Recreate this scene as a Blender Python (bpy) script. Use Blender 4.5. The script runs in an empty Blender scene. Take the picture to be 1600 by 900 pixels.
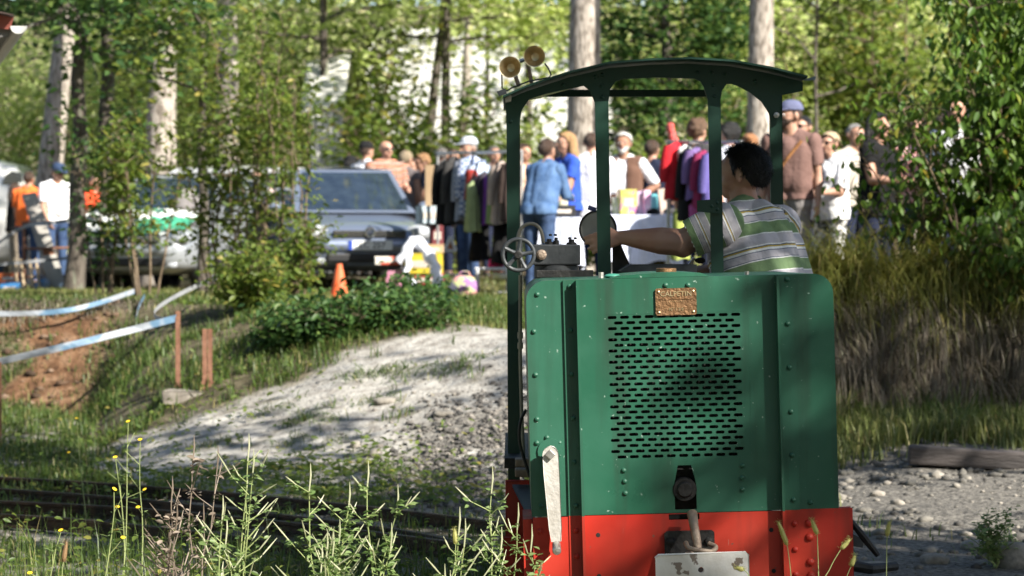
import bpy, bmesh, math, random
import numpy as np
from mathutils import Vector, Matrix
from mathutils.geometry import tessellate_polygon

R = math.radians
random.seed(7)
rng = np.random.default_rng(11)
scene = bpy.context.scene
COL = scene.collection

# ------------------------------------------------------------------ camera
FPX, HZ, CAMZ = 4140.0, 400.0, 1.4      # focal length in photo pixels, horizon row, eye height
cd = bpy.data.cameras.new('camera')
cam = bpy.data.objects.new('camera', cd)
COL.objects.link(cam)
cam.location = (0, 0, CAMZ)
cam.rotation_euler = (R(90), 0, 0)
cd.sensor_width = 36.0
cd.lens = FPX / 1600.0 * 36.0
cd.shift_y = -(450 - HZ) / 1600.0
cd.clip_start = 0.1
cd.clip_end = 1500
cd.dof.use_dof = True
cd.dof.focus_distance = 9.3
cd.dof.aperture_fstop = 5.0
scene.camera = cam

# ------------------------------------------------------------------ light
SUN_EL, SUN_AZ = 36.0, 48.0             # azimuth: degrees to the right of straight behind the camera
sdir = Vector((math.sin(R(SUN_AZ)) * math.cos(R(SUN_EL)), -math.cos(R(SUN_AZ)) * math.cos(R(SUN_EL)), math.sin(R(SUN_EL))))
world = bpy.data.worlds.new('World')
scene.world = world
world.use_nodes = True
wn = world.node_tree
sky = wn.nodes.new('ShaderNodeTexSky')
sky.sky_type = 'NISHITA'
sky.sun_disc = False
sky.sun_elevation = R(SUN_EL)
sky.sun_rotation = math.atan2(sdir.x, sdir.y)
sky.altitude = 300
bg = wn.nodes['Background']
wn.links.new(sky.outputs[0], bg.inputs[0])
bg.inputs[1].default_value = 0.068
sl = bpy.data.lights.new('sun', 'SUN')
sl.energy = 5.0
sl.angle = R(0.53)
sl.color = (1.0, 0.945, 0.85)
sun = bpy.data.objects.new('sun', sl)
COL.objects.link(sun)
sun.rotation_euler = (-sdir).to_track_quat('-Z', 'Y').to_euler()
vs = scene.view_settings
vs.view_transform = 'Standard'
vs.look = 'None'
vs.exposure = 1.27
vs.gamma = 1.0
vs.use_curve_mapping = False
cy = scene.cycles
cy.use_denoising = True
cy.max_bounces = 6
cy.diffuse_bounces = 3
cy.glossy_bounces = 3
cy.transmission_bounces = 4
cy.transparent_max_bounces = 6
cy.caustics_reflective = False
cy.caustics_refractive = False

# ------------------------------------------------------------------ helpers
def P(px, py, Y):
    """photo pixel at depth Y -> world point"""
    return Vector(((px - 800.0) / FPX * Y, Y, CAMZ + (HZ - py) / FPX * Y))

def PX(px, Y): return (px - 800.0) / FPX * Y

MATS = {}
def M(name, col, col2=None, scale=8.0, rough=0.6, metal=0.0, bump=0.0, bscale=40.0, spec=0.5, coat=0.0, detail=4.0,
      lo=0.35, hi=0.65, stretch=None, col3=None, scale3=60.0, lo3=0.62, hi3=0.68, coords='Object', rough2=None):
    if name in MATS: return MATS[name]
    m = bpy.data.materials.new(name)
    m.use_nodes = True
    nt = m.node_tree; N = nt.nodes; L = nt.links
    b = N['Principled BSDF']
    b.inputs['Base Color'].default_value = (*col, 1)
    b.inputs['Roughness'].default_value = rough
    b.inputs['Metallic'].default_value = metal
    b.inputs['Specular IOR Level'].default_value = spec
    b.inputs['Coat Weight'].default_value = coat
    tc = N.new('ShaderNodeTexCoord')
    vec = tc.outputs[coords]
    if stretch:
        mp = N.new('ShaderNodeMapping'); mp.inputs['Scale'].default_value = stretch
        L.new(vec, mp.inputs[0]); vec = mp.outputs[0]
    def noise(sc, det):
        n = N.new('ShaderNodeTexNoise'); n.inputs['Scale'].default_value = sc; n.inputs['Detail'].default_value = det
        L.new(vec, n.inputs['Vector']); return n.outputs['Fac']
    def ramp(src, a, c):
        r = N.new('ShaderNodeMapRange'); r.inputs['From Min'].default_value = a; r.inputs['From Max'].default_value = c
        r.clamp = True; L.new(src, r.inputs['Value']); return r.outputs['Result']
    cur = None
    if col2 is not None:
        f = ramp(noise(scale, detail), lo, hi)
        mx = N.new('ShaderNodeMix'); mx.data_type = 'RGBA'
        L.new(f, mx.inputs['Factor']); mx.inputs['A'].default_value = (*col, 1); mx.inputs['B'].default_value = (*col2, 1)
        cur = mx.outputs['Result']
        if rough2 is not None:
            mr = N.new('ShaderNodeMapRange'); L.new(f, mr.inputs['Value'])
            mr.inputs['To Min'].default_value = rough; mr.inputs['To Max'].default_value = rough2
            L.new(mr.outputs['Result'], b.inputs['Roughness'])
    if col3 is not None:
        f = ramp(noise(scale3, 5), lo3, hi3)
        mx = N.new('ShaderNodeMix'); mx.data_type = 'RGBA'
        L.new(f, mx.inputs['Factor'])
        if cur: L.new(cur, mx.inputs['A'])
        else: mx.inputs['A'].default_value = (*col, 1)
        mx.inputs['B'].default_value = (*col3, 1)
        cur = mx.outputs['Result']
    if cur: L.new(cur, b.inputs['Base Color'])
    if bump > 0:
        bp = N.new('ShaderNodeBump'); bp.inputs['Strength'].default_value = bump; bp.inputs['Distance'].default_value = 0.02
        L.new(noise(bscale, 4), bp.inputs['Height']); L.new(bp.outputs['Normal'], b.inputs['Normal'])
    MATS[name] = m
    return m

def leaf_mat(name, c1, c2, c3=None, trans=0.35, rough=0.45, frac3=0.12):
    """leaf tint varies leaf by leaf (random per island), light passes through"""
    if name in MATS: return MATS[name]
    m = bpy.data.materials.new(name); m.use_nodes = True
    nt = m.node_tree; N = nt.nodes; L = nt.links
    b = N['Principled BSDF']; out = N['Material Output']
    g = N.new('ShaderNodeNewGeometry')
    cr = N.new('ShaderNodeValToRGB')
    cr.color_ramp.elements[0].color = (*c1, 1); cr.color_ramp.elements[1].color = (*c2, 1)
    if c3:
        cr.color_ramp.elements[1].position = 1 - frac3
        e = cr.color_ramp.elements.new(1.0); e.color = (*c3, 1)
    L.new(g.outputs['Random Per Island'], cr.inputs[0])
    L.new(cr.outputs[0], b.inputs['Base Color'])
    b.inputs['Roughness'].default_value = rough
    b.inputs['Specular IOR Level'].default_value = 0.35
    t = N.new('ShaderNodeBsdfTranslucent')
    hs = N.new('ShaderNodeHueSaturation'); hs.inputs['Hue'].default_value = 0.485; hs.inputs['Value'].default_value = 1.9; hs.inputs['Saturation'].default_value = 1.05
    L.new(cr.outputs[0], hs.inputs['Color']); L.new(hs.outputs[0], t.inputs['Color'])
    mx = N.new('ShaderNodeMixShader'); mx.inputs[0].default_value = trans
    L.new(b.outputs[0], mx.inputs[1]); L.new(t.outputs[0], mx.inputs[2]); L.new(mx.outputs[0], out.inputs[0])
    MATS[name] = m
    return m

ORI = {}
def _link(o, parent, loc):
    COL.objects.link(o)
    if parent is not None: o.parent = parent

def tag(o, label=None, cat=None, group=None, kind=None):
    if label: o['label'] = label
    if cat: o['category'] = cat
    if group: o['group'] = group
    if kind: o['kind'] = kind
    return o

def thing(name, loc, label, cat, group=None):
    o = bpy.data.objects.new(name, None); COL.objects.link(o)
    o.empty_display_size = 0.1
    o.location = Vector(loc); ORI[o] = Vector(loc)
    return tag(o, label, cat, group)

def fast_mesh(name, V, F):
    """V (n,3); F (m,k) uniform polygons, or list of polygons"""
    me = bpy.data.meshes.new(name)
    V = np.asarray(V, dtype=np.float32)
    if isinstance(F, np.ndarray) and F.ndim == 2:
        me.vertices.add(len(V)); me.vertices.foreach_set('co', V.ravel())
        m, k = F.shape
        me.loops.add(m * k); me.loops.foreach_set('vertex_index', F.astype(np.int32).ravel())
        me.polygons.add(m)
        me.polygons.foreach_set('loop_start', np.arange(0, m * k, k, dtype=np.int32))
        me.update(calc_edges=True)
    else:
        me.from_pydata([tuple(v) for v in V.tolist()], [], [tuple(int(i) for i in f) for f in F])
        me.update()
    return me

def mobj(name, V, F, mat, parent=None, smooth=False, loc=None, label=None, cat=None, group=None, kind=None):
    """mesh object from WORLD coordinates; parts keep their thing's origin"""
    V = np.asarray(V, dtype=np.float64).reshape(-1, 3)
    if parent is not None: org = ORI[parent]
    elif loc is not None: org = Vector(loc)
    else: org = Vector((V[:, 0].mean(), V[:, 1].mean(), V[:, 2].min()))
    me = fast_mesh(name, V - np.array(org), F)
    mats = mat if isinstance(mat, (list, tuple)) else [mat]
    for q in mats: me.materials.append(q)
    if smooth: me.polygons.foreach_set('use_smooth', np.ones(len(me.polygons), dtype=bool))
    o = bpy.data.objects.new(name, me)
    COL.objects.link(o)
    if parent is not None: o.parent = parent
    else: o.location = org
    ORI[o] = org
    return tag(o, label, cat, group, kind)

class MB:
    """collects shapes in world space into one mesh"""
    def __init__(s): s.V = []; s.F = []
    def add(s, V, F):
        n = len(s.V); s.V += [tuple(map(float, v)) for v in V]; s.F += [tuple(int(i) + n for i in f) for f in F]; return s
    def box(s, c, size, rot=None, bev=0.0):
        hx, hy, hz = [q / 2 for q in size]
        if bev > 0:
            bm = bmesh.new(); bmesh.ops.create_cube(bm, size=1.0)
            for v in bm.verts: v.co = Vector((v.co.x * size[0], v.co.y * size[1], v.co.z * size[2]))
            bmesh.ops.bevel(bm, geom=bm.edges[:], offset=bev, segments=2, profile=0.5, affect='EDGES')
            bm.verts.index_update(); V = [v.co.copy() for v in bm.verts]; F = [[v.index for v in f.verts] for f in bm.faces]; bm.free()
        else:
            V = [Vector((x, y, z)) for x in (-hx, hx) for y in (-hy, hy) for z in (-hz, hz)]
            F = [(0, 1, 3, 2), (4, 6, 7, 5), (0, 4, 5, 1), (2, 3, 7, 6), (0, 2, 6, 4), (1, 5, 7, 3)]
        if rot is not None: V = [rot @ v for v in V]
        c = Vector(c)
        return s.add([v + c for v in V], F)
    def tube(s, pts, rad, n=8, caps=True, flat=None):
        pts = [Vector(p) for p in pts]
        if not hasattr(rad, '__len__'): rad = [rad] * len(pts)
        V = []; F = []; up = Vector((0, 0, 1)); pn = None
        for i, p in enumerate(pts):
            d = (pts[min(i + 1, len(pts) - 1)] - pts[max(i - 1, 0)])
            if d.length < 1e-9: d = Vector((0, 0, 1))
            d.normalize()
            if pn is None:
                a = up if abs(d.z) < 0.9 else Vector((1, 0, 0)); u = d.cross(a).normalized()
            else:
                u = (pn - d * pn.dot(d)).normalized()
            pn = u; w = d.cross(u)
            for k in range(n):
                t = 2 * math.pi * k / n; V.append(p + (u * math.cos(t) + w * math.sin(t)) * rad[i])
        for i in range(len(pts) - 1):
            for k in range(n):
                a = i * n + k; b2 = i * n + (k + 1) % n
                F.append((a, b2, b2 + n, a + n))
        if caps:
            F.append(tuple(reversed(range(n)))); F.append(tuple(range((len(pts) - 1) * n, len(pts) * n)))
        return s.add(V, F)
    def lathe(s, c, axis, prof, n=20):
        """prof: list of (distance along axis, radius)"""
        c = Vector(c); ax = Vector(axis).normalized()
        a = Vector((0, 0, 1)) if abs(ax.z) < 0.9 else Vector((1, 0, 0))
        u = ax.cross(a).normalized(); w = ax.cross(u); V = []; F = []
        for (t, r) in prof:
            for k in range(n):
                th = 2 * math.pi * k / n; V.append(c + ax * t + (u * math.cos(th) + w * math.sin(th)) * max(r, 1e-4))
        for i in range(len(prof) - 1):
            for k in range(n):
                q = i * n + k; q2 = i * n + (k + 1) % n; F.append((q, q2, q2 + n, q + n))
        return s.add(V, F)
    def prism(s, poly, d):
        """poly: list of world points (may be concave), d: extrusion vector"""
        d = Vector(d); poly = [Vector(p) for p in poly]; n = len(poly)
        tri = tessellate_polygon([poly])
        V = poly + [p + d for p in poly]
        F = [tuple(t) for t in tri] + [tuple(i + n for i in reversed(t)) for t in tri]
        F += [(i, (i + 1) % n, (i + 1) % n + n, i + n) for i in range(n)]
        return s.add(V, F)
    def sphere(s, c, r, seg=12, rings=8, scale=(1, 1, 1), rot=None):
        V = []; F = []; c = Vector(c)
        for i in range(rings + 1):
            ph = math.pi * i / rings
            for k in range(seg):
                th = 2 * math.pi * k / seg
                v = Vector((r * scale[0] * math.sin(ph) * math.cos(th), r * scale[1] * math.sin(ph) * math.sin(th), r * scale[2] * math.cos(ph)))
                if rot is not None: v = rot @ v
                V.append(c + v)
        for i in range(rings):
            for k in range(seg):
                a = i * seg + k; b2 = i * seg + (k + 1) % seg; F.append((a, a + seg, b2 + seg, b2))
        return s.add(V, F)
    def torus(s, c, axis, Rr, r, n=28, m=8, a0=0, a1=2 * math.pi):
        c = Vector(c); ax = Vector(axis).normalized()
        a = Vector((0, 0, 1)) if abs(ax.z) < 0.9 else Vector((1, 0, 0))
        u = ax.cross(a).normalized(); w = ax.cross(u)
        full = abs(a1 - a0 - 2 * math.pi) < 1e-6
        pts = [c + (u * math.cos(a0 + (a1 - a0) * i / n) + w * math.sin(a0 + (a1 - a0) * i / n)) * Rr for i in range(n + 1)]
        return s.tube(pts, r, m, caps=not full)
    def build(s, name, mat, parent=None, smooth=False, bevel=0.0, **kw):
        o = mobj(name, s.V, s.F, mat, parent, smooth, **kw)
        if bevel > 0:
            md = o.modifiers.new('bevel', 'BEVEL'); md.width = bevel; md.segments = 2; md.limit_method = 'ANGLE'; md.angle_limit = R(40)
        if smooth:
            try: o.data.set_sharp_from_angle(angle=R(42))
            except Exception: pass
        return o

def text_obj(txt, size, depth, mat, parent, origin, xdir, ydir, name='lettering'):
    cu = bpy.data.curves.new('txt', 'FONT'); cu.body = txt; cu.size = size; cu.extrude = depth; cu.align_x = 'CENTER'; cu.align_y = 'CENTER'
    cu.resolution_u = 2
    t = bpy.data.objects.new('txt', cu); COL.objects.link(t)
    bpy.context.view_layer.update()
    me = bpy.data.meshes.new_from_object(t.evaluated_get(bpy.context.evaluated_depsgraph_get()))
    V = np.zeros(len(me.vertices) * 3); me.vertices.foreach_get('co', V); V = V.reshape(-1, 3)
    F = [tuple(p.vertices) for p in me.polygons]
    bpy.data.objects.remove(t); bpy.data.curves.remove(cu); bpy.data.meshes.remove(me)
    xd = np.array(Vector(xdir).normalized()); yd = np.array(Vector(ydir).normalized()); zd = np.cross(xd, yd)
    W = np.array(origin) + V[:, :1] * xd + V[:, 1:2] * yd + V[:, 2:3] * zd
    return mobj(name, W, F, mat, parent)

# smooth value noise on numpy arrays
_perm = rng.random((64, 64))
def vnoise(x, y):
    x = np.asarray(x, float); y = np.asarray(y, float)
    xi = np.floor(x).astype(int); yi = np.floor(y).astype(int); fx = x - xi; fy = y - yi
    fx = fx * fx * (3 - 2 * fx); fy = fy * fy * (3 - 2 * fy)
    g = lambda a, b: _perm[a % 64, b % 64]
    return (g(xi, yi) * (1 - fx) + g(xi + 1, yi) * fx) * (1 - fy) + (g(xi, yi + 1) * (1 - fx) + g(xi + 1, yi + 1) * fx) * fy
def fbm(x, y, o=4):
    s = 0; a = 0.5
    for i in range(o): s = s + a * vnoise(np.asarray(x) * 2 ** i + 17 * i, np.asarray(y) * 2 ** i + 5 * i); a *= 0.5
    return s
def sstep(t): t = np.clip(t, 0, 1); return t * t * (3 - 2 * t)
# ------------------------------------------------------------------ terrain
_bx = [-40, -8, -4.4, -3.5, -2.8, -2.2, -1.2, 0, 0.6, 1.2, 1.8, 2.4, 6, 40]
_bot = [23, 22.6, 22.4, 21.6, 18.4, 17.0, 16.0, 15.2, 15.0, 15.6, 17.0, 18.0, 18.1, 18.3]
_top = [24.5, 24.2, 24.0, 24.0, 23.6, 22.6, 21.0, 19.6, 19.2, 19.0, 18.9, 18.9, 19.0, 19.2]
_zt = [0.97, 0.97, 0.97, 0.97, 0.97, 0.97, 0.93, 0.86, 0.86, 0.95, 1.1, 1.18, 1.18, 1.1]
def gz(x, y):
    x = np.asarray(x, float); y = np.asarray(y, float)
    wob = (fbm(x * 0.9 + 3, y * 0.9) - 0.5) * 0.9
    b = np.interp(x, _bx, _bot) + wob * 0.6; t = np.interp(x, _bx, _top) + wob * 0.5; zt = np.interp(x, _bx, _zt)
    plate = zt + (0.97 - zt) * sstep((y - t) / 3.5)
    low = 0.04 * (fbm(x * 1.5, y * 1.5) - 0.5) + 0.22 * sstep((x - 1.3) / 1.2) * sstep((y - 12.5) / 5.0) + 0.12 * sstep((-x - 2.4) / 2.0) * sstep((y - 16) / 6.0)
    k = (y - b) / np.maximum(t - b, 0.3)
    kk = np.where(np.clip(t - b, 0, 9) > 2.6, sstep(k) * 0.5 + np.clip(k, 0, 1) * 0.5, sstep(k))
    z = low + (plate - low) * kk
    z = z + 0.05 * (fbm(x * 2.2 + 9, y * 2.2) - 0.5) * np.clip((y - 9) / 6, 0, 1)
    z = z + 0.14 * sstep((y - 31.5) / 3.0) * sstep((x + 3.4) / 0.6) * (1 - sstep((x - 0.4) / 0.8))
    far = sstep((y - 78) / 90.0) * 16.0
    z = z + far
    # flat bed under the track
    return z
def gz1(x, y): return float(gz(np.array([x]), np.array([y]))[0])

def hit(px, py, y0=9.0, y1=40.0):
    """where the view ray through a photo pixel meets the ground"""
    Yv = np.linspace(y0, y1, 1500); d = gz((px - 800.0) / FPX * Yv, Yv) - (CAMZ + (HZ - py) / FPX * Yv)
    k = np.argmax(d > 0); Y = float(Yv[k]) if d.max() > 0 else y1
    x = (px - 800.0) / FPX * Y; return Vector((x, Y, gz1(x, Y)))

def zones(x, y):
    """surface masks 0..1: sand, gravel, red earth"""
    b = np.interp(x, _bx, _bot); t = np.interp(x, _bx, _top)
    n = fbm(x * 1.3, y * 1.3); n2 = fbm(x * 4 + 5, y * 4)
    k = (y - b) / np.maximum(t - b, 0.3)
    mid = sstep((x + 3.4) / 0.9) * (1 - sstep((x - 0.5) / 0.5))
    sand = mid * sstep((k + 0.05 + .20 * sstep((-x - 1.0) / 1.0) + (n - 0.5) * 0.5) / 0.12) * (1 - sstep((k - np.interp(x, [-3.2, -2.7, -2.0, -1.3, -.7, 0, .5], [-.1, .08, .34, .62, .86, .97, .97]) + (n - 0.5) * 0.35) / 0.10))
    bare = np.maximum(sstep((n2 - 0.54) / 0.08), .8 * sstep((fbm(x * 2.2 + 7, y * 3.5) - .50) / .06)) * (y < b) * (x < 0.3)
    sand = np.maximum(sand * (1 - 0.6 * sstep((n2 - 0.64) / 0.06)), 0.62 * bare)
    tr = np.array([(0.42, 11.2), (-0.1, 12.75), (-1.1, 14.0), (-2.3, 15.1), (-3.9, 16.0), (-7.5, 17.2)]); dt = np.full(np.shape(x), 9.0)
    for (ax, ay), (bx, by) in zip(tr[:-1], tr[1:]):
        q = np.clip(((x - ax) * (bx - ax) + (y - ay) * (by - ay)) / ((bx - ax) ** 2 + (by - ay) ** 2), 0, 1); dt = np.minimum(dt, np.hypot(x - ax - q * (bx - ax), y - ay - q * (by - ay)))
    sand = np.maximum(sand, .75 * (1 - sstep((dt - .15) / .25)) * sstep((n2 - .40) / .1))
    gr = sstep((x - 0.9) / 0.5) * (1 - sstep((y - 16.2 + (n - 0.5) * 2) / 0.8))
    gr = np.maximum(gr, sstep((x - 1.5) / 0.4) * sstep((y - 18.8) / 0.4) * (1 - sstep((y - 22) / 1.0)) * (1 - sstep((x - 3.2) / 0.4)))
    pile = np.exp(-(((x + 0.1) / 0.75) ** 2 + ((y - 16.3) / 1.5) ** 2) ** 2) * sstep((n2 - 0.30) / 0.15)
    gr = np.maximum(gr, pile)
    red = (1 - sstep((x + 3.8) / 0.45)) * sstep((k - 0.0) / 0.2) * (1 - sstep((k - 0.75) / 0.15)) * sstep((n - 0.36) / 0.1)
    return sand, gr, red

def axis(fine0, fine1, step, lo, hi):
    a = [fine0]; s = step
    left = []; v = fine0
    while v > lo: s *= 1.35; v -= s; left.append(v)
    mid = list(np.arange(fine0, fine1 + 1e-6, step)); s = step; v = mid[-1]; right = []
    while v < hi: s *= 1.3; v += s; right.append(v)
    return np.array(left[::-1] + mid + right)
gx = axis(-6.2, 5.0, 0.07, -400, 400); gy = axis(8.0, 30.0, 0.09, -60, 700)
X, Y_ = np.meshgrid(gx, gy)
Zg = gz(X.ravel(), Y_.ravel())
V = np.stack([X.ravel(), Y_.ravel(), Zg], 1)
nx, ny = len(gx), len(gy)
ii = np.arange(nx * ny).reshape(ny, nx)
F = np.stack([ii[:-1, :-1].ravel(), ii[:-1, 1:].ravel(), ii[1:, 1:].ravel(), ii[1:, :-1].ravel()], 1)

def ground_material():
    m = bpy.data.materials.new('ground'); m.use_nodes = True
    nt = m.node_tree; N = nt.nodes; L = nt.links; b = N['Principled BSDF']
    b.inputs['Roughness'].default_value = 0.95; b.inputs['Specular IOR Level'].default_value = 0.15
    tc = N.new('ShaderNodeTexCoord')
    def noise(s, d=5):
        n = N.new('ShaderNodeTexNoise'); n.inputs['Scale'].default_value = s; n.inputs['Detail'].default_value = d; L.new(tc.outputs['Object'], n.inputs['Vector']); return n.outputs['Fac']
    def ramp(src, stops):
        c = N.new('ShaderNodeValToRGB'); e = c.color_ramp.elements
        e[0].position = stops[0][0]; e[0].color = (*stops[0][1], 1); e[1].position = stops[-1][0]; e[1].color = (*stops[-1][1], 1)
        for p, q in stops[1:-1]: k = e.new(p); k.color = (*q, 1)
        L.new(src, c.inputs[0]); return c.outputs[0]
    def att(n):
        a = N.new('ShaderNodeAttribute'); a.attribute_name = n; return a.outputs['Fac']
    def mix(f, a, c):
        x = N.new('ShaderNodeMix'); x.data_type = 'RGBA'; L.new(f, x.inputs['Factor']); L.new(a, x.inputs['A']); L.new(c, x.inputs['B']); return x.outputs['Result']
    earth = ramp(noise(6), [(0.3, (0.045, 0.040, 0.022)), (0.5, (0.10, 0.085, 0.05)), (0.72, (0.20, 0.17, 0.11))])
    sandc = ramp(noise(9, 8), [(0.3, (0.21, 0.19, 0.165)), (0.5, (0.37, 0.35, 0.315)), (0.72, (0.48, 0.46, 0.42))])
    grav = ramp(noise(35, 4), [(0.3, (0.05, 0.047, 0.043)), (0.5, (0.14, 0.13, 0.115)), (0.72, (0.27, 0.25, 0.215))])
    redc = ramp(noise(7, 6), [(0.3, (0.06, 0.032, 0.018)), (0.5, (0.16, 0.085, 0.045)), (0.75, (0.30, 0.19, 0.115))])
    c = mix(att('sand'), earth, sandc); c = mix(att('gravel'), c, grav); c = mix(att('red'), c, redc)
    L.new(c, b.inputs['Base Color'])
    bp = N.new('ShaderNodeBump'); bp.inputs['Strength'].default_value = 0.7; bp.inputs['Distance'].default_value = 0.03
    L.new(noise(28, 8), bp.inputs['Height']); L.new(bp.outputs[0], b.inputs['Normal'])
    return m
g = mobj('ground', V, F, ground_material(), smooth=True, loc=(0, 0, 0), kind='structure')
for nm, arr in zip(('sand', 'gravel', 'red'), zones(X.ravel(), Y_.ravel())):
    a = g.data.attributes.new(nm, 'FLOAT', 'POINT'); a.data.foreach_set('value', arr.astype(np.float32))

# ------------------------------------------------------------------ track
rail_m = M('old_rail', (0.035, 0.028, 0.024), (0.10, 0.06, 0.04), scale=14, rough=0.55, metal=0.7, bump=0.3, bscale=60)
sleeper_m = M('old_sleeper', (0.06, 0.045, 0.035), (0.12, 0.10, 0.08), scale=10, rough=0.95, bump=0.6, bscale=50)
def spline(pts, n):
    pts = [Vector(p) for p in pts]; out = []
    for i in range(len(pts) - 1):
        p0 = pts[max(i - 1, 0)]; p1 = pts[i]; p2 = pts[i + 1]; p3 = pts[min(i + 2, len(pts) - 1)]
        for k in range(n):
            t = k / n
            out.append(0.5 * ((2 * p1) + (p2 - p0) * t + (2 * p0 - 5 * p1 + 4 * p2 - p3) * t * t + (3 * p1 - p0 - 3 * p2 + p3) * t ** 3))
    return out + [pts[-1]]
def make_track(label, ctrl, gauge=0.6, z=0.03, rails=(-1, 1), ties=True):
    c = spline([(x, y, 0) for x, y in ctrl], 12)
    root = thing('railway_track', (c[0].x, c[0].y, 0), label, 'track')
    for s in rails:
        mb = MB(); prof = [(-.035, 0), (.035, 0), (.035, .008), (.006, .014), (.006, .048), (.018, .052), (.018, .066), (-.018, .066), (-.018, .052), (-.006, .048), (-.006, .014), (-.035, .008)]
        V = []; F = []
        for i, p in enumerate(c):
            d = (c[min(i + 1, len(c) - 1)] - c[max(i - 1, 0)]).normalized(); n = Vector((-d.y, d.x, 0))
            q = p + n * s * gauge / 2
            for a, h in prof: V.append((q.x + n.x * a, q.y + n.y * a, z + h))
        k = len(prof)
        for i in range(len(c) - 1):
            for j in range(k): F.append((i * k + j, i * k + (j + 1) % k, (i + 1) * k + (j + 1) % k, (i + 1) * k + j))
        mb.add(V, F).build('rail', rail_m, root)
    if ties:
        acc = 0; last = c[0]
        for i in range(1, len(c)):
            acc += (c[i] - last).length; last = c[i]
            if acc > 0.62:
                acc = 0; d = (c[i] - c[i - 1]).normalized(); rot = Matrix.Rotation(math.atan2(d.y, d.x), 3, 'Z')
                MB().box((c[i].x, c[i].y, z - 0.05), (0.13, 1.0, 0.07), rot).build('sleeper', sleeper_m, root, bevel=0.008)
    return root
make_track('dark narrow gauge rails curving left through the weeds past the sand heap',
           [(0.60, 2.0), (0.60, 6.0), (0.60, 9.5), (0.42, 11.2), (-0.1, 12.75), (-1.1, 14.0), (-2.3, 15.1), (-3.9, 16.0), (-7.5, 17.2)], z=.004)
make_track('nearer pair of rails branching off along the weedy foreground at left',
           [(-0.35, 11.95), (-1.2, 12.9), (-2.2, 13.75), (-3.4, 14.3), (-5.0, 14.75), (-8.5, 15.3)], z=.006)

# ------------------------------------------------------------------ stones
def ico(sub):
    bm = bmesh.new(); bmesh.ops.create_icosphere(bm, subdivisions=sub, radius=1.0)
    bm.verts.index_update()
    V = np.array([v.co[:] for v in bm.verts]); F = np.array([[v.index for v in f.verts] for f in bm.faces]); bm.free(); return V, F
ICO1 = ico(1); ICO2 = ico(2); ICO3 = ico(3)
def stones(name, pts, sizes, mat, label, cat, base=ICO1, **kw):
    V0, F0 = base; n = len(pts); k = len(V0)
    jit = 1 + 0.45 * (rng.random((n, k, 1)) - 0.5)
    sc = np.stack([0.8 + 0.5 * rng.random(n), 0.7 + 0.5 * rng.random(n), 0.45 + 0.3 * rng.random(n)], 1)[:, None, :]
    V = V0[None] * jit * sc * np.asarray(sizes)[:, None, None]
    a = rng.random(n) * 6.28; c, s = np.cos(a)[:, None], np.sin(a)[:, None]
    x = V[:, :, 0] * c - V[:, :, 1] * s; y = V[:, :, 0] * s + V[:, :, 1] * c
    V = np.stack([x, y, V[:, :, 2]], 2) + np.asarray(pts)[:, None, :]
    F = (F0[None] + (np.arange(n) * k)[:, None, None]).reshape(-1, F0.shape[1])
    return mobj(name, V.reshape(-1, 3), F, mat, loc=(0, 0, 0), label=label, cat=cat, kind='stuff')
def stone_mat(name, c1, c2, c3):
    m = bpy.data.materials.new(name); m.use_nodes = True; nt = m.node_tree; N = nt.nodes; L = nt.links; b = N['Principled BSDF']
    g = N.new('ShaderNodeNewGeometry'); cr = N.new('ShaderNodeValToRGB')
    cr.color_ramp.elements[0].color = (*c1, 1); cr.color_ramp.elements[1].color = (*c3, 1); e = cr.color_ramp.elements.new(0.55); e.color = (*c2, 1)
    L.new(g.outputs['Random Per Island'], cr.inputs[0])
    tc = N.new('ShaderNodeTexCoord'); n = N.new('ShaderNodeTexNoise'); n.inputs['Scale'].default_value = 45; n.inputs['Detail'].default_value = 6
    L.new(tc.outputs['Object'], n.inputs['Vector'])
    mx = N.new('ShaderNodeMix'); mx.data_type = 'RGBA'; mx.blend_type = 'OVERLAY'; mx.inputs['Factor'].default_value = 0.6
    L.new(cr.outputs[0], mx.inputs['A']); L.new(n.outputs['Fac'], mx.inputs['B']); L.new(mx.outputs['Result'], b.inputs['Base Color'])
    b.inputs['Roughness'].default_value = 0.9; b.inputs['Specular IOR Level'].default_value = 0.25
    bp = N.new('ShaderNodeBump'); bp.inputs['Strength'].default_value = 0.5; bp.inputs['Distance'].default_value = 0.01
    L.new(n.outputs['Fac'], bp.inputs['Height']); L.new(bp.outputs[0], b.inputs['Normal'])
    return m
pebble_m = stone_mat('pebble', (0.05, 0.048, 0.046), (0.125, 0.115, 0.105), (0.26, 0.235, 0.205))
pale_stone_m = stone_mat('pale_stone', (0.08, 0.075, 0.07), (0.16, 0.15, 0.13), (0.31, 0.28, 0.24))
def scatter(n, x0, x1, y0, y1, keep=None):
    x = x0 + (x1 - x0) * rng.random(n); y = y0 + (y1 - y0) * rng.random(n)
    if keep is not None: m = keep(x, y) > rng.random(n); x = x[m]; y = y[m]
    return x, y
x, y = scatter(15000, -1.2, 1.0, 14.2, 19.2, lambda x, y: np.exp(-(((x + 0.1) / 0.72) ** 2 + ((y - 16.3) / 1.5) ** 2) ** 2) + 0.012)
s = 0.007 + 0.020 * rng.random(len(x)) ** 3
stones('pebbles', np.stack([x, y, gz(x, y) + s * 0.2], 1), s, pebble_m, 'heap of grey pebbles on the sandy slope beside the locomotive', 'pebbles')
x, y = scatter(7500, 0.95, 4.2, 11.0, 16.8, lambda x, y: .25 + .75 * (fbm(x * 1.6 + 4, y * 1.6) > .47))
s = 0.005 + 0.040 * rng.random(len(x)) ** 7
stones('rubble', np.stack([x, y, gz(x, y) + s * 0.15], 1), s, pale_stone_m, 'pale stony rubble on the ground right of the locomotive', 'rubble')
x, y = scatter(5500, 1.4, 3.4, 18.7, 22.2)
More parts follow.
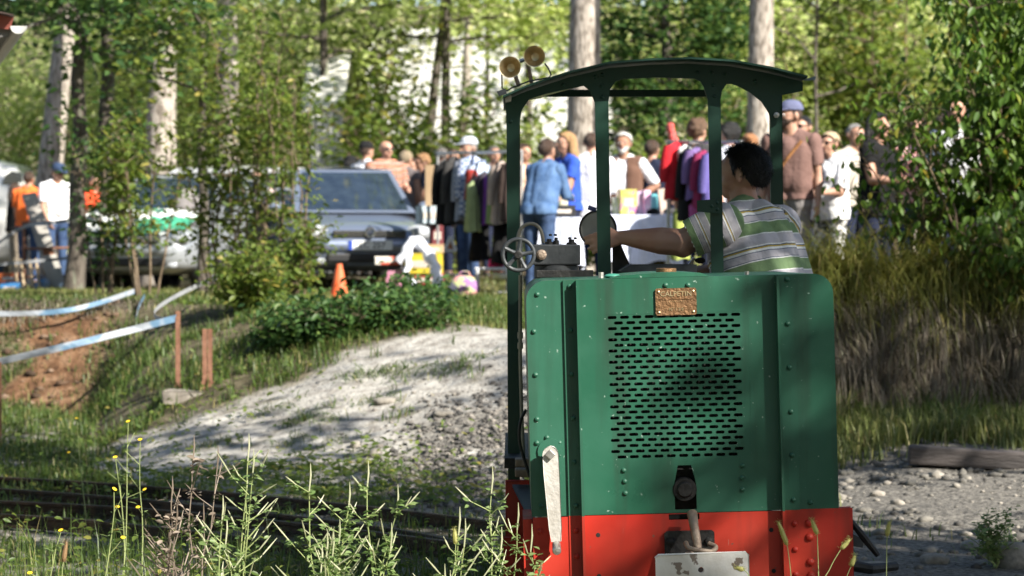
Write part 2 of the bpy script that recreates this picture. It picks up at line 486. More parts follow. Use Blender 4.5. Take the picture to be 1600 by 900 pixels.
s = 0.012 + 0.022 * rng.random(len(x)) ** 2
stones('gravel', np.stack([x, y, gz(x, y) + s * 0.2], 1), s, pebble_m, 'dark gravel mound below the waiting people', 'gravel')
x, y = scatter(1900, -4.2, 0.4, 12.0, 15.3)
s = 0.008 + 0.03 * rng.random(len(x)) ** 4
stones('ballast', np.stack([x, y, gz(x, y) + s * 0.2], 1), s, pale_stone_m, 'loose pale stones around the narrow gauge rails', 'stones')
def rock(px, py, Y, w, label, mat=pale_stone_m, h=0.6, seed=0):
    r = np.random.default_rng(seed + int(px)); V0, F0 = ICO3
    w = w / FPX * Y / 2
    d = 1 + 0.22 * (fbm(V0[:, 0] * 1.7 + seed, V0[:, 1] * 1.7 + V0[:, 2] * 1.3) - 0.5) * 2.2
    V = V0 * d[:, None]; V = np.sign(V) * np.abs(V) ** 0.85; V = V * np.array([w, w * 0.8, w * h])
    p = hit(px, py); Y = p.y; z = p.z
    V = V + np.array([p.x, Y, z + w * h * 0.35])
    mobj('rock', V, F0, mat, smooth=True, label=label, cat='rock', group='rocks lying about')
x, y = scatter(520, -5.4, -3.4, 22.2, 24.0)
s = 0.008 + 0.05 * rng.random(len(x)) ** 4
stones('earth_clods', np.stack([x, y, gz(x, y) + s * .15], 1), s, stone_mat('earth_clod', (.045, .03, .02), (.11, .068, .043), (.24, .17, .12)), 'clods and stones in the face of the red earth bank', 'earth')
rock(1588, 884, 12.4, 74, 'big pale rock at the lower right edge of the picture', h=.7, seed=3)
rock(1530, 858, 12.9, 60, 'low flat grey rock left of the big pale rock', h=.35, seed=4)
rock(1460, 880, 12.2, 46, 'pale stone right of the black bar on the ground', h=.5, seed=5)
rock(1366, 893, 11.8, 60, 'flat pale stone under the black bar', h=.4, seed=6)
rock(602, 420+210, 17.3, 38, 'flat brown stone high on the sandy slope', h=.35, seed=8)
rock(585, 712, 16.0, 22, 'round grey stone on the lower sand', h=.8, seed=9)
rock(692, 650, 16.9, 34, 'brown flat stone at the edge of the pebble heap', h=.4, seed=10)
rock(556, 700, 16.0, 20, 'small dark stone at the foot of the sand heap', h=.8, seed=12)
# ------------------------------------------------------------------ vegetation helpers
LEAF4 = (np.array([[0, 0, 0], [.45, .30, .07], [1, 0, -.06], [.45, -.30, .07]]), np.array([[0, 2, 1], [0, 3, 2]]))
LEAF6 = (np.array([[0, 0, 0], [.28, .24, .05], [.62, .22, .03], [1, 0, -.16], [.62, -.22, .03], [.28, -.24, .05]]), np.array([[0, 3, 2, 1], [0, 5, 4, 3]]))
LEAFN = (np.array([[0, 0, 0], [.5, .09, .03], [1, 0, -.05], [.5, -.09, .03]]), np.array([[0, 2, 1], [0, 3, 2]]))
def norm(a): return a / np.maximum(np.linalg.norm(a, axis=-1, keepdims=True), 1e-9)
def leaves(C, size, tmpl=LEAF4, droop=0.3, spread=0.9, r=None, out=None):
    r = r or rng
    n = len(C); a = r.random(n) * 6.283
    ax = np.stack([np.cos(a), np.sin(a), -droop + spread * (r.random(n) - 0.5)], 1)
    if out is not None: ax = ax + out
    ax = norm(ax)
    nz = norm(np.stack([r.normal(0, .55, n), r.normal(0, .55, n), np.ones(n)], 1))
    sd = norm(np.cross(nz, ax)); nn = np.cross(ax, sd)
    s = size * (0.6 + 0.8 * r.random(n))
    T, F0 = tmpl
    V = C[:, None, :] + (T[None, :, 0:1] * ax[:, None] + T[None, :, 1:2] * sd[:, None] + T[None, :, 2:3] * nn[:, None]) * s[:, None, None]
    F = (F0[None] + (np.arange(n) * len(T))[:, None, None]).reshape(-1, F0.shape[1])
    return V.reshape(-1, 3), F

bark_light = M('bark_light', (0.30, 0.26, 0.22), (0.46, 0.41, 0.355), scale=5, rough=0.95, bump=1.0, bscale=16, stretch=(1.6, 1.6, 0.5), col3=(0.15, 0.125, 0.10), scale3=13, lo3=.47, hi3=.62, detail=6)
bark_dark = M('bark_dark', (0.055, 0.045, 0.035), (0.13, 0.11, 0.09), scale=9, rough=0.95, bump=1.0, bscale=22, stretch=(1.6, 1.6, 0.5), col3=(0.17, 0.18, 0.13), scale3=7, lo3=.58, hi3=.66)
twig_m = M('twig', (0.12, 0.085, 0.055), (0.20, 0.15, 0.10), scale=12, rough=0.9)
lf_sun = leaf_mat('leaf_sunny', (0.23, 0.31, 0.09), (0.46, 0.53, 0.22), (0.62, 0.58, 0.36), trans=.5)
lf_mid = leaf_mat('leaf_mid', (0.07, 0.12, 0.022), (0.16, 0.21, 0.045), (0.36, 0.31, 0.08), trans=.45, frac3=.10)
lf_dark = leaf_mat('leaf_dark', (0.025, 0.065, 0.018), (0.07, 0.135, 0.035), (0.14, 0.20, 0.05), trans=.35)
lf_elder = leaf_mat('leaf_elder', (0.055, 0.12, 0.018), (0.13, 0.21, 0.035), (0.32, 0.27, 0.05), trans=.35, frac3=.05)
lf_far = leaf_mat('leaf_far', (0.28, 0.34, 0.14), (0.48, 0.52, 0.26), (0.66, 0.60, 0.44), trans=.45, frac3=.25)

def wob_line(p, q, n, amp, r):
    p = np.array(p, float); q = np.array(q, float); t = np.linspace(0, 1, n)[:, None]
    L = p + (q - p) * t; w = r.normal(0, amp, (n, 3)); w[0] = 0; w[:, 2] *= 0.3
    return L + np.cumsum(w, 0) * 0.6

def tree(name, label, base, H, rad, leafm, bark, seed, lean=(0, 0), h0=0.4, nlimb=9, llen=2.2, nleaf=3000, lsize=0.16, clump=0.38, group=None, cat='tree', tmpl=LEAF4, rise=0.5, wob=0.05, nsub=3):
    r = np.random.default_rng(seed)
    b = np.array([base[0], base[1], gz1(base[0], base[1]) - 0.1])
    root = thing(name, b, label, cat, group)
    tp = b + np.array([lean[0], lean[1], H])
    tr = wob_line(b, tp, 11, wob, r)
    mb = MB(); rr = rad * (1 - np.linspace(0, 1, 11) ** 1.2 * 0.8); rr[0] *= 1.35; rr[1] *= 1.06
    mb.tube(tr, list(rr), 14)
    C = []
    for i in range(nlimb):
        f = h0 + (1 - h0) * (i + r.random()) / nlimb; f = min(f, 0.97)
        k = f * 10; k0 = int(k); p0 = tr[k0] + (tr[k0 + 1] - tr[k0]) * (k - k0)
        a = i * 2.4 + r.random() * 1.2; L = llen * (0.7 + 0.5 * r.random()) * (1 - 0.45 * max(0, f - 0.5) * 2)
        d = np.array([math.cos(a), math.sin(a), rise * (0.4 + 0.9 * r.random())]); d /= np.linalg.norm(d)
        ln = wob_line(p0, p0 + d * L, 6, 0.07 * L, r)
        r0 = rad * 0.38 * (1 - 0.6 * f) + 0.008
        mb.tube(ln, list(np.linspace(r0, r0 * 0.25, 6)), 6, caps=False)
        for q in ln[2:]: C.append(q)
        for j in range(nsub):
            s0 = ln[2 + j % 4]; d2 = d + r.normal(0, 0.6, 3); d2 /= np.linalg.norm(d2)
            l2 = wob_line(s0, s0 + d2 * L * 0.45, 4, 0.05 * L, r)
            mb.tube(l2, list(np.linspace(r0 * .4, r0 * .12, 4)), 5, caps=False)
            for q in l2[1:]: C.append(q)
    mb.build('trunk', bark, root, smooth=True)
    C = np.array(C)
    if nleaf:
        wts = r.random(len(C)) ** 2 + 0.1; wts /= wts.sum()
        idx = r.choice(len(C), nleaf, p=wts)
        pos = C[idx] + r.normal(0, clump, (nleaf, 3)) * np.array([1, 1, .7])
        V, F = leaves(pos, lsize, tmpl, r=r)
        mobj('crown', V, F, leafm, root)
    return root

def shrub(name, label, base, H, spread, leafm, seed, nstem=9, nleaf=2500, lsize=0.07, tmpl=LEAF6, group=None, zmin=0.1, stem_r=0.012, clump=0.10, droop=.35, lean=(0, 0), cat='shrub', bark=None, arch=0.15):
    r = np.random.default_rng(seed)
    b = np.array([base[0], base[1], gz1(base[0], base[1]) - 0.05])
    root = thing(name, b, label, cat, group); C = []
    for i in range(nstem):
        a = r.random() * 6.283; rad = spread * math.sqrt(r.random())
        h = H * (0.55 + 0.5 * r.random())
        e = b + np.array([lean[0] * h / H + math.cos(a) * rad, lean[1] * h / H + math.sin(a) * rad, h])
        st = b + np.array([math.cos(a) * rad * .25, math.sin(a) * rad * .25, 0])
        ln = wob_line(st, e, 9, 0.02 * H, r)
        t = np.linspace(0, 1, 9); ln[:, 2] += np.sin(t * math.pi) * h * arch
        mb = MB(); mb.tube(ln, list(np.linspace(stem_r, stem_r * .3, 9)), 6, caps=False)
        for k in range(2, 9):
            if ln[k][2] - b[2] > zmin * H: C.append(ln[k]); C.append((ln[k] + ln[k - 1]) / 2)
            for j in range(2):
                d = r.normal(0, 1, 3); d[2] = abs(d[2]) * .5; d /= np.linalg.norm(d)
                q = ln[k] + d * spread * (0.25 + 0.3 * r.random())
                if q[2] - b[2] > zmin * H:
                    mb.tube([ln[k], (ln[k] + q) / 2 + np.array([0, 0, .03]), q], [stem_r * .4, stem_r * .25, stem_r * .12], 4, caps=False)
                    C += [q, (ln[k] + q) / 2]
        mb.build('stem', bark or twig_m, root)
    C = np.array(C); wts = r.random(len(C)) ** 1.5 + .15; wts /= wts.sum()
    idx = r.choice(len(C), nleaf, p=wts)
    pos = C[idx] + r.normal(0, clump, (nleaf, 3))
    pos = pos[pos[:, 2] > b[2] + 0.03]
    V, F = leaves(pos, lsize, tmpl, droop=droop, r=r)
    mobj('foliage', V, F, leafm, root)
    return root

def at(px, Y): return (PX(px, Y), Y)

# ------------------------------------------------------------------ big trunks behind the market
def trunk_tree(px, wpx, Y, label, bark, leafm, seed, H=12, lean=0.0, h0=.72, nleaf=1100, **kw):
    return tree('tree', label, at(px, Y), H, wpx / FPX * Y / 2, leafm, bark, seed, lean=(lean, 0.3), h0=h0, nleaf=nleaf, lsize=.24, clump=.5, llen=3.0, group='tall trees of the wood', wob=.035, **kw)
trunk_tree(62, 42, 40, 'pale leaning trunk behind the orange shirt at left', bark_light, lf_mid, 1, lean=1.2)
trunk_tree(247, 52, 38, 'thick pale sunlit trunk behind the left saplings', bark_light, lf_mid, 4, lean=.2)
trunk_tree(358, 40, 41, 'pale trunk right of the thick one, half hidden by leaves', bark_light, lf_mid, 5, lean=-.2)
trunk_tree(905, 62, 37, 'thick pale trunk behind the cab roof', bark_light, lf_mid, 9, lean=.25)
trunk_tree(1180, 48, 35, 'thick grey trunk behind the driver', bark_light, lf_mid, 10, lean=.25)
trunk_tree(588, 15, 52, 'slim grey trunk in front of the white roof at left', bark_light, lf_sun, 6, H=10)
trunk_tree(648, 19, 48, 'dark slim trunk left of the horns, bending right', bark_dark, lf_mid, 7, H=9, lean=1.0)
trunk_tree(718, 19, 50, 'slim pale trunk left of the horns', bark_light, lf_sun, 8, H=10, lean=.3)
trunk_tree(760, 9, 56, 'very thin trunk right of the slim pale trunk', bark_dark, lf_sun, 12, H=8)
trunk_tree(1272, 8, 40, 'thin dark stem beside the man with the blue cap', bark_dark, lf_mid, 13, H=7, h0=.42)
trunk_tree(1318, 26, 58, 'far pale trunk right of the cab', bark_light, lf_sun, 14, H=11)
trunk_tree(1420, 30, 60, 'far pale trunk behind the right bush', bark_light, lf_sun, 15, H=11)
trunk_tree(1120, 24, 62, 'far pale trunk seen between the cab posts', bark_light, lf_sun, 16, H=11)
trunk_tree(480, 16, 64, 'far thin trunk above the blue car', bark_light, lf_sun, 17, H=11)
# dark leafy trees at left with low crowns
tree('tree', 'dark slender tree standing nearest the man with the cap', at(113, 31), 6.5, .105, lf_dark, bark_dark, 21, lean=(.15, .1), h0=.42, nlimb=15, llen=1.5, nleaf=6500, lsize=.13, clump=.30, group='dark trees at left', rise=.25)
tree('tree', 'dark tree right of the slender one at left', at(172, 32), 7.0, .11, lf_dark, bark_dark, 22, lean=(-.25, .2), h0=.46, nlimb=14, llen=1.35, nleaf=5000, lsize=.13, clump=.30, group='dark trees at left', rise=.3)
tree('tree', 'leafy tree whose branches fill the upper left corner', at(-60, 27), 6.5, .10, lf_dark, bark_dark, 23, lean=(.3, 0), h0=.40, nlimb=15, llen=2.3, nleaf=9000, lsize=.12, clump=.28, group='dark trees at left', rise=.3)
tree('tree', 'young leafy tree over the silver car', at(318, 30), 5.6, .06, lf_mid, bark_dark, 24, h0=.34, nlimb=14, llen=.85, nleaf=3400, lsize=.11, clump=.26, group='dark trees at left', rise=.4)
# dense dark leafy tree behind the bearded man
tree('tree', 'dense ivy-green tree behind the bearded man', at(1030, 39), 7.4, .12, lf_dark, bark_dark, 26, h0=.08, nlimb=26, llen=1.15, nleaf=13000, lsize=.13, clump=.24, rise=.3)
# light understory behind the market
for i, (px, Y, H, sp, n, m, lab) in enumerate([
        (20, 50, 5.5, 2.2, 5200, lf_sun, 'sunlit bush behind the white van'),
        (190, 48, 6.0, 2.0, 5200, lf_sun, 'sunlit bush between the dark trees and the thick trunk'),
        (310, 52, 6.5, 2.0, 5200, lf_sun, 'sunlit bush between the two pale trunks'),
        (430, 50, 6.2, 1.8, 5200, lf_sun, 'sunlit bush above the rear of the blue car'),
        (545, 46, 5.0, 1.2, 4200, lf_mid, 'green bush right of the white marquee'),
        (655, 40, 2.6, 1.3, 4200, lf_mid, 'low green bush behind the bald man'),
        (800, 44, 2.6, 1.0, 2600, lf_sun, 'small sunny bush below the horns'),
        (1110, 46, 6.5, 1.5, 4600, lf_sun, 'sunlit bush left of the trunk behind the driver'),
        (1290, 46, 6.0, 1.8, 5200, lf_sun, 'sunlit bush right of the cab roof'),
        (1410, 42, 6.0, 1.8, 5200, lf_mid, 'green bush above the dark-haired woman'),
        (1540, 48, 6.5, 2.2, 5200, lf_sun, 'sunlit bush in the upper right corner'),
        (1000, 33, 1.5, .7, 2600, lf_mid, 'low shrub beside the bearded man')]):
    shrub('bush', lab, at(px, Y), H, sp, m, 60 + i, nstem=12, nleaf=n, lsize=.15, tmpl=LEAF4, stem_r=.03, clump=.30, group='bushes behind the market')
# high branches in front of the white roof
for i, (px, Y, H, n, lab) in enumerate([(500, 44, 8.5, 5200, 'tree whose low branches hang over the white marquee'), (700, 45, 8.5, 6500, 'tree whose low branches hang left of the horns'), (830, 54, 9.0, 5200, 'sunlit tree behind the horns'), (1240, 54, 9.0, 5000, 'sunlit tree above the cab roof'), (1500, 58, 9.0, 5000, 'sunlit tree behind the right bush'), (120, 60, 9, 5000, 'sunlit tree far behind the van'), (380, 62, 9, 5000, 'sunlit tree far behind the pale trunks')]):
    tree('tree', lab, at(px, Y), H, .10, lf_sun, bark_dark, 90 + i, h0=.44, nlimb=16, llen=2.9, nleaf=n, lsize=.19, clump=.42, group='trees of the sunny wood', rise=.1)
# far wood: one mass of leaves on the rising ground
r2 = np.random.default_rng(5)
n = 26000
cx_ = r2.uniform(-26, 26, 420); cy_ = r2.uniform(66, 95, 420); cz_ = r2.uniform(0.5, 15, 420)
i_ = r2.integers(0, 420, n)
pos = np.stack([cx_[i_], cy_[i_], cz_[i_]], 1) + r2.normal(0, 1.0, (n, 3)) * np.array([1, 1, .7])
pos[:, 2] = np.maximum(pos[:, 2], 0.6)
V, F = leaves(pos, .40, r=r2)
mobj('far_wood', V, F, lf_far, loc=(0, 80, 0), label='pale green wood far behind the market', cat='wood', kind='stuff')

# ------------------------------------------------------------------ saplings and shrubs on the bank
G = 'saplings on the bank'
shrub('sapling', 'tall thin sapling with sparse leaves in front of the blue car', at(455, 25.5), 2.5, .36, lf_mid, 201, nstem=7, nleaf=620, lsize=.075, group=G, clump=.09, stem_r=.011)
shrub('sapling', 'leafy sapling left of the blue car, tallest in the clump', at(405, 26), 3.0, .42, lf_mid, 202, nstem=9, nleaf=1300, lsize=.08, group=G, clump=.11, stem_r=.012)
shrub('sapling', 'bushy sapling in front of the silver car', at(335, 26.5), 2.4, .45, lf_mid, 203, nstem=7, nleaf=900, lsize=.08, group=G, clump=.11, zmin=.25)
shrub('sapling', 'sapling with a bare stem beside the navy board', at(232, 26), 1.7, .45, lf_mid, 204, nstem=6, nleaf=1000, lsize=.08, group=G, clump=.10, zmin=.38)
shrub('sapling', 'dark leafy sapling at the foot of the slender tree', at(165, 27), 1.9, .35, lf_dark, 205, nstem=6, nleaf=1000, lsize=.08, group=G, clump=.10, zmin=.2)
shrub('sapling', 'small shrub with yellowing leaves left of the traffic cone', at(455, 24.2), .75, .34, lf_mid, 206, nstem=9, nleaf=800, lsize=.07, group=G, clump=.08)
for i, (px, Y, H, sp, lab) in enumerate([(470, 20.4, .2, .36, 'low dark bramble at the left end of the hedge'), (545, 20.2, .2, .42, 'low dark bramble in the middle of the hedge'), (630, 20.2, .17, .36, 'low dark bramble at the right end of the hedge'), (650, 22.0, .18, .4, 'bramble below the goods on the ground'), (390, 22.3, .5, .4, 'rough green bush beside the rusty double post')]):
    shrub('bramble', lab, at(px, Y), H, sp, lf_dark if i != 4 else lf_mid, 220 + i, nstem=14, nleaf=2100, lsize=.062, group='brambles above the sand', clump=.08, zmin=0, stem_r=.005)
# right hand elder bush
G = 'elder bushes at right'
shrub('bush', 'big elder bush filling the right edge', at(1610, 19.0), 2.6, .62, lf_elder, 231, nstem=15, nleaf=4400, lsize=.078, group=G, clump=.12, droop=1.4, lean=(-.1, -.1))
shrub('bush', 'elder branch reaching left in front of the dark-haired woman', at(1530, 19.2), 1.5, .55, lf_elder, 232, nstem=14, nleaf=1500, lsize=.072, group=G, clump=.11, droop=.9, lean=(-.40, -.1), zmin=.12)
shrub('bush', 'elder bush above the golden grass, below the high branches', at(1440, 19.3), 1.05, .42, lf_elder, 236, nstem=12, nleaf=420, lsize=.070, group=G, clump=.10, droop=1.5, lean=(-.2, -.1), zmin=.1)
shrub('bush', 'high elder branches in the upper right corner', at(1590, 19.6), 3.0, .60, lf_elder, 233, nstem=12, nleaf=3400, lsize=.085, group=G, clump=.13, droop=.9, zmin=.4)
shrub('bush', 'sparse elder sprig beside the woman in white', at(1335, 19.4), .55, .16, lf_elder, 234, nstem=4, nleaf=90, lsize=.07, group=G, clump=.05, droop=.9)
shrub('bush', 'low elder growth above the hanging grass', at(1590, 18.9), .55, .40, lf_elder, 235, nstem=9, nleaf=1100, lsize=.075, group=G, clump=.08, droop=.9, zmin=.2)

shrub('bush', 'elder sprays hanging over the straw at the right edge', at(1600, 18.75), .62, .42, lf_elder, 237, nstem=9, nleaf=900, lsize=.07, group=G, clump=.09, droop=1.5, lean=(-.25, -.45), zmin=.0)
# ------------------------------------------------------------------ shading trees outside the view, towards the sun
SH = 'shade trees outside the view'
for i, (x, y, H, h0, L, n, lab) in enumerate([
        (10.76, 2.66, 10.4, .50, 2.4, 10500, 'shade tree to the right of the track, nearest the camera'),
        (6.3, 7.7, 8.8, .58, 2.3, 3600, 'shade tree to the right of the locomotive'),
        (9.7, 10.7, 9.0, .58, 2.3, 2300, 'shade tree beyond the right bank'),
        (3.3, 11.8, 8.6, .68, 1.7, 2000, 'thin shade tree between the locomotive and the right bank')]):
    tree('tree', lab, (x, y), H, .16, lf_mid, bark_light, 300 + i, h0=h0, nlimb=16, llen=L, nleaf=n, lsize=.20, clump=.36, group=SH, rise=.35)

# unseen wood behind the camera, added to block sky light on the bonnet
for i, (x, y, H, n, lab) in enumerate([(-7.5, -3.0, 9, 2600, 'tree behind the camera to the left'), (-3.0, -6.5, 10, 2600, 'tree straight behind the camera, left one'), (1.6, -7.5, 10, 2600, 'tree straight behind the camera, right one'), (6.5, -6.0, 9.5, 2400, 'tree behind the camera to the right'), (-9.5, 3.5, 9.5, 2600, 'tree left of the camera'), (-10.0, 10.5, 10, 2600, 'tree left of the track outside the view'), (11.5, -3.0, 10, 2200, 'tree far right behind the camera')]):
    tree('tree', lab, (x, y), H, .17, lf_mid, bark_light, 330 + i, h0=.22, nlimb=22, llen=3.0, nleaf=int(n * 1.8), lsize=.42, clump=.6, group='unseen trees added around the camera', rise=.3)

# ------------------------------------------------------------------ grass
def blades(x, y, h, w, bend=0.5, r=None, z=None):
    r = r or rng
    n = len(x); z = gz(x, y) if z is None else z
    a = r.random(n) * 6.283; d = np.stack([np.cos(a), np.sin(a), np.zeros(n)], 1); sd = np.stack([-np.sin(a), np.cos(a), np.zeros(n)], 1)
    h = h * (0.45 + 0.9 * r.random(n)); b = np.stack([x, y, z - 0.01], 1); bd = bend * r.random(n)
    m = b + d * (h * bd * .35)[:, None] + np.array([0, 0, 1]) * (h * .6)[:, None]
    t = b + d * (h * bd)[:, None] + np.array([0, 0, 1]) * (h * (1 - .35 * bd))[:, None]
    w = np.broadcast_to(w, (n,))[:, None]
    V = np.stack([b - sd * w, b + sd * w, m - sd * w * .75, m + sd * w * .75, t], 1).reshape(-1, 3)
    F = (np.array([[0, 1, 3], [0, 3, 2], [2, 3, 4]])[None] + (np.arange(n) * 5)[:, None, None]).reshape(-1, 3)
    return V, F
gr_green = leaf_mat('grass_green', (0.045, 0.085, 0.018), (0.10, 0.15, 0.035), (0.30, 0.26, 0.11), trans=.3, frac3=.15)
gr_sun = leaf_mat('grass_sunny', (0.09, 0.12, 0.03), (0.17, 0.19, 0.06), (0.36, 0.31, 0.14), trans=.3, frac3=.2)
gr_dry = leaf_mat('grass_dry', (0.09, 0.07, 0.05), (0.22, 0.19, 0.14), (0.13, 0.15, 0.05), trans=.2, frac3=.1)
gr_gold = leaf_mat('grass_gold', (0.10, 0.125, 0.022), (0.21, 0.205, 0.05), (0.36, 0.29, 0.11), trans=.35, frac3=.15)
# plateau turf
x, y = scatter(70000, -6.5, 2.2, 19.0, 34, lambda x, y: ((y - np.interp(x, _bx, _top)) > 0.1) * (0.35 + 0.65 * (fbm(x, y) > .42)))
V, F = blades(x, y, .07, .006, .9)
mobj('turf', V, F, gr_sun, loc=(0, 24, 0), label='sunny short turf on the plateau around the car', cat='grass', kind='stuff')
# left bank and lower ground
def keep_left(x, y):
    s_, g_, r_ = zones(x, y); return np.clip(1 - 1.15 * s_ - g_ - .9 * r_, 0, 1) * (0.10 + 0.90 * (fbm(x * 1.7 + 2, y * 1.7) > .45))
x, y = scatter(90000, -5.6, 1.0, 15.2, 24.5, keep_left)
V, F = blades(x, y, .10, .0050, 1.1)
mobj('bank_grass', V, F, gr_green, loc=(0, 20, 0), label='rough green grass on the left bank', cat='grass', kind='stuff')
x, y = scatter(26000, -4.4, 0.5, 9.5, 15.4, lambda x, y: (0.06 + 0.94 * (fbm(x * 2.1 + 7, y * 2.1) > .46)) * (1 - .9 * zones(x, y)[0]))
V, F = blades(x, y, .085, .0042, 1.0)
mobj('track_grass', V, F, gr_green, loc=(0, 13, 0), label='weedy grass growing between the rails', cat='grass', kind='stuff')
# green patch on the sand and low leaves
n = 3800
cxy = np.array([(PX(px, Y), Y, sx, sy) for px, Y, sx, sy in [(500, 16.6, .55, .30), (400, 16.4, .45, .25), (640, 15.2, .5, .4), (300, 16.2, .5, .4), (560, 15.4, .6, .35), (450, 15.6, .8, .4), (150, 16.6, .7, .8), (60, 19, .8, 1.2), (250, 18.6, .6, 1.0)]])
i_ = rng.integers(0, len(cxy), n)
x = cxy[i_, 0] + rng.normal(0, 1, n) * cxy[i_, 2]; y = cxy[i_, 1] + rng.normal(0, 1, n) * cxy[i_, 3]
V, F = leaves(np.stack([x, y, gz(x, y) + .02 +   .04 * rng.random(n)], 1), .045, LEAF6, droop=-.3)
mobj('ground_cover', V, F, lf_mid, loc=(0, 16, 0), label='low broad-leaved weeds creeping over the sand', cat='weeds', kind='stuff')
# foreground leaves under the tall weeds
n = 4600
x, y = scatter(n, -2.6, .1, 8.2, 12.0, lambda x, y: 1.0 * (fbm(x * 2.2 + 1, y * 2.2) > .43)); zz = gz(x, y) + .02 + .24 * rng.random(len(x)) ** 1.7
V, F = leaves(np.stack([x, y, zz], 1), .035, LEAF6, droop=.1)
mobj('undergrowth', V, F, lf_mid, loc=(0, 10, 0), label='tangled small-leaved undergrowth along the lower left edge', cat='weeds', kind='stuff')
x, y = scatter(4200, -2.6, .15, 7.8, 11.5, lambda x, y: 1.0 * (fbm(x * 2.5, y * 2.5 + 8) > .42))
V, F = blades(x, y, .30, .0020, .8)
mobj('tall_grass', V, F, gr_green, loc=(0, 10, 0), label='thin tall grass stalks along the lower left edge', cat='grass', kind='stuff')
# right side: grass strip, tussock, hanging dry grass
x, y = scatter(16000, 1.3, 4.4, 15.9, 18.3, lambda x, y: (0.08 + .92 * (fbm(x * 2.4 + 5, y * 2.4) > .44)) * (.2 + .8 * (y > 16.6)))
V, F = blades(x, y, .20, .0050, 1.1)
mobj('verge_grass', V, F, gr_sun, loc=(3, 17, 0), label='long green grass at the foot of the right bank', cat='grass', kind='stuff')
def arcs(x, y, z, L, w, el0, curl, toward=0.75, r=None):
    r = r or rng; n = len(x); K = 6
    a = -math.pi / 2 + (r.random(n) - .5) * 2 * toward * 1.4
    el = el0 + r.normal(0, .25, n); p = np.stack([x, y, z], 1); L = L * (.6 + .8 * r.random(n)); pts = [p]
    for k in range(K):
        d = np.stack([np.cos(el) * np.cos(a), np.cos(el) * np.sin(a), np.sin(el)], 1)
        p = p + d * (L / K)[:, None]; pts.append(p); el = np.maximum(el - curl * (1 + .5 * r.random(n)), -1.5)
    pts = np.stack(pts, 1); sd = np.stack([-np.sin(a), np.cos(a), np.zeros(n)], 1)[:, None, :]
    ww = (w * np.array([1, 1, .9, .8, .6, .4, .1]))[None, :, None]
    V = np.stack([pts - sd * ww, pts + sd * ww], 2).reshape(-1, 3)
    f = np.array([[2 * k, 2 * k + 1, 2 * k + 3, 2 * k + 2] for k in range(K)])
    F = (f[None] + (np.arange(n) * 14)[:, None, None]).reshape(-1, 4); return V, F
def tussocks(cs, n, L, w, seed, el0, curl, spread=.05):
    """clumps of arching blades, each clump combed its own way"""
    r = np.random.default_rng(seed); VV = []; FF = []; o = 0; K = 6
    for (cx, cyy, bias, ln) in cs:
        m = int(n * (.6 + .8 * r.random())); x = cx + r.normal(0, spread, m); y = cyy + r.normal(0, spread * .7, m); z = gz(x, y)
        a = bias + r.normal(0, .85, m); el = el0 + r.normal(0, .3, m); p = np.stack([x, y, z], 1); Lb = L * ln * (.4 + .9 * r.random(m)); pts = [p]; cu = curl * (.6 + .8 * r.random(m))
        for k in range(K):
            d = np.stack([np.cos(el) * np.cos(a), np.cos(el) * np.sin(a), np.sin(el)], 1); p = p + d * (Lb / K)[:, None]; pts.append(p); el = np.maximum(el - cu, -1.45); a = a + r.normal(0, .12, m)
        pts = np.stack(pts, 1); sd = np.stack([-np.sin(a), np.cos(a), np.zeros(m)], 1)[:, None, :]; ww = (w * np.array([1, 1, .9, .8, .6, .4, .1]))[None, :, None]
        VV.append(np.stack([pts - sd * ww, pts + sd * ww], 2).reshape(-1, 3)); f = np.array([[2 * k, 2 * k + 1, 2 * k + 3, 2 * k + 2] for k in range(K)])
        FF.append((f[None] + (np.arange(m) * 14)[:, None, None]).reshape(-1, 4) + o); o += m * 14
    return np.concatenate(VV), np.concatenate(FF)
rt_ = np.random.default_rng(77)
cs = [(rt_.uniform(1.95, 4.3), rt_.uniform(18.55, 19.35), -1.9 + rt_.normal(0, .5), .7 + .6 * rt_.random()) for _ in range(46)]
V, F = tussocks(cs, 190, .68, .0034, 71, 1.0, .40, .08)
mobj('tussock_grass', V, F, gr_gold, loc=(3, 19, 1), label='golden green grass arching over the top of the right bank', cat='grass', kind='stuff')
cs = [(rt_.uniform(1.95, 4.3), rt_.uniform(18.35, 18.75), -1.6 + rt_.normal(0, .35), .5 + .9 * rt_.random()) for _ in range(64)]
V, F = tussocks(cs, 120, .58, .0030, 72, .45, .55, .05)
mobj('hanging_grass', V, F, gr_dry, loc=(3, 18, 1), label='dry grey grass hanging down the face of the right bank', cat='grass', kind='stuff')
cs = [(rt_.uniform(1.5, 4.3), rt_.uniform(17.0, 18.3), -1.5 + rt_.normal(0, .9), .5 + .7 * rt_.random()) for _ in range(40)]
V, F = tussocks(cs, 60, .34, .0034, 73, 1.15, .22, .06)
mobj('green_tussocks', V, F, gr_green, loc=(3, 17.5, 1), label='green tufts of grass at the foot of the right bank', cat='grass', kind='stuff')
cs = []
for px, py in [(560, 590), (610, 580), (640, 592), (700, 585), (705, 575), (740, 560), (660, 575), (590, 625), (500, 640), (480, 655), (430, 640), (530, 655), (350, 690), (320, 700), (460, 690), (520, 690), (560, 735), (610, 738), (640, 745), (690, 745), (300, 735)]:
    q = hit(px, py); cs.append((q.x, q.y, rt_.uniform(0, 6.28), .6 + .8 * rt_.random()))
V, F = tussocks(cs, 70, .13, .0030, 74, .8, .35, .09)
mobj('sand_tufts', V, F, gr_green, loc=(-1, 17, 0), label='small green tufts growing on the sandy slope', cat='grass', kind='stuff')
x, y = scatter(1300, -5.6, -3.2, 23.6, 24.3)
V, F = arcs(x, y, gz(x, y) + .02, .24, .0035, .5, .5, .6)
mobj('overhanging_grass', V, F, gr_dry, loc=(-4, 24, 1), label='dry grass hanging over the lip of the red earth bank', cat='grass', kind='stuff')
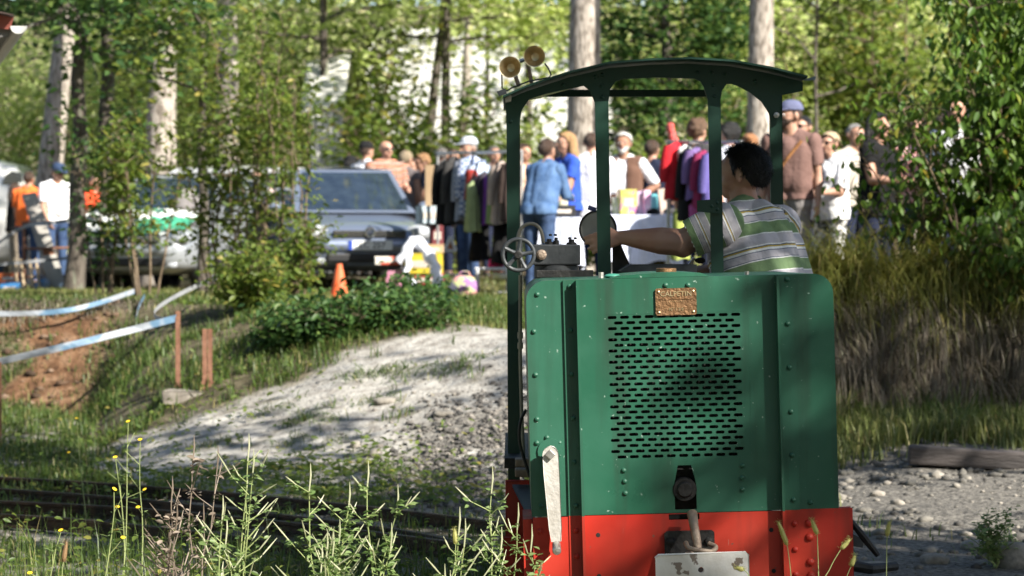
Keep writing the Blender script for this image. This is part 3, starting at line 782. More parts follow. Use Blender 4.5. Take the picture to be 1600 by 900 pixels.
x, y = scatter(1500, 1.1, 4.2, 12, 16.2, lambda x, y: (fbm(x * 2 + 3, y * 2) > .56) * 1.0)
V, F = blades(x, y, .10, .004, 1.0)
mobj('rubble_grass', V, F, gr_green, loc=(3, 14, 0), label='sparse grass tufts on the stony ground at right', cat='grass', kind='stuff')
# ------------------------------------------------------------------ locomotive
FY = 9.0                      # depth of the bonnet face
CY_ = 10.6                    # depth of the cab front frame
def old_paint(name, c, fade, dirt, chip, rough=.42):
    m = bpy.data.materials.new(name); m.use_nodes = True; nt = m.node_tree; N = nt.nodes; L = nt.links; b = N['Principled BSDF']; tc = N.new('ShaderNodeTexCoord')
    def noise(sc, det, stretch=None):
        v = tc.outputs['Object']
        if stretch: mp = N.new('ShaderNodeMapping'); mp.inputs['Scale'].default_value = stretch; L.new(v, mp.inputs[0]); v = mp.outputs[0]
        n = N.new('ShaderNodeTexNoise'); n.inputs['Scale'].default_value = sc; n.inputs['Detail'].default_value = det; L.new(v, n.inputs['Vector']); return n.outputs['Fac']
    def rng_(src, a, c, lo=0, hi=1): r = N.new('ShaderNodeMapRange'); r.inputs['From Min'].default_value = a; r.inputs['From Max'].default_value = c; r.inputs['To Min'].default_value = lo; r.inputs['To Max'].default_value = hi; L.new(src, r.inputs['Value']); return r.outputs['Result']
    def mix(f, A, B): x = N.new('ShaderNodeMix'); x.data_type = 'RGBA'; L.new(f, x.inputs['Factor']); (L.new(A, x.inputs['A']) if not isinstance(A, tuple) else setattr(x.inputs['A'], 'default_value', (*A, 1))); x.inputs['B'].default_value = (*B, 1); return x.outputs['Result']
    col = mix(rng_(noise(2.2, 6), .38, .72, 0, .8), c, fade)
    col = mix(rng_(noise(5.0, 5, (3.0, 3.0, .25)), .50, .74, 0, .8), col, dirt)          # run-down streaks
    col = mix(rng_(noise(46, 6), .69, .72), col, chip)                                     # chips
    col = mix(rng_(noise(30, 3, (5.0, 5.0, .5)), .735, .76, 0, .8), col, tuple(min(1, q * 1.5 + .1) for q in chip))   # scratches
    L.new(col, b.inputs['Base Color']); L.new(rng_(noise(6, 5), .3, .7, rough - .08, rough + .18), b.inputs['Roughness']); b.inputs['Specular IOR Level'].default_value = .35
    bp = N.new('ShaderNodeBump'); bp.inputs['Strength'].default_value = .22; bp.inputs['Distance'].default_value = .02; L.new(noise(4, 4), bp.inputs['Height']); L.new(bp.outputs[0], b.inputs['Normal'])
    MATS[name] = m; return m
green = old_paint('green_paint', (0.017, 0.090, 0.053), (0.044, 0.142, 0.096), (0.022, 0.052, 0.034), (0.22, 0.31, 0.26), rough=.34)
green_cab_shade = M('green_paint_cab_shaded', (0.004, 0.034, 0.021), (0.006, 0.044, 0.027), scale=4, rough=0.4, rough2=.55, bump=.04, bscale=14)  # locomotive green darkened, so the shade of the cab sits in the colour
red = old_paint('red_paint', (0.40, 0.020, 0.011), (0.47, 0.048, 0.026), (0.17, 0.028, 0.018), (0.17, 0.075, 0.05))
black_iron = M('black_iron', (0.012, 0.012, 0.013), (0.03, 0.028, 0.026), scale=20, rough=0.6, metal=.3, bump=.2, bscale=60)
grey_iron = M('grey_iron', (0.05, 0.056, 0.062), (0.085, 0.09, 0.095), scale=12, rough=0.5, metal=.35, bump=.1, bscale=50)
steel = M('bright_steel', (0.55, 0.53, 0.50), (0.40, 0.38, 0.35), scale=16, rough=0.38, metal=.85, bump=.1, bscale=80)
white_iron = M('pale_crank', (0.58, 0.56, 0.52), (0.46, 0.43, 0.39), scale=18, rough=0.5, metal=.35, bump=.15, bscale=60)
brass = M('brass', (0.86, 0.72, 0.46), (0.74, 0.58, 0.33), scale=20, rough=0.36, metal=.85)
old_brass = M('old_brass', (0.24, 0.135, 0.065), (0.17, 0.095, 0.048), scale=16, rough=0.5, metal=.7, bump=.3, bscale=80)
rust_rod = M('rusty_rod', (0.22, 0.16, 0.12), (0.34, 0.27, 0.21), scale=25, rough=0.6, metal=.5, bump=.3, bscale=70)
chipped = M('chipped_white', (0.86, 0.84, 0.80), (0.70, 0.66, 0.60), scale=9, rough=.6, col3=(0.24, 0.19, 0.15), scale3=22, lo3=.56, hi3=.59, bump=.3, bscale=16)
pipe_m = M('beige_conduit', (0.30, 0.27, 0.21), (0.22, 0.20, 0.16), scale=12, rough=.55)
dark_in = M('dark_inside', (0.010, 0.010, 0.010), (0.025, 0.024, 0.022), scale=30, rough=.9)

TILT = R(1.5)
def lrot(px, py):
    x, y = px - 1065, py - 615; c, s = math.cos(TILT), math.sin(TILT)
    return 1065 + x * c + y * s, 615 - x * s + y * c
def LP(px, py, Y=FY, ref=FY):
    """point of the (slightly leaning) locomotive: pixel measured on the bonnet face plane, then set back to depth Y"""
    a, b = lrot(px, py); p = P(a, b, ref); p.y = Y; return p
PXM = FY / FPX                 # metres per photo pixel on the face

loco = thing('locomotive', (0.58, 10.3, 0.0), 'small green and red narrow gauge locomotive with an open cab', 'locomotive')
# --- bonnet shell behind the face
def outline(l, t, r_, b, rad, n=6):
    pts = [(l, b)]
    for k in range(n + 1): a = math.pi + (math.pi / 2) * k / n; pts.append((l + rad + rad * math.cos(a), t + rad + rad * math.sin(a)))
    for k in range(n + 1): a = -math.pi / 2 + (math.pi / 2) * k / n; pts.append((r_ - rad + rad * math.cos(a), t + rad + rad * math.sin(a)))
    pts.append((r_, b)); return pts
OUT = outline(826, 433, 1306, 801, 31)
# face sheet with the ventilation field and the coupling opening left open
vx0, vx1, vy0, vy1 = 950.0, 1172.0, 489.0, 716.0
slot_hole = [(1056, 727), (1077, 727), (1084, 756), (1084, 796), (1050, 796), (1050, 756)]
def holed(name, outer, holes, Y, th, mat, parent, bevel=0.0):
    polys = [[Vector((a, 0, b)) for a, b in outer]] + [[Vector((a, 0, b)) for a, b in h] for h in holes]
    tri = tessellate_polygon(polys)
    flat = [q for p in [outer] + holes for q in p]
    n = len(flat); V = [LP(a, b, Y) for a, b in flat] + [LP(a, b, Y + th) for a, b in flat]
    F = [tuple(t) for t in tri] + [tuple(i + n for i in reversed(t)) for t in tri]
    o0 = 0
    for p in [outer] + holes:
        k = len(p); F += [(o0 + i, o0 + (i + 1) % k, o0 + (i + 1) % k + n, o0 + i + n) for i in range(k)]; o0 += k
    return MB().add(V, F).build(name, mat, parent, bevel=bevel)
face = holed('bonnet_face', OUT, [[(vx0, vy0), (vx1, vy0), (vx1, vy1), (vx0, vy1)], slot_hole], FY, .006, green, loco)
# perforated ventilation field
def grille():
    rows = 26; ph = (vy1 - vy0) / rows; pw = (vx1 - vx0) / 11.5; V = []; F = []
    def quad_ring(cx, cy, x0, x1, y0, y1, hl, hh):
        n = 16; hole = []; rec = []
        for k in range(n):
            a = 2 * math.pi * (k + .5) / n; c, s = math.cos(a), math.sin(a)
            hx = (hl - hh) * (1 if c > 0 else -1) + hh * c; hole.append((cx + hx, cy + hh * s))
            t = min(((x1 - cx) / c) if c > 0 else ((x0 - cx) / c), ((y1 - cy) / s) if s > 0 else ((y0 - cy) / s)); rec.append([cx + c * t, cy + s * t])
        for cnr in ((x0, y0), (x1, y0), (x1, y1), (x0, y1)):      # pull the nearest boundary points into the corners
            k = min(range(n), key=lambda q: (rec[q][0] - cnr[0]) ** 2 + (rec[q][1] - cnr[1]) ** 2); rec[k] = list(cnr)
        o = len(V)
        V.extend([LP(a, b, FY + .0005) for a, b in rec]); V.extend([LP(a, b, FY + .0005) for a, b in hole]); V.extend([LP(a, b, FY + .006) for a, b in hole])
        for k in range(n):
            q = (k + 1) % n; F.append((o + k, o + q, o + n + q, o + n + k)); F.append((o + n + k, o + n + q, o + 2 * n + q, o + 2 * n + k))
    def plain(x0, x1, y0, y1):
        o = len(V); V.extend([LP(a, b, FY + .0005) for a, b in ((x0, y0), (x1, y0), (x1, y1), (x0, y1))]); F.append((o, o + 1, o + 2, o + 3))
    for i in range(rows):
        y0 = vy0 + i * ph; y1 = y0 + ph; cyy = (y0 + y1) / 2; off = 0 if i % 2 == 0 else pw * .5; nn = 11
        if off: plain(vx0, vx0 + off, y0, y1)
        for k in range(nn):
            x0 = vx0 + off + k * pw
            if off and k == nn - 1: plain(x0, vx1, y0, y1); break
            quad_ring(x0 + pw / 2, cyy, x0, x0 + pw, y0, y1, 7.0, 2.5)
        if not off: plain(vx0 + nn * pw, vx1, y0, y1)
    return MB().add(V, F).build('ventilation_grille', green, face)
grille()
MB().box(LP(1061, 602, FY + .10), (.50, .02, .52)).build('radiator', dark_in, loco)
for k in range(24):
    p = LP(960 + k * 9.0, 602, FY + .085); MB().box(p, (.004, .02, .50)).build('radiator_fin', black_iron, loco)
# shell: side and top skin running back to the cab
V = []; F = []; B0 = outline(826, 433, 1306, 801, 31)
for Y in (FY + .0062, 10.45):
    for a, b in B0: V.append(LP(a, b, Y))
n = len(B0)
F = [(i, i + 1, i + 1 + n, i + n) for i in range(n - 1)]
MB().add(V, F).build('bonnet_skin', green, loco, smooth=True)
# slightly crowned hatch on the bonnet top
hatch = [(960, 432.6), (975, 429), (1000, 427), (1035, 425.5), (1070, 425.5), (1100, 427), (1115, 432.6)]
MB().prism([LP(a, b, FY + .05) for a, b in hatch], (0, .9, 0)).build('bonnet_hatch', green, loco)
# filler ring, knob and small fittings on top
MB().lathe(LP(1055, 433, FY + .35), (0, 0, 1), [(0, .036), (.028, .036), (.03, .033), (.03, .024), (.022, .02), (.022, .001)], 20).build('filler_cap', old_brass, loco, smooth=True)
MB().sphere(LP(967, 430, FY + .30), .03, scale=(1, .7, .32)).build('top_fitting', M('teal_fitting', (.05, .22, .16), rough=.4), loco, smooth=True)
MB().lathe(LP(947, 432, FY + .2), (0, 0, 1), [(0, .010), (.02, .010), (.02, .001)], 10).build('bolt', steel, loco)
MB().lathe(LP(1182, 433, FY + .25), (0, 0, 1), [(0, .008), (.012, .008), (.012, .001)], 8).build('bolt', steel, loco)

# --- lower red part
holed('buffer_beam', [(906, 802), (1217, 802), (1217, 960), (906, 960)], [[(1040, 830 - 27), (1088, 830 - 27), (1088, 812), (1040, 812)]], FY - .001, .012, red, loco)
MB().prism([LP(a, b, FY - .004) for a, b in ((828, 803.5), (905, 803.5), (905, 960), (828, 960))], (0, .016, 0)).build('beam_side_plate', red, loco, bevel=.002)
MB().prism([LP(a, b, FY - .006) for a, b in ((1246, 801), (1326, 801), (1326, 960), (1246, 960))], (0, .05, 0)).build('beam_side_plate', red, loco, bevel=.002)
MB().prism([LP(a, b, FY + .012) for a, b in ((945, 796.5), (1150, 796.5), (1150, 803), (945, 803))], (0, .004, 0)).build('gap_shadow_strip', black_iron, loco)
# running plate and side frames at left, set back
MB().prism([LP(812, 806, FY + .02), LP(812, 960, FY + .02), LP(826, 960, FY + .02), LP(826, 806, FY + .02)], (0, .35, 0)).build('side_frame', red, loco)
MB().prism([P(791, 752, 10.2), P(791, 900, 10.2), P(834, 900, 10.2), P(834, 752, 10.2)], (0, .03, 0)).build('side_frame', red, loco, bevel=.003)
MB().prism([P(788, 840, 9.95), P(788, 905, 9.95), P(838, 905, 9.95), P(838, 840, 9.95)], (0, .03, 0)).build('side_frame', red, loco, bevel=.003)
MB().add([P(800, 757, 10.15), P(834, 757, 10.15), P(836, 812, 9.1), P(828, 812, 9.1)], [(0, 1, 2, 3)]).add([P(800, 760, 10.15), P(834, 760, 10.15), P(836, 815, 9.1), P(828, 815, 9.1)], [(3, 2, 1, 0)]).build('running_plate', grey_iron, loco)
for dz, yy in ((738, 10.1), (722, 10.3)):
    MB().box(P(817, dz, yy), (.06, .10, .03)).build('step_block', rust_rod, loco, bevel=.004)
# chassis under the bonnet, axle boxes and wheels
MB().box((.58, 10.4, .36), (.74, 2.6, .22)).build('chassis', black_iron, loco)
for wy in (9.55, 11.1):
    for wx in (.30, .90):
        w = MB(); w.lathe((wx - .03, wy, .275), (1, 0, 0), [(-.0, .001), (0, .15), (0, .18), (.045, .18), (.045, .205), (.06, .205), (.06, .001)], 28).build('wheel', black_iron, loco, smooth=True)
    MB().tube([(.28, wy, .275), (.92, wy, .275)], .03, 10).build('axle', black_iron, loco)
# --- angle irons on the face
def angle_iron(x0, x1, leg, legw, side):
    for nm, y0, y1, mat in (('angle_iron', 433.5, 801, green), ('angle_iron', 801.2, 960, red)):
        m = MB(); m.prism([LP(a, b, FY - .0075) for a, b in ((x0, y0), (x1, y0), (x1, y1), (x0, y1))], (0, .007, 0))
        m.prism([LP(a, b, FY - .042) for a, b in ((leg, y0), (leg + legw, y0), (leg + legw, y1), (leg, y1))], (0, .0335, 0))
        m.build(nm, mat, loco, bevel=.0012)
angle_iron(884, 908, 904, 4.0, -1)
angle_iron(1216, 1245.5, 1216, 4.0, 1)
# --- rivets
def dome():
    m = MB(); m.lathe((0, 0, 0), (0, -1, 0), [(0, 1.0), (.25, .97), (.55, .75), (.72, .4), (.76, .001)], 12)
    me = fast_mesh('rivet', np.array(m.V), m.F); me.polygons.foreach_set('use_smooth', np.ones(len(me.polygons), dtype=bool)); return me
dome_g = dome(); dome_g.materials.append(green); dome_r = dome(); dome_r.materials.append(red); dome_c = dome(); dome_c.materials.append(green_cab_shade)
def rivet(me, p, r, parent=loco):
    o = bpy.data.objects.new('rivet', me); COL.objects.link(o); o.parent = parent; o.location = Vector(p) - ORI[parent]; o.scale = (r, r, r)
def rv(me, px, py, r, Y):
    p = P(px, py, FY); p.y = Y; rivet(me, p, r)
S_ = .0092
for x_, y_ in [(839.5, 460), (834, 518), (836.7, 585.6), (839, 655), (838.7, 692), (854.6, 683.7), (874, 692), (875, 712), (845, 791), (873, 790.5), (1040, 445.5), (1075, 445.5), (974.5, 735), (976, 752), (977, 770.5), (1159.5, 728), (1159.5, 746.7), (1160, 765), (1266, 785)]:
    rv(dome_g, x_, y_, S_, FY)
for x_, y_ in [(890, 448), (891.5, 516), (893, 585), (895.5, 653), (897, 722), (900, 790), (1229.5, 436.7), (1230.5, 505.6), (1233, 574), (1235.5, 643), (1237, 711), (1239.5, 780.6)]:
    rv(dome_g, x_, y_, S_, FY - .0075)
for x_, y_ in [(844, 830), (845, 872)]: rv(dome_r, x_, y_, .0105, FY - .004)
for x_, y_ in [(900, 829), (901, 869), (1241, 818), (1242, 858), (1243, 897)]: rv(dome_r, x_, y_, .0105, FY - .0075)
for x_, y_ in [(1264, 817), (1264.5, 839), (1266, 878), (1267, 899)]: rv(dome_r, x_, y_, .0145, FY - .006)
for x_, y_ in [(934.5, 836), (1205, 828), (1209, 892), (936, 900)]:
    p = P(x_, y_, FY); p.y = FY - .0013; MB().lathe(p, (0, 1, 0), [(0, .0078), (-.0006, .007), (-.0006, .0001)], 14).build('hole_shade_disc', dark_in, loco)  # flat black discs put the shade of open holes into colour
# --- maker's plate
plate = MB().prism([LP(a, b, FY - .007) for a, b in ((1028, 452), (1030, 450), (1090, 450), (1092, 452), (1092, 490), (1090, 492), (1030, 492), (1028, 490))], (0, .0068, 0)).build('maker_plate', old_brass, loco, bevel=.0025)
xd = LP(1100, 470) - LP(1000, 470); zd = LP(1060, 400) - LP(1060, 500)
for txt, yy, sz in (('CALPETIN', 459, .024), ('- - - - - - - -', 470, .012), ('N° 1 2 0', 483, .014)):
    text_obj(txt, sz, .0012, brass, plate, LP(1060, yy, FY - .0078), xd, zd)
MB().prism([LP(a, b, FY - .009) for a, b in ((1034, 466.3), (1086, 466.3), (1086, 467.6), (1034, 467.6))], (0, .002, 0)).build('raised_line', old_brass, plate)
for a, b in ((1033, 455), (1087, 455), (1033, 487), (1087, 487)):
    MB().sphere(LP(a, b, FY - .007), .0045, 8, 6).build('plate_screw', brass, plate)
# --- starting crank
ck = [LP(857, 705, FY - .045), LP(859, 760, FY - .050), LP(862, 825, FY - .055)]
m = MB()
pr = []
for k in range(9): a = math.pi + math.pi * k / 8; pr.append((857.5 + 12.5 * math.cos(a), 703 + 12.5 * math.sin(a)))
pr += [(871, 735), (872, 818), (870, 838), (856, 838), (852, 818), (846, 735)]
crank = m.prism([LP(a, b, FY - .052) for a, b in pr], (0, .011, 0)).build('starting_crank', white_iron, loco, bevel=.0025)
MB().lathe(LP(857, 705, FY), (0, -1, 0), [(0, .017), (.041, .017), (.0411, .001)], 14).build('crank_shaft', black_iron, loco)
MB().lathe(LP(858, 700, FY - .0004), (0, -1, 0), [(0, .044), (.006, .044), (.006, .001)], 20).build('crank_boss', green, loco)
nm = MB().box((0, 0, 0), (.026, .012, .026), Matrix.Rotation(R(42), 3, 'Y'), bev=.002)
nm.V = [tuple(Vector(v) + LP(857, 703, FY - .058)) for v in nm.V]; nm.build('crank_nut', steel, crank)
MB().lathe(LP(863, 843, FY - .035), Vector((0, -1, -.15)), [(0, .014), (.09, .015), (.098, .012), (.1, .001)], 16).build('crank_grip', steel, crank, smooth=True)
# --- coupling
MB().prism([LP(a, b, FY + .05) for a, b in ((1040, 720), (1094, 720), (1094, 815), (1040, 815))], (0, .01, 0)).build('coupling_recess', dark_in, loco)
MB().lathe(LP(1066, 765, FY + .05), (0, -1, 0), [(0, .041), (.05, .041), (.055, .038), (.055, .028), (.062, .026), (.066, .022), (.066, .001)], 26).build('coupling_shaft', black_iron, loco, smooth=True)
MB().prism([LP(a, b, FY - .016) for a, b in ((1032, 832), (1036, 829), (1106, 829), (1110, 832), (1110, 880), (1032, 880))], (0, .014, 0)).build('coupling_plate', black_iron, loco, bevel=.003)
for a in (1041, 1101):
    MB().lathe(LP(a, 845, FY - .016), (0, -1, 0), [(0, .013), (.010, .013), (.012, .001)], 6).build('bolt', black_iron, loco)
MB().tube([LP(1075, 800, FY - .05), LP(1076, 818, FY - .10), LP(1079, 840, FY - .13), LP(1080, 870, FY - .13)], [.018, .0155, .0145, .0145], 14).build('coupling_pin', rust_rod, loco, smooth=True)
MB().tube(spline([LP(1062, 842, FY - .12), LP(1066, 849, FY - .15), LP(1082, 852, FY - .16), LP(1100, 855, FY - .15), LP(1108, 850, FY - .12), LP(1098, 845, FY - .10)], 6), .0085, 10).build('pin_handle', rust_rod, loco, smooth=True)
MB().torus(LP(1078, 862, FY - .12), (0.1, 0, 1), .034, .008).build('coupling_ring', rust_rod, loco, smooth=True)
bp_ = holed('coupling_buffer_plate', [(1013, 860), (1018, 857), (1151, 856), (1156, 860), (1156, 960), (1013, 960)], [[(1082 + 4.4 * math.cos(k * math.pi / 5), 881 + 4.4 * math.sin(k * math.pi / 5)) for k in range(10)]], FY - .19, .02, chipped, loco, bevel=.003)
MB().box(LP(1084, 915, FY - .09), (.10, .17, .12)).build('buffer_stock', black_iron, loco)

# --- cab front frame
cab_poly = [(794, 760), (791.6, 200), (790, 161), (789.5, 156), (823, 142.5), (886.6, 121.5), (950, 106.5), (1013, 101.5), (1076, 99.5), (1140, 103.5), (1199, 114), (1254.5, 127.5), (1254.5, 142), (1222, 148.6),
            (1221, 165), (1212, 196), (1205, 200), (1204, 187), (1201, 176), (1190, 159), (1171, 144), (1152, 134), (1143, 131), (1135.5, 131), (1128, 142), (1125.8, 157), (1131, 445), (1112, 445), (1106, 157), (1099.7, 136), (1094, 127), (1086, 123), (1030, 121), (975, 123), (962, 127), (953, 140), (950.7, 161), (955, 445), (934.5, 445), (929.6, 161), (922, 142), (912, 134), (853, 146), (827, 155), (815, 172), (811, 199), (812.5, 760)]
cab = MB().prism([P(a, b, CY_) for a, b in cab_poly], (0, .014, 0)).build('cab_front_frame', green_cab_shade, loco, bevel=.002)
for a, b, Y in ((953, 445, CY_), (1129.5, 445, CY_)):          # the lit return flanges of the posts
    MB().prism([P(a, 445, Y + .015), P(a - 3.5, 165, Y + .015), P(a - 6, 165, Y + .015), P(a - 2.5, 445, Y + .015)], (0, .035, 0)).build('post_flange', green_cab_shade, loco)
for a, b in [(930, 120), (941, 117), (940, 135), (941, 152), (1090, 113), (1112, 114), (1133, 116), (1114, 133), (1116, 150), (798, 190), (1215, 178), (1180, 127), (880, 133)]:
    p = P(a, b, CY_); rivet(dome_c, p, .008)
MB().lathe(P(1213, 180, CY_ - .003), (0, -1, 0), [(0, .012), (.010, .012), (.012, .001)], 6).build('bolt', steel, loco)
# door catch on the third post
MB().prism([P(a, b, CY_ - .02) for a, b in ((1090, 314), (1126, 311), (1126, 333), (1090, 330))], (0, .018, 0)).build('door_catch', green_cab_shade, loco, bevel=.002)
for a, b in ((1121, 317), (1121, 327), (1112, 322)): rivet(dome_c, P(a, b, CY_ - .02), .007)
# roof: curved sheet with a front overhang
rt = [(786, 156.5), (823, 140), (886.6, 119), (950, 104), (1013, 99), (1076, 97), (1140, 101), (1199, 111.5), (1256, 125.5)]
top = [P(a, b, CY_) for a, b in rt]
V = []; F = []
for Yy in (CY_ - .14, 11.42):
    for p in top: V.append((p.x, Yy, p.z + .002)); 
    for p in top: V.append((p.x, Yy, p.z + .010))
k = len(top)
for i in range(k - 1):
    F += [(i, i + 1, 2 * k + i + 1, 2 * k + i), (k + i, 3 * k + i, 3 * k + i + 1, k + i + 1), (i, k + i, k + i + 1, i + 1), (2 * k + i, 2 * k + i + 1, 3 * k + i + 1, 3 * k + i)]
F += [(0, 2 * k, 3 * k, k), (k - 1, 2 * k - 1, 4 * k - 1, 3 * k - 1)]
roof = MB().add(V, F).build('roof', green_cab_shade, loco, smooth=True)
blue_lip = M('blue_lip', (.10, .14, .18), (.16, .20, .23), rough=.4, metal=.3)
MB().add([P(1256, 124, CY_ - .10), P(1275, 119, CY_ - .10), P(1275, 119, 11.3), P(1256, 124, 11.3), P(1256, 126, CY_ - .10), P(1274, 125, CY_ - .10), P(1274, 122, 11.3), P(1256, 126, 11.3)],
         [(0, 1, 2, 3), (4, 7, 6, 5), (0, 4, 5, 1), (1, 5, 6, 2), (2, 6, 7, 3)]).build('rain_gutter', blue_lip, roof)
MB().prism([P(776, 143, CY_ - .06), P(790, 138, CY_ - .06), P(792, 146, CY_ - .06), P(780, 150, CY_ - .06)], (0, .02, 0)).build('roof_tab', grey_iron, roof)
MB().prism([P(789, 150, CY_ - .07), P(799, 147, CY_ - .07), P(799, 158, CY_ - .07), P(790, 160, CY_ - .07)], (0, .05, 0)).build('roof_bracket', steel, roof)
MB().tube([P(815, 155, CY_ + .05), P(845, 150, CY_ + .05), P(848, 149, CY_ + .05), P(906, 133, CY_ + .05)], [.008, .009, .006, .006], 8).build('brass_rod', brass, roof)
# rear frame of the cab (behind the front posts)
MB().prism([P(1203.5, 130, 11.30), P(1222, 130, 11.30), P(1226, 620, 11.30), P(1207.5, 620, 11.30)], (0, .04, 0)).build('side_post', green_cab_shade, loco, bevel=.003)
for xx in (.012, .872):
    MB().box((xx, 11.36, 1.32), (.045, .03, 1.43)).build('rear_post', green_cab_shade, loco)
MB().box((.44, 11.40, 2.10), (.86, .02, .03)).build('rear_beam', green_cab_shade, loco)
# floor, seat, back wall of the cab
MB().box((.58, 11.1, .59), (1.22, 1.5, .04)).build('cab_floor', black_iron, loco)
MB().box((1.06, 11.25, .86), (.34, .42, .06), bev=.02).build('seat_cushion', M('seat_leather', (.03, .022, .018), rough=.6), loco)
MB().box((1.06, 11.25, .73), (.30, .38, .22)).build('seat_box', black_iron, loco)
MB().box((.58, 10.52, .95), (.96, .03, .70)).build('dashboard', green_cab_shade, loco)
MB().prism([P(970, 424, 10.55), P(1088, 424, 10.55), P(1088, 414, 10.55), P(985, 414, 10.55)], (0, .3, 0)).build('control_desk', grey_iron, loco, bevel=.004)
# --- horns
for (px_, py_, Yh) in ((797, 105, 10.62), (835, 88, 10.66)):
    c = P(px_, py_, Yh)
    h_ = thing_c = MB().lathe(c, Vector((.06, 1, .03)), [(0, .0425), (-.004, .0435), (-.003, .041), (.012, .034), (.03, .024), (.055, .016), (.058, .0001)], 28)
    horn = h_.build('horn_bell', brass, loco, smooth=True)
    MB().lathe(c, Vector((.06, 1, .03)), [(.0, .0433), (.014, .037), (.035, .027), (.06, .019), (.14, .014), (.25, .011), (.26, .018), (.30, .018), (.302, .001)], 24).build('horn_tube', brass, horn, smooth=True)
MB().tube([P(805, 118, 10.72), P(811, 135, 10.72)], .009, 10).build('horn_stand', rust_rod, loco)
MB().tube([P(826, 104, 10.74), P(831, 132, 10.74)], .008, 10).build('horn_stand', rust_rod, loco)
MB().tube([P(812, 96, 10.72), P(822, 92, 10.72)], .008, 8).build('horn_clamp', steel, loco)
MB().tube([P(784, 116, 10.7), P(784.5, 138, 10.7), P(792, 142, 10.7), P(800, 137, 10.7), P(826, 127, 10.7), P(858, 121, 10.7), P(861, 117, 10.7), P(857, 107, 10.7), P(851, 99, 10.7)], .0035, 6).build('horn_wire', grey_iron, loco)

# --- fittings left of the bonnet: handwheel, engine block, pipes
drum_m = M('dark_drum', (0.028, 0.032, 0.036), (0.05, 0.054, 0.058), scale=12, rough=0.55, metal=.3, bump=.1, bscale=50)
hc = P(810, 398, 10.18)
hw = MB().torus(hc, (0, 1, 0), .060, .0085, 32, 10).build('handwheel', grey_iron, loco, smooth=True)
for k in range(5):
    a = R(10 + 72 * k); d = Vector((math.cos(a), 0, math.sin(a)))
    MB().tube([hc + d * .008, hc + d * .035, hc + d * .058], [.0105, .0075, .010], 8).build('spoke', grey_iron, hw, smooth=True)
MB().lathe(hc + Vector((0, .02, 0)), (0, -1, 0), [(0, .016), (.034, .016), (.036, .012), (.036, .001)], 14).build('hub', black_iron, hw)
MB().tube([hc, hc + Vector((0, .25, 0))], .009, 8).build('handwheel_shaft', grey_iron, loco)
MB().tube(spline([P(812, 425, 10.35), P(809, 390, 10.35), P(811, 364, 10.35), P(820, 352, 10.35), P(834, 350, 10.35), P(845, 360, 10.35), P(849, 380, 10.35)], 5), .0075, 10).build('hoop_pipe', pipe_m, loco, smooth=True)
MB().box(P(869, 398, 10.30), (.185, .17, .080), bev=.006).build('engine_block', drum_m, loco)
MB().lathe(P(869, 433, 10.30), (0, 0, 1), [(0, .085), (.045, .085), (.047, .08), (.047, .001)], 28).build('engine_drum', drum_m, loco, smooth=True)
MB().box(P(882, 428, 10.2), (.22, .10, .03), bev=.003).build('mount_rail', black_iron, loco)
for a, b, w in ((858, 379, 13), (869, 377, 9), (893, 380, 16)):
    MB().lathe(P(a, b + 8, 10.28), (0, 0, 1), [(0, w / FPX * 5.2), (.022, w / FPX * 5.2), (.024, w / FPX * 3), (.034, w / FPX * 3), (.035, .001)], 8).build('valve_nut', black_iron, loco)
for a, b in ((860, 369), (868, 369), (890, 374), (899, 374)):
    MB().lathe(P(a, b, 10.28), (0, 0, 1), [(0, .007), (.008, .007), (.009, .001)], 6).build('bolt', black_iron, loco)
MB().lathe(P(846, 398, 10.22), (0, -1, 0), [(0, .02), (.015, .02), (.02, .012), (.02, .001)], 14).build('rusty_plug', rust_rod, loco)
MB().tube([P(813, 430, 10.30), P(813, 560, 10.3), P(815, 640, 10.3), P(818, 720, 10.3)], .0075, 10).build('conduit', pipe_m, loco, smooth=True)
for b in (524, 540): MB().lathe(P(813, b, 10.3), (0, 0, 1), [(-.012, .011), (.012, .011)], 12).build('conduit_joint', pipe_m, loco)
MB().tube(spline([P(822, 640, 10.0), P(813, 660, 10.0), P(812, 690, 10.0), P(820, 720, 10.0), P(828, 745, 10.0)], 5), .006, 8).build('black_hose', black_iron, loco, smooth=True)
# side bar dangling at the right
MB().tube([P(1330, 815, 9.3), P(1352, 842, 9.3), P(1372, 868, 9.3)], [.010, .014, .010], 8).build('brake_rod', black_iron, loco)
MB().prism([P(1330, 833, 9.4), P(1350, 843, 9.4), P(1348, 856, 9.4), P(1330, 853, 9.4)], (0, .03, 0)).build('side_bracket', grey_iron, loco)
MB().tube([P(1332, 884, 10.9), P(1360, 889, 10.9), P(1400, 885, 11.0)], [.022, .022, .018], 8).build('iron_bar', black_iron, label='black iron bar on the stones right of the locomotive', cat='bar')
# --- round lamp the driver reaches for
lc = P(934, 358, 11.05)
lamp = MB().lathe(lc, (0, -1, 0), [(-.05, .03), (-.03, .062), (.0, .076), (.012, .080), (.018, .079), (.018, .072), (.010, .071)], 32).build('gauge_housing', black_iron, loco, smooth=True)
MB().lathe(lc, (0, -1, 0), [(.012, .072), (.014, .03), (.014, .0001)], 32).build('gauge_dial', M('dial_grey', (.33, .33, .31), (.42, .42, .40), rough=.3), lamp)
MB().box(P(925, 326, 10.95), (.035, .03, .018), Matrix.Rotation(R(18), 3, 'Y')).build('gauge_tab', M('navy_tab', (.02, .03, .10), rough=.5), lamp)
MB().prism([P(957, 375, 10.97), P(966, 372, 10.97), P(992, 432, 10.97), P(957, 432, 10.97)], (0, .02, 0)).build('gauge_bracket', black_iron, loco)
MB().tube([P(1070, 424, 10.9), P(1084, 404, 10.9), P(1092, 408, 10.9)], .007, 8).build('lever', steel, loco)
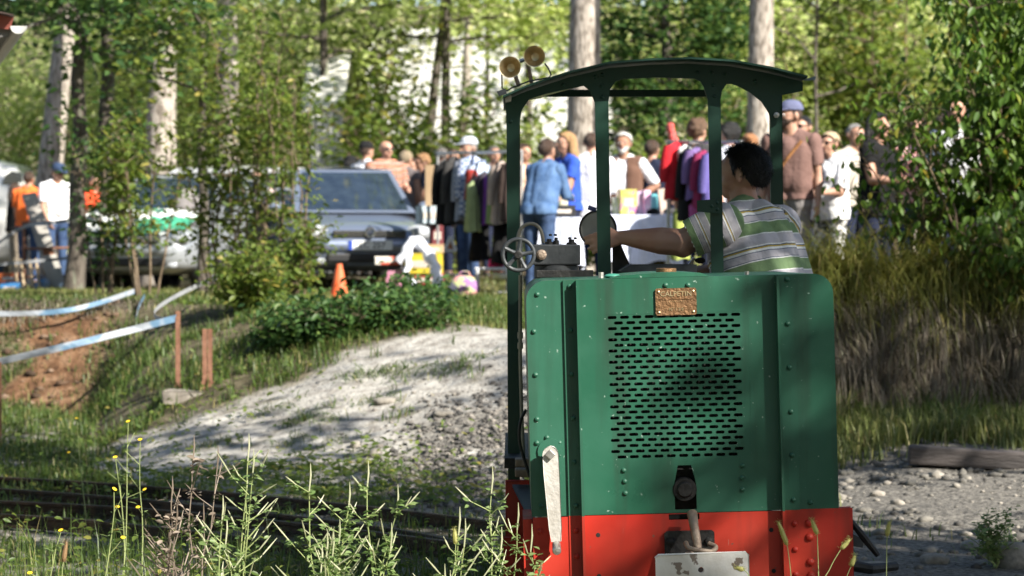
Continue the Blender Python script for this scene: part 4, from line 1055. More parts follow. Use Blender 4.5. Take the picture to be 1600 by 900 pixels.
MB().sphere(P(1094, 407, 10.9), .016, scale=(1.4, 1, .8)).build('lever_knob', black_iron, loco, smooth=True)
# ------------------------------------------------------------------ people
SKIN = {}
def skin(t):
    cols = {0: ((0.46, 0.27, 0.19), (0.40, 0.21, 0.14)), 1: ((0.36, 0.20, 0.13), (0.31, 0.155, 0.10)), 2: ((0.50, 0.30, 0.22), (0.46, 0.24, 0.17))}[t]
    m = M('skin_%d' % t, cols[0], cols[1], scale=14, rough=.55, bump=.05, bscale=120)
    m.node_tree.nodes['Principled BSDF'].inputs['Subsurface Weight'].default_value = .08
    m.node_tree.nodes['Principled BSDF'].inputs['Subsurface Radius'].default_value = (.02, .008, .004)
    return m
def cloth(name, c, c2=None, bump=.35, bscale=38, **kw):
    c2 = c2 or tuple(min(1, q * 1.18 + .004) for q in c)
    return M('cloth_' + name, c, c2, scale=11, rough=.9, spec=.2, bump=bump, bscale=bscale, **kw)
def hairm(name, c): return M('hair_' + name, c, tuple(q * 1.8 + .002 for q in c), scale=40, rough=.5, bump=.8, bscale=90, stretch=(2.5, 2.5, .5), lo=.4, hi=.7)
def band_cloth(name, stops, attr='stripe'):
    """striped knit: stops = [(position 0..1, colour)], repeated by the 'stripe' attribute"""
    if name in MATS: return MATS[name]
    m = bpy.data.materials.new(name); m.use_nodes = True; nt = m.node_tree; N = nt.nodes; L = nt.links; b = N['Principled BSDF']
    a = N.new('ShaderNodeAttribute'); a.attribute_name = attr
    fr = N.new('ShaderNodeMath'); fr.operation = 'FRACT'; L.new(a.outputs['Fac'], fr.inputs[0])
    cr = N.new('ShaderNodeValToRGB'); cr.color_ramp.interpolation = 'CONSTANT'; e = cr.color_ramp.elements
    e[0].position = stops[0][0]; e[0].color = (*stops[0][1], 1); e[1].position = stops[1][0]; e[1].color = (*stops[1][1], 1)
    for p, c in stops[2:]: k = e.new(p); k.color = (*c, 1)
    L.new(fr.outputs[0], cr.inputs[0]); L.new(cr.outputs[0], b.inputs['Base Color'])
    b.inputs['Roughness'].default_value = .9; b.inputs['Specular IOR Level'].default_value = .2
    tc = N.new('ShaderNodeTexCoord'); n = N.new('ShaderNodeTexNoise'); n.inputs['Scale'].default_value = 30; L.new(tc.outputs['Object'], n.inputs['Vector'])
    bp = N.new('ShaderNodeBump'); bp.inputs['Strength'].default_value = .35; bp.inputs['Distance'].default_value = .02; L.new(n.outputs['Fac'], bp.inputs['Height']); L.new(bp.outputs[0], b.inputs['Normal'])
    MATS[name] = m; return m

def voxelize(prims, vox, smooth=4):
    """prims: (p0, r0, p1, r1, tag) tapered capsules -> one continuous surface"""
    mb = MB()
    for p0, r0, p1, r1, tg in prims:
        p0 = Vector(p0); p1 = Vector(p1); d = p1 - p0; L = d.length
        d = d / L if L > 1e-6 else Vector((0, 0, 1))
        prof = [(-r0 * math.cos(a), r0 * math.sin(a)) for a in (0.02, .5, 1.05)] + [(0, r0), (L, r1)] + [(L + r1 * math.cos(a), r1 * math.sin(a)) for a in (1.05, .5, 0.02)]
        o = len(mb.V); mb.lathe(p0, d, prof, 10); n = len(mb.V)
        mb.F.append(tuple(range(o + 9, o - 1, -1))); mb.F.append(tuple(range(n - 10, n)))
    me = fast_mesh('vox', np.array(mb.V), mb.F)
    o = bpy.data.objects.new('vox', me); COL.objects.link(o)
    md = o.modifiers.new('r', 'REMESH'); md.mode = 'VOXEL'; md.voxel_size = vox
    ms = o.modifiers.new('s', 'SMOOTH'); ms.factor = .5; ms.iterations = smooth
    dg = bpy.context.evaluated_depsgraph_get(); ev = o.evaluated_get(dg); m2 = ev.to_mesh()
    V = np.zeros(len(m2.vertices) * 3); m2.vertices.foreach_get('co', V); V = V.reshape(-1, 3)
    Nn = np.zeros(len(m2.vertices) * 3); m2.vertices.foreach_get('normal', Nn); Nn = Nn.reshape(-1, 3)
    F = np.zeros(len(m2.polygons) * 4, dtype=np.int32); m2.polygons.foreach_get('vertices', F); F = F.reshape(-1, 4)
    ev.to_mesh_clear(); bpy.data.objects.remove(o); bpy.data.meshes.remove(me)
    return V, Nn, F

def nearest(V, prims):
    best = np.full(len(V), 1e9); idx = np.zeros(len(V), int); tt = np.zeros(len(V))
    for i, (p0, r0, p1, r1, tg) in enumerate(prims):
        a = np.array(p0, float); b = np.array(p1, float); ab = b - a; L2 = max((ab ** 2).sum(), 1e-9)
        t = np.clip(((V - a) @ ab) / L2, 0, 1); d = np.linalg.norm(V - a - t[:, None] * ab, axis=1) - (r0 + (r1 - r0) * t)
        m = d < best; best[m] = d[m]; idx[m] = i; tt[m] = t[m]
    return np.array([prims[i][4] for i in idx]), tt

def sub_mesh(V, Nn, F, sel, off):
    keep = sel[F].all(axis=1); F2 = F[keep]; used = np.unique(F2); mp = -np.ones(len(V), int); mp[used] = np.arange(len(used))
    return (V + Nn * (off if np.ndim(off) == 0 else off[:, None]))[used], mp[F2], used

def hand_prims(w, d, up, side, tagn, s=1.0, curl=.5, grip=None):
    """palm, four fingers, thumb; w wrist, d pointing direction, up back-of-hand normal, side towards the thumb"""
    w = Vector(w); d = Vector(d).normalized(); up = Vector(up); up = (up - d * up.dot(d)).normalized(); sd = Vector(side); sd = (sd - d * sd.dot(d) - up * sd.dot(up)).normalized()
    out = []
    for k in (-1, 1): out.append((w + sd * .006 * k * s, .021 * s, w + d * .085 * s + sd * .026 * k * s, .014 * s, tagn))
    out.append((w + d * .04 * s, .018 * s, w + d * .085 * s, .015 * s, tagn))
    for i, (o, L) in enumerate(((.034, .068), (.0115, .078), (-.0115, .072), (-.033, .056))):
        p0 = w + d * .088 * s + sd * o * s; c1 = curl * (.7 + .15 * i); d1 = (d * math.cos(c1) - up * math.sin(c1)); p1 = p0 + d1 * L * .5 * s
        d2 = (d * math.cos(c1 * 2.1) - up * math.sin(c1 * 2.1)); p2 = p1 + d2 * L * .5 * s
        out += [(p0, .0088 * s, p1, .0082 * s, tagn), (p1, .0082 * s, p2, .007 * s, tagn)]
    t0 = w + d * .025 * s + sd * .022 * s; t1 = t0 + (d * .65 + sd * .75 - up * .2).normalized() * .042 * s; t2 = t1 + (d * .95 + sd * .15 - up * .5).normalized() * .032 * s
    out += [(t0, .0125 * s, t1, .0105 * s, tagn), (t1, .0105 * s, t2, .0085 * s, tagn)]
    return out

def person(label, base, H, face, shirt, legs=None, hair=None, style='short', sk=0, vox=.0125, female=False, belly=0.0, lean=0.0, arms=None, head=(0, 0), sleeve=.75, neckline=0.0,
           glasses=False, cap=None, beard=None, seated=False, bare_leg=0.0, shoe=None, stripe=None, group='people at the market', jacket=None, bag=None, long_top=0.0, face_parts=True, extra=None, abs_arms=None, zoff=0.0, skirt=None, build=1.0, collar=None, arm_k=1.0, strands=0):
    """face: heading in degrees (0 = towards the camera, 90 = towards the right of the picture)"""
    s = H / 1.75; ca, sa = math.cos(R(face)), math.sin(R(face))
    base = Vector(base)
    def W(v):                                     # body space -> world
        v = Vector(v) * s; return Vector((base.x + v.x * ca - v.y * sa, base.y + v.x * sa + v.y * ca, base.z + v.z))
    def Lw(p):                                    # world -> body
        q = (Vector(p) - base); return Vector((q.x * ca + q.y * sa, -q.x * sa + q.y * ca, q.z)) / s
    cl, sl_ = math.cos(lean), math.sin(lean)
    def T(v):                                     # lean of the upper body about the hips
        z = v[2] - .95; return Vector((v[0], v[1] * cl - z * sl_, .95 + v[1] * sl_ + z * cl))
    hd = Matrix.Rotation(R(head[0]), 3, 'Z') @ Matrix.Rotation(R(head[1]), 3, 'X')
    hc0 = T((0, -.006, 1.478))
    def Hd(v): return hc0 + hd @ (Vector(v) - Vector((0, 0, 1.50)))
    sh = (.165 if female else .188) * build; hp = .095 if female else .088; th = 1.0 * build
    pr = []
    def add(a, ra, b, rb, tg): pr.append((a, ra, b, rb, tg))
    for k in (-1, 1):
        add(T((.075 * k * th, 0, 1.02)), (.118 if female else .108) * build, T((.085 * k * th, 0, 1.30)), .108 * build, 'torso')
        add(T((.08 * k * th, 0.005, 1.30)), .106 * build, T((.095 * k * th, .01, 1.385)), .085, 'torso')
        add(T((.05 * k, .01, 1.405)), .075, T(((sh - .015) * k, .008, 1.405)), .058, 'torso')
        add((.07 * k, .01, .93), .125 if female else .112, (hp * k, .0, .86), .10, 'pelvis')
    add(T((0, .025, 1.0)), .10 * build, T((0, .03, 1.36)), .098 * build, 'torso'); add(T((0, -.015, 1.05)), .10 * build, T((0, -.02, 1.33)), .10 * build, 'torso')
    if belly: add(T((0, -.05 * belly, 1.10)), .115 * (1 + .25 * belly), T((0, -.03 * belly, 1.2)), .11, 'torso')
    if female:
        for k in (-1, 1): add(T((.065 * k, -.085, 1.285)), .058, T((.06 * k, -.06, 1.31)), .06, 'torso')
    add(T((0, .012, 1.43)), .060 if not female else .05, Hd((0, -.002, 1.56)), .054 if not female else .047, 'neck')
    for k in (-1, 1): add(T((.025 * k, .02, 1.475)), .046, T((.11 * k * build, .012, 1.425)), .052, 'torso')
    # head
    add(Hd((0, .018, 1.655)), .083, Hd((0, .012, 1.662)), .084, 'head'); add(Hd((0, -.028, 1.645)), .072, Hd((0, -.025, 1.66)), .072, 'head')
    add(Hd((0, -.045, 1.60)), .052, Hd((0, -.060, 1.565)), .036, 'head')
    add(Hd((-.028, -.045, 1.60)), .038, Hd((.028, -.045, 1.60)), .038, 'head')
    add(Hd((0, -.100, 1.645)), .010, Hd((0, -.118, 1.612)), .0135, 'head')
    add(Hd((-.035, -.086, 1.668)), .014, Hd((.035, -.086, 1.668)), .014, 'head')
    for k in (-1, 1): add(Hd((.078 * k, .012, 1.645)), .014, Hd((.083 * k, .020, 1.610)), .011, 'head'); add(Hd((.079 * k, .024, 1.655)), .010, Hd((.084 * k, .030, 1.635)), .010, 'head')
    # legs
    leg = seated or ((.02, -.02, -1), (.01, .03, -1))
    for k in (-1, 1):
        if isinstance(leg, dict): d1, d2 = [Vector(q) for q in leg['L' if k > 0 else 'R']]
        else: d1 = Vector((leg[0][0] * k, leg[0][1], leg[0][2])); d2 = Vector((leg[1][0] * k, leg[1][1], leg[1][2]))
        h0 = Vector((hp * k, 0, .90)); kn = h0 + d1.normalized() * .42; an = kn + d2.normalized() * .40
        add(h0, .092 if female else .086, kn, .06, 'thigh'); add(kn, .058, an, .040, 'calf')
        add(an + Vector((0, .03, -.035)), .038, an + Vector((.03 * k, -.15, -.055)), .032, 'foot')
    # arms
    arms = arms or {}
    ends = {}
    for sd_, k in (('L', 1), ('R', -1)):
        S = T((sh * k, .008, 1.40)); n = 'arm' + sd_
        if abs_arms and sd_ in abs_arms:
            E, Wr, hd_, upv, sidev, curl = abs_arms[sd_]; E = Lw(E); Wr = Lw(Wr)
            rv_ = lambda v: Vector((v[0] * ca + v[1] * sa, -v[0] * sa + v[1] * ca, v[2]))
            dh, upv, sidev = rv_(hd_), rv_(upv), rv_(sidev)
        else:
            u, f = arms.get(sd_, ((.16, .03, -1), (.04, -.22, -1)))
            u = Vector((u[0] * k, u[1], u[2])).normalized(); f = Vector((f[0] * k, f[1], f[2])).normalized()
            E = S + u * .285; Wr = E + f * .25; dh = f; curl = .45
            upv = Vector((k, 0, .15)); sidev = Vector((0, -1, .2)) if f.z < -.5 else Vector((-.3 * k, 0, 1))
        add(S, .056 * build, E, .041 * arm_k, 'up' + n); add(E, .043 * arm_k, E + (Wr - E) * .35, .044 * arm_k, 'fore' + n); add(E + (Wr - E) * .35, .044 * arm_k, Wr, .026 * (1 + (arm_k - 1) * .4), 'fore' + n); add(E + Vector((0, .0, -.01)), .040 * arm_k, E + (E - S) * .03, .036 * arm_k, 'fore' + n)
        pr.extend(hand_prims(Wr, dh, upv, sidev, 'hand')); ends[sd_] = Wr
    if extra: pr.extend(extra)
    prw = [(W(a), ra * s, W(b), rb * s, tg) for a, ra, b, rb, tg in pr]
    V, Nn, F = voxelize(prw, vox)
    tags, t = nearest(V, prw)
    root = thing('person', (base.x, base.y, base.z + zoff), label, 'person', group)
    mobj('body', V, F, skin(sk), root, smooth=True)
    r = np.random.default_rng(int(abs(base.x) * 1000) + int(H * 100))
    def disp(n, amp, sc): return amp * (fbm(V[:, 0] * sc + V[:, 1] * sc * .7, V[:, 2] * sc * .6 + 3) - .5) * 2
    BZ = np.array([base.z]); loc = np.stack([((V[:, 0] - base.x) * ca + (V[:, 1] - base.y) * sa) / s, (-(V[:, 0] - base.x) * sa + (V[:, 1] - base.y) * ca) / s, (V[:, 2] - base.z) / s], 1)
    # trousers / skirt
    if legs is not None:
        sel = np.isin(tags, ['pelvis', 'thigh']) | ((tags == 'calf') & (t < 1 - bare_leg)) | ((tags == 'torso') & (loc[:, 2] < 1.01))
        if bare_leg >= 1: sel = np.isin(tags, ['pelvis']) | ((tags == 'thigh') & (t < 1.9 - bare_leg)) | ((tags == 'torso') & (loc[:, 2] < 1.01))
        a, b, u = sub_mesh(V, Nn, F, sel, .010 + disp(0, .010, 9)); mobj('trousers', a, b, legs, root, smooth=True)
    sh_m = shoe or M('shoe_dark', (.03, .026, .022), rough=.6)
    a, b, u = sub_mesh(V, Nn, F, tags == 'foot', .006); mobj('shoes', a, b, sh_m, root, smooth=True)
    # shirt
    arml = np.isin(tags, ['uparmL', 'uparmR']); fore = np.isin(tags, ['forearmL', 'forearmR'])
    sel = ((tags == 'torso') & (loc[:, 2] < 1.60 - neckline)) | (arml & (t < sleeve)) | (fore & (t < sleeve - 1)) | ((tags == 'pelvis') & (loc[:, 2] > .90 - long_top)) | ((tags == 'thigh') & (loc[:, 2] > .90 - long_top)) | ((tags == 'neck') & (t < .25) & (neckline <= 0))
    flare = np.clip((1.25 - loc[:, 2]) / .4, 0, 1) * .016 * (tags != 'uparmL') * (tags != 'uparmR') + .009 * arml
    a, b, u = sub_mesh(V, Nn, F, sel, .012 + flare + disp(0, .009, 12))
    o = mobj('shirt', a, b, shirt, root, smooth=True)
    if stripe:
        freq, phase = stripe; val = loc[:, 2] * freq + phase - loc[:, 1] * .25 * freq * 0
        if lean: q = loc.copy(); val = (.95 + (-(q[:, 1]) * -sl_ * 0 + (q[:, 2] - .95) * cl - q[:, 1] * sl_)) * freq + phase
        for sd_ in 'LR':
            mk = np.isin(tags, ['uparm' + sd_]); q_ = [z for z in prw if z[4] == 'uparm' + sd_][0]; a_ = np.array(q_[0]); ab_ = np.array(q_[2]) - a_; tu = ((V - a_) @ ab_) / (ab_ @ ab_); val = np.where(mk, (1.40 - tu * .285) * freq + phase, val)
        at_ = o.data.attributes.new('stripe', 'FLOAT', 'POINT'); at_.data.foreach_set('value', val[u].astype(np.float32))
    if collar is not None:
        a, b, u = sub_mesh(V, Nn, F, ((tags == 'neck') & (t < .62)) | ((tags == 'torso') & (loc[:, 2] > 1.50)), .022); mobj('collar', a, b, collar, root, smooth=True)
    if jacket is not None:                         # open waistcoat / overshirt: torso without the front strip
        sel = (tags == 'torso') & (loc[:, 2] < 1.46) & ((np.abs(loc[:, 0]) > .045) | (loc[:, 1] > 0))
        a, b, u = sub_mesh(V, Nn, F, sel, .030 + flare + disp(0, .006, 10)); mobj('waistcoat', a, b, jacket, root, smooth=True)
    if skirt is not None:
        m = MB(); n = 22; Vv = []
        for (z, rr) in ((.98, .15), (.85, .18), (.6, .215), (.42, .235)):
            for k in range(n): a_ = 2 * math.pi * k / n; q = rr * (1 + .05 * math.sin(a_ * 7)); Vv.append(W((q * math.cos(a_), q * .8 * math.sin(a_), z)))
        Ff = [(i * n + k, i * n + (k + 1) % n, (i + 1) * n + (k + 1) % n, (i + 1) * n + k) for i in range(3) for k in range(n)]
        m.add(Vv, Ff).build('skirt', skirt, root, smooth=True)
    # hair
    hm = hair
    hl = np.array([(hd.transposed() @ (Vector(q) - hc0)) + Vector((0, 0, 1.50)) for q in loc]) if hm is not None or cap else None
    if hm is not None and style != 'bald':
        isH = (tags == 'head') | (tags == 'neck')
        line = np.interp(hl[:, 1], [-.11, -.075, -.035, -.012, -.004, .012, .03, .05, .09], [1.712, 1.708, 1.69, 1.64, 1.63, 1.668, 1.645, 1.60, 1.566])
        sel = isH & (hl[:, 2] > line)
        top = np.clip((hl[:, 2] - 1.62) / .12, 0, 1)
        vol = {'short': .010, 'thick': .020, 'long': .018, 'bun': .014, 'curly': .030, 'crop': .005}[style]
        lump = .5 * vol * (r.random(len(V)) - .5) + disp(0, vol * .8, 40 if style == 'curly' else 28)
        a, b, u = sub_mesh(V, Nn, F, sel, vol * (.6 + .7 * top) + lump * (1.0 if style == 'curly' else .5))
        mobj('hair', a, b, hm, root, smooth=True)
        if strands:                                # short strands combed back and down over the cap of hair
            nn = Nn[u]; kk = r.integers(0, len(u), strands); p0 = a[kk]; n0 = nn[kk]
            back = np.array(W(Hd((0, .1, 1.55))) - W(Hd((0, 0, 1.62)))); back /= np.linalg.norm(back)
            d = back - n0 * (n0 @ back)[:, None]; d = norm(d + r.normal(0, .25, d.shape)); sd = norm(np.cross(d, n0)); L = (.014 + .016 * r.random(strands))[:, None]; w_ = .0009
            q0 = p0 - n0 * .002; q1 = p0 + d * L * .6 + n0 * .004; q2 = p0 + d * L + n0 * (.002 + .004 * r.random(strands))[:, None]
            VV = np.stack([q0 - sd * w_, q0 + sd * w_, q1 + sd * w_, q1 - sd * w_, q2 + sd * w_ * .4, q2 - sd * w_ * .4], 1).reshape(-1, 3)
            FF = (np.array([[0, 1, 2, 3], [3, 2, 4, 5]])[None] + (np.arange(strands) * 6)[:, None, None]).reshape(-1, 4)
            tag(mobj('hair_strands', VV, FF, hm, root), kind='stuff')
        hp_ = []
        if style == 'long':
            for k in (-1, 1): hp_ += [(Hd((.06 * k, .03, 1.69)), .05, Hd((.075 * k, .05, 1.55)), .05), (Hd((.075 * k, .05, 1.55)), .05, Hd((.08 * k, .045, 1.44)), .035)]
            hp_ += [(Hd((0, .05, 1.68)), .075, Hd((0, .085, 1.50)), .07), (Hd((0, .085, 1.50)), .07, Hd((0, .085, 1.40)), .045)]
        if style == 'bun': hp_ += [(Hd((0, .095, 1.70)), .042, Hd((0, .12, 1.71)), .038)]
        if hp_:
            a, n_, b = voxelize([(W(p), q * s, W(p2), q2 * s, 'h') for p, q, p2, q2 in hp_], .013, 3)
            a = a + n_ * (.012 * (fbm(a[:, 0] * 40 + a[:, 1] * 30, a[:, 2] * 12) - .5))[:, None]
            mobj('hair', a, b, hm, root, smooth=True)
    if beard is not None:
        sel = (tags == 'head') & (hl[:, 2] < 1.612) & (hl[:, 1] < .02) & ~((hl[:, 2] > 1.585) & (np.abs(hl[:, 0]) < .02) & (hl[:, 1] < -.09))
        a, b, u = sub_mesh(V, Nn, F, sel, .010 + disp(0, .006, 60)); mobj('beard', a, b, beard, root, smooth=True)
    if cap is not None:
        m = MB(); n = 20; Vv = []
        for z, q in ((1.69, 1.0), (1.715, .985), (1.745, .87), (1.768, .62), (1.778, .3), (1.78, .02)):
            for k in range(n): a_ = 2 * math.pi * k / n; Vv.append(W(Hd((.094 * q * math.cos(a_), .004 + .108 * q * math.sin(a_), z))))
        Ff = [(i * n + k, i * n + (k + 1) % n, (i + 1) * n + (k + 1) % n, (i + 1) * n + k) for i in range(5) for k in range(n)]
        c_ = m.add(Vv, Ff).build('cap', cap, root, smooth=True)
        Vv = [];
        for z in (1.690, 1.697):
            for k in range(9): a_ = math.pi + math.pi * k / 8; Vv.append(W(Hd((.088 * math.cos(a_), -.02 + .085 * math.sin(a_), z))))
            for k in range(9): a_ = math.pi + math.pi * k / 8; Vv.append(W(Hd((.080 * math.cos(a_), -.03 + .150 * math.sin(a_), z - .014 + .004 * abs(k - 4)))))
        Ff = [(i, i + 1, i + 10, i + 9) for i in range(8)] + [(18 + i + 9, 18 + i + 10, 18 + i + 1, 18 + i) for i in range(8)] + [(9 + i, 10 + i, 28 + i, 27 + i) for i in range(8)]
        MB().add(Vv, Ff).build('peak', cap, c_)
    if glasses:
        m = MB(); gm = M('dark_lens', (.01, .01, .012), rough=.15)
        for k in (-1, 1):
            q = [W(Hd((.034 * k + dx, -.104 + .012 * abs(dx) / .03, 1.648 + dz))) for dx, dz in ((-.027, .014), (.027, .014), (.029, -.002), (.018, -.02), (-.018, -.02), (-.029, -.002))]
            d_ = W(Hd((0, -.110, 1.648))) - W(Hd((0, -.104, 1.648))); m.prism(q, d_ * .7)
            m.tube([W(Hd((.06 * k, -.10, 1.658))), W(Hd((.088 * k, -.03, 1.66))), W(Hd((.088 * k, .02, 1.655)))], .003, 5)
        m.tube([W(Hd((-.012, -.112, 1.655))), W(Hd((.012, -.112, 1.655)))], .003, 5)
        m.build('sunglasses', gm, root)
    elif face_parts:
        for k in (-1, 1):
            MB().sphere(W(Hd((.033 * k, -.0885, 1.645))), .0125 * s, 8, 6, (1, .8, .7)).build('eye', M('eye_dark', (.03, .02, .015), rough=.2), root)
    if face_parts:
        MB().tube([W(Hd((-.022, -.093, 1.583))), W(Hd((0, -.099, 1.583))), W(Hd((.022, -.093, 1.583)))], [.004 * s, .0065 * s, .004 * s], 6).build('mouth', M('lips', (.28, .10, .085), rough=.5), root)
    if bag is not None:
        m = MB(); m.tube([W(T((.13, -.10, 1.40))), W(T((.02, -.145, 1.25))), W(T((-.12, -.13, 1.08))), W(T((-.17, -.02, .98)))], .014 * s, 6); m.build('bag_strap', bag, root)
    return root

def stand(px, top, H, gzv=None):
    """depth at which a person of height H on the plateau reaches the photo row 'top' with the head"""
    Y = 38.0; x = PX(px, Y)
    for _ in range(4):
        x = PX(px, Y); g_ = gz1(x, Y); Y = (H + g_ - CAMZ) * FPX / (HZ - top)
    return Vector((x, Y, gz1(x, Y)))

hair_black = hairm('black', (.004, .0035, .0035)); hair_brown = hairm('brown', (.045, .024, .014)); hair_blond = hairm('blond', (.34, .20, .09)); hair_grey = hairm('grey', (.20, .19, .18)); hair_white = hairm('white', (.50, .48, .45)); hair_dgrey = hairm('dark_grey', (.10, .09, .085)); hair_red = hairm('ginger', (.26, .12, .05))
jeans = cloth('jeans', (.035, .06, .13), (.06, .10, .19)); navy = cloth('navy', (.012, .016, .035)); blackc = cloth('black', (.006, .006, .0065)); whitec = cloth('white', (.72, .72, .74)); greyc = cloth('grey', (.16, .16, .17)); khaki = cloth('khaki', (.24, .20, .15)); dgrey = cloth('dark_grey', (.05, .05, .052))

FOLDED = {'L': ((.25, -.15, -1), (-.55, -1, .25)), 'R': ((.25, -.15, -1), (-.55, -1, .25))}
FRONT = {'L': ((.12, -.35, -1), (-.25, -1, -.1)), 'R': ((.12, -.35, -1), (-.25, -1, -.1))}
HIPS = {'L': ((.7, .25, -1), (-.75, -.35, -.55)), 'R': ((.7, .25, -1), (-.75, -.35, -.55))}
DOWN2 = {'L': ((.10, -.15, -1), (-.1, -.6, -.9)), 'R': ((.10, -.15, -1), (-.1, -.6, -.9))}

# left group
person('woman in a white top cut off by the left edge', stand(-4, 300, 1.58), 1.58, 70, cloth('white_top', (.66, .66, .68)), jeans, hair_brown, 'long', female=True, arms=FRONT)
person('dark-haired woman in black beside the orange shirt', stand(18, 284, 1.60), 1.60, 120, blackc, khaki, hair_brown, 'long', female=True, arms=DOWN2)
person('person in an orange T-shirt seen from behind', stand(46, 266, 1.66), 1.66, 170, cloth('orange', (.80, .16, .035)), jeans, hair_brown, 'short', arms=DOWN2)
person('man in a white T-shirt, dark cap and sunglasses looking down', stand(92, 255, 1.74), 1.74, 35, whitec, jeans, hair_grey, 'crop', arms=DOWN2, glasses=True, cap=cloth('navy_cap', (.03, .05, .10)), belly=.7, head=(15, 18))
person('person in a red-orange vest behind the dark slender trees', stand(146, 272, 1.62), 1.62, 60, cloth('red_orange', (.72, .08, .03)), jeans, hair_brown, 'short', arms=FRONT)
person('person in a pale top behind the silver car, half hidden by leaves', stand(402, 262, 1.65), 1.65, -30, cloth('pale_pink', (.55, .38, .33)), jeans, hair_brown, 'short')
# by the blue car
person('dark-haired person behind the blue car roof', stand(547, 243, 1.72), 1.72, 160, blackc, navy, hair_black, 'thick', face_parts=False, cap=cloth('black_cap', (.010, .010, .011)))
person('man in a black cap and white shirt behind the blue car', stand(572, 221, 1.85), 1.85, 140, cloth('shirt_blueish', (.60, .62, .68)), navy, hair_brown, 'crop', cap=cloth('black_cap', (.010, .010, .011)))
brs = band_cloth('brown_striped_shirt', [(0, (.55, .24, .15)), (.3, (.07, .045, .04)), (.55, (.50, .33, .26)), (.78, (.07, .045, .04))])
person('bald man with sunglasses and a brown striped polo shirt', stand(603, 217, 1.81), 1.81, 25, brs, navy, None, 'bald', sk=2, glasses=True, stripe=(13, 0), arms=FRONT, belly=.4, build=1.08, head=(8, 0))
person('grey-haired woman in a grey vest turned away from the bald man', stand(634, 234, 1.72), 1.72, 150, cloth('taupe', (.13, .11, .11)), greyc, hairm('ash', (.22, .17, .11)), 'thick', female=True, sleeve=.25)
person('curly-haired woman with sunglasses in black behind the cardboard', stand(660, 239, 1.68), 1.68, -75, blackc, blackc, hairm('light_brown', (.24, .13, .06)), 'curly', female=True, glasses=True, sleeve=1.4)
person('grey-haired man in dark clothes behind the clothes rail', stand(690, 227, 1.76), 1.76, 170, navy, navy, hair_dgrey, 'crop', face_parts=False)
person('person with brown hair beside the man with the white cap', stand(708, 229, 1.76), 1.76, 10, greyc, navy, hair_brown, 'short')
person('man with a pale grey cap behind the clothes rail', stand(735, 207, 1.86), 1.86, -55, cloth('pale_blue', (.45, .48, .55)), jeans, hair_grey, 'crop', cap=cloth('pale_cap', (.42, .45, .50)))
# seen through the cab
person('woman in a denim jacket bending towards the table', Vector((PX(842, 26.8), 26.8, gz1(PX(842, 26.8), 26.8))), 1.66, 150, cloth('denim_jacket', (.06, .12, .25), (.11, .19, .34)), jeans, hair_brown, 'thick', female=True, sleeve=1.95, arms=FRONT, long_top=0, lean=.34)
person('brown-haired woman in pale clothes behind the denim jacket', stand(818, 222, 1.76), 1.76, 40, cloth('peach', (.62, .42, .30)), khaki, hair_brown, 'thick', female=True)
person('blond woman in a bright blue T-shirt', stand(885, 204, 1.78), 1.78, -65, cloth('bright_blue', (.03, .08, .42)), navy, hair_blond, 'long', female=True, arms=FRONT, sleeve=.6)
person('man in a white shirt seen from behind, left of the cab post', stand(924, 203, 1.80), 1.80, 175, cloth('white_shirt', (.66, .67, .72)), cloth('dark_jeans', (.02, .035, .09)), hair_brown, 'crop', sleeve=1.5, arms=FRONT, face_parts=False, long_top=.08)
person('grey-bearded man in a brown waistcoat with a hand on his hip', stand(974, 205, 1.85), 1.85, -12, whitec, khaki, hair_white, 'thick', sk=1, beard=hair_white, jacket=cloth('brown_waistcoat', (.12, .065, .045)), arms=HIPS, sleeve=.95)
person('brown-haired person behind the red jackets', stand(1090, 184, 1.86), 1.86, 150, dgrey, navy, hairm('mid_brown', (.10, .055, .03)), 'curly', face_parts=False)
person('dark-haired person beside the driver, beyond the cab', stand(1140, 191, 1.84), 1.84, -150, cloth('pale_lilac', (.42, .44, .52)), navy, hair_black, 'curly')
person('person with ginger hair behind the driver', stand(1172, 206, 1.64), 1.64, 165, cloth('beige_knit', (.36, .30, .24)), khaki, hair_red, 'bun', female=True, face_parts=False)
person('bearded man in a brown T-shirt and blue cap, bag strap across', stand(1236, 157, 1.82), 1.82, -25, cloth('brown_tee', (.17, .10, .085)), cloth('grey_shorts', (.20, .185, .18)), hair_brown, 'crop', beard=hair_brown, cap=cloth('blue_cap', (.11, .12, .20)), bag=cloth('tan_strap', (.28, .13, .05)), sleeve=.75, head=(-45, 0), build=1.06)
person('dark-haired man just behind the man in the brown T-shirt', stand(1254, 177, 1.80), 1.80, -40, blackc, navy, hair_black, 'short', glasses=True)
person('fair-haired woman in a white T-shirt and patterned trousers', stand(1298, 204, 1.60), 1.60, -45, cloth('white_tee', (.74, .74, .74)), M('patterned_trousers', (.70, .69, .66), (.05, .05, .055), scale=26, rough=.9, lo=.48, hi=.54), hairm('fair', (.42, .31, .20)), 'thick', female=True, arms=FRONT, belly=.6, sleeve=.95, glasses=True, long_top=.06)
person('woman with long dark hair dressed in black', stand(1372, 174, 1.70), 1.70, 45, blackc, navy, hair_black, 'long', female=True, arms=FRONT, sleeve=.5, belly=.3, long_top=.1)
person('person with sunglasses in a pink flowered top', stand(1432, 176, 1.70), 1.70, -10, M('pink_flowers', (.72, .28, .27), (.80, .62, .60), scale=22, rough=.9), jeans, hair_brown, 'short', female=True, glasses=True, sleeve=.1, arms=FRONT)
person('person in a lavender shirt half hidden by the right bush', stand(1478, 172, 1.72), 1.72, 60, cloth('lavender', (.30, .28, .55)), navy, hair_brown, 'short', arms=FRONT)
person('dark-haired person deep behind the right bush', stand(1515, 140, 1.78), 1.78, -20, cloth('white_blouse', (.68, .68, .70)), navy, hair_black, 'long', female=True)

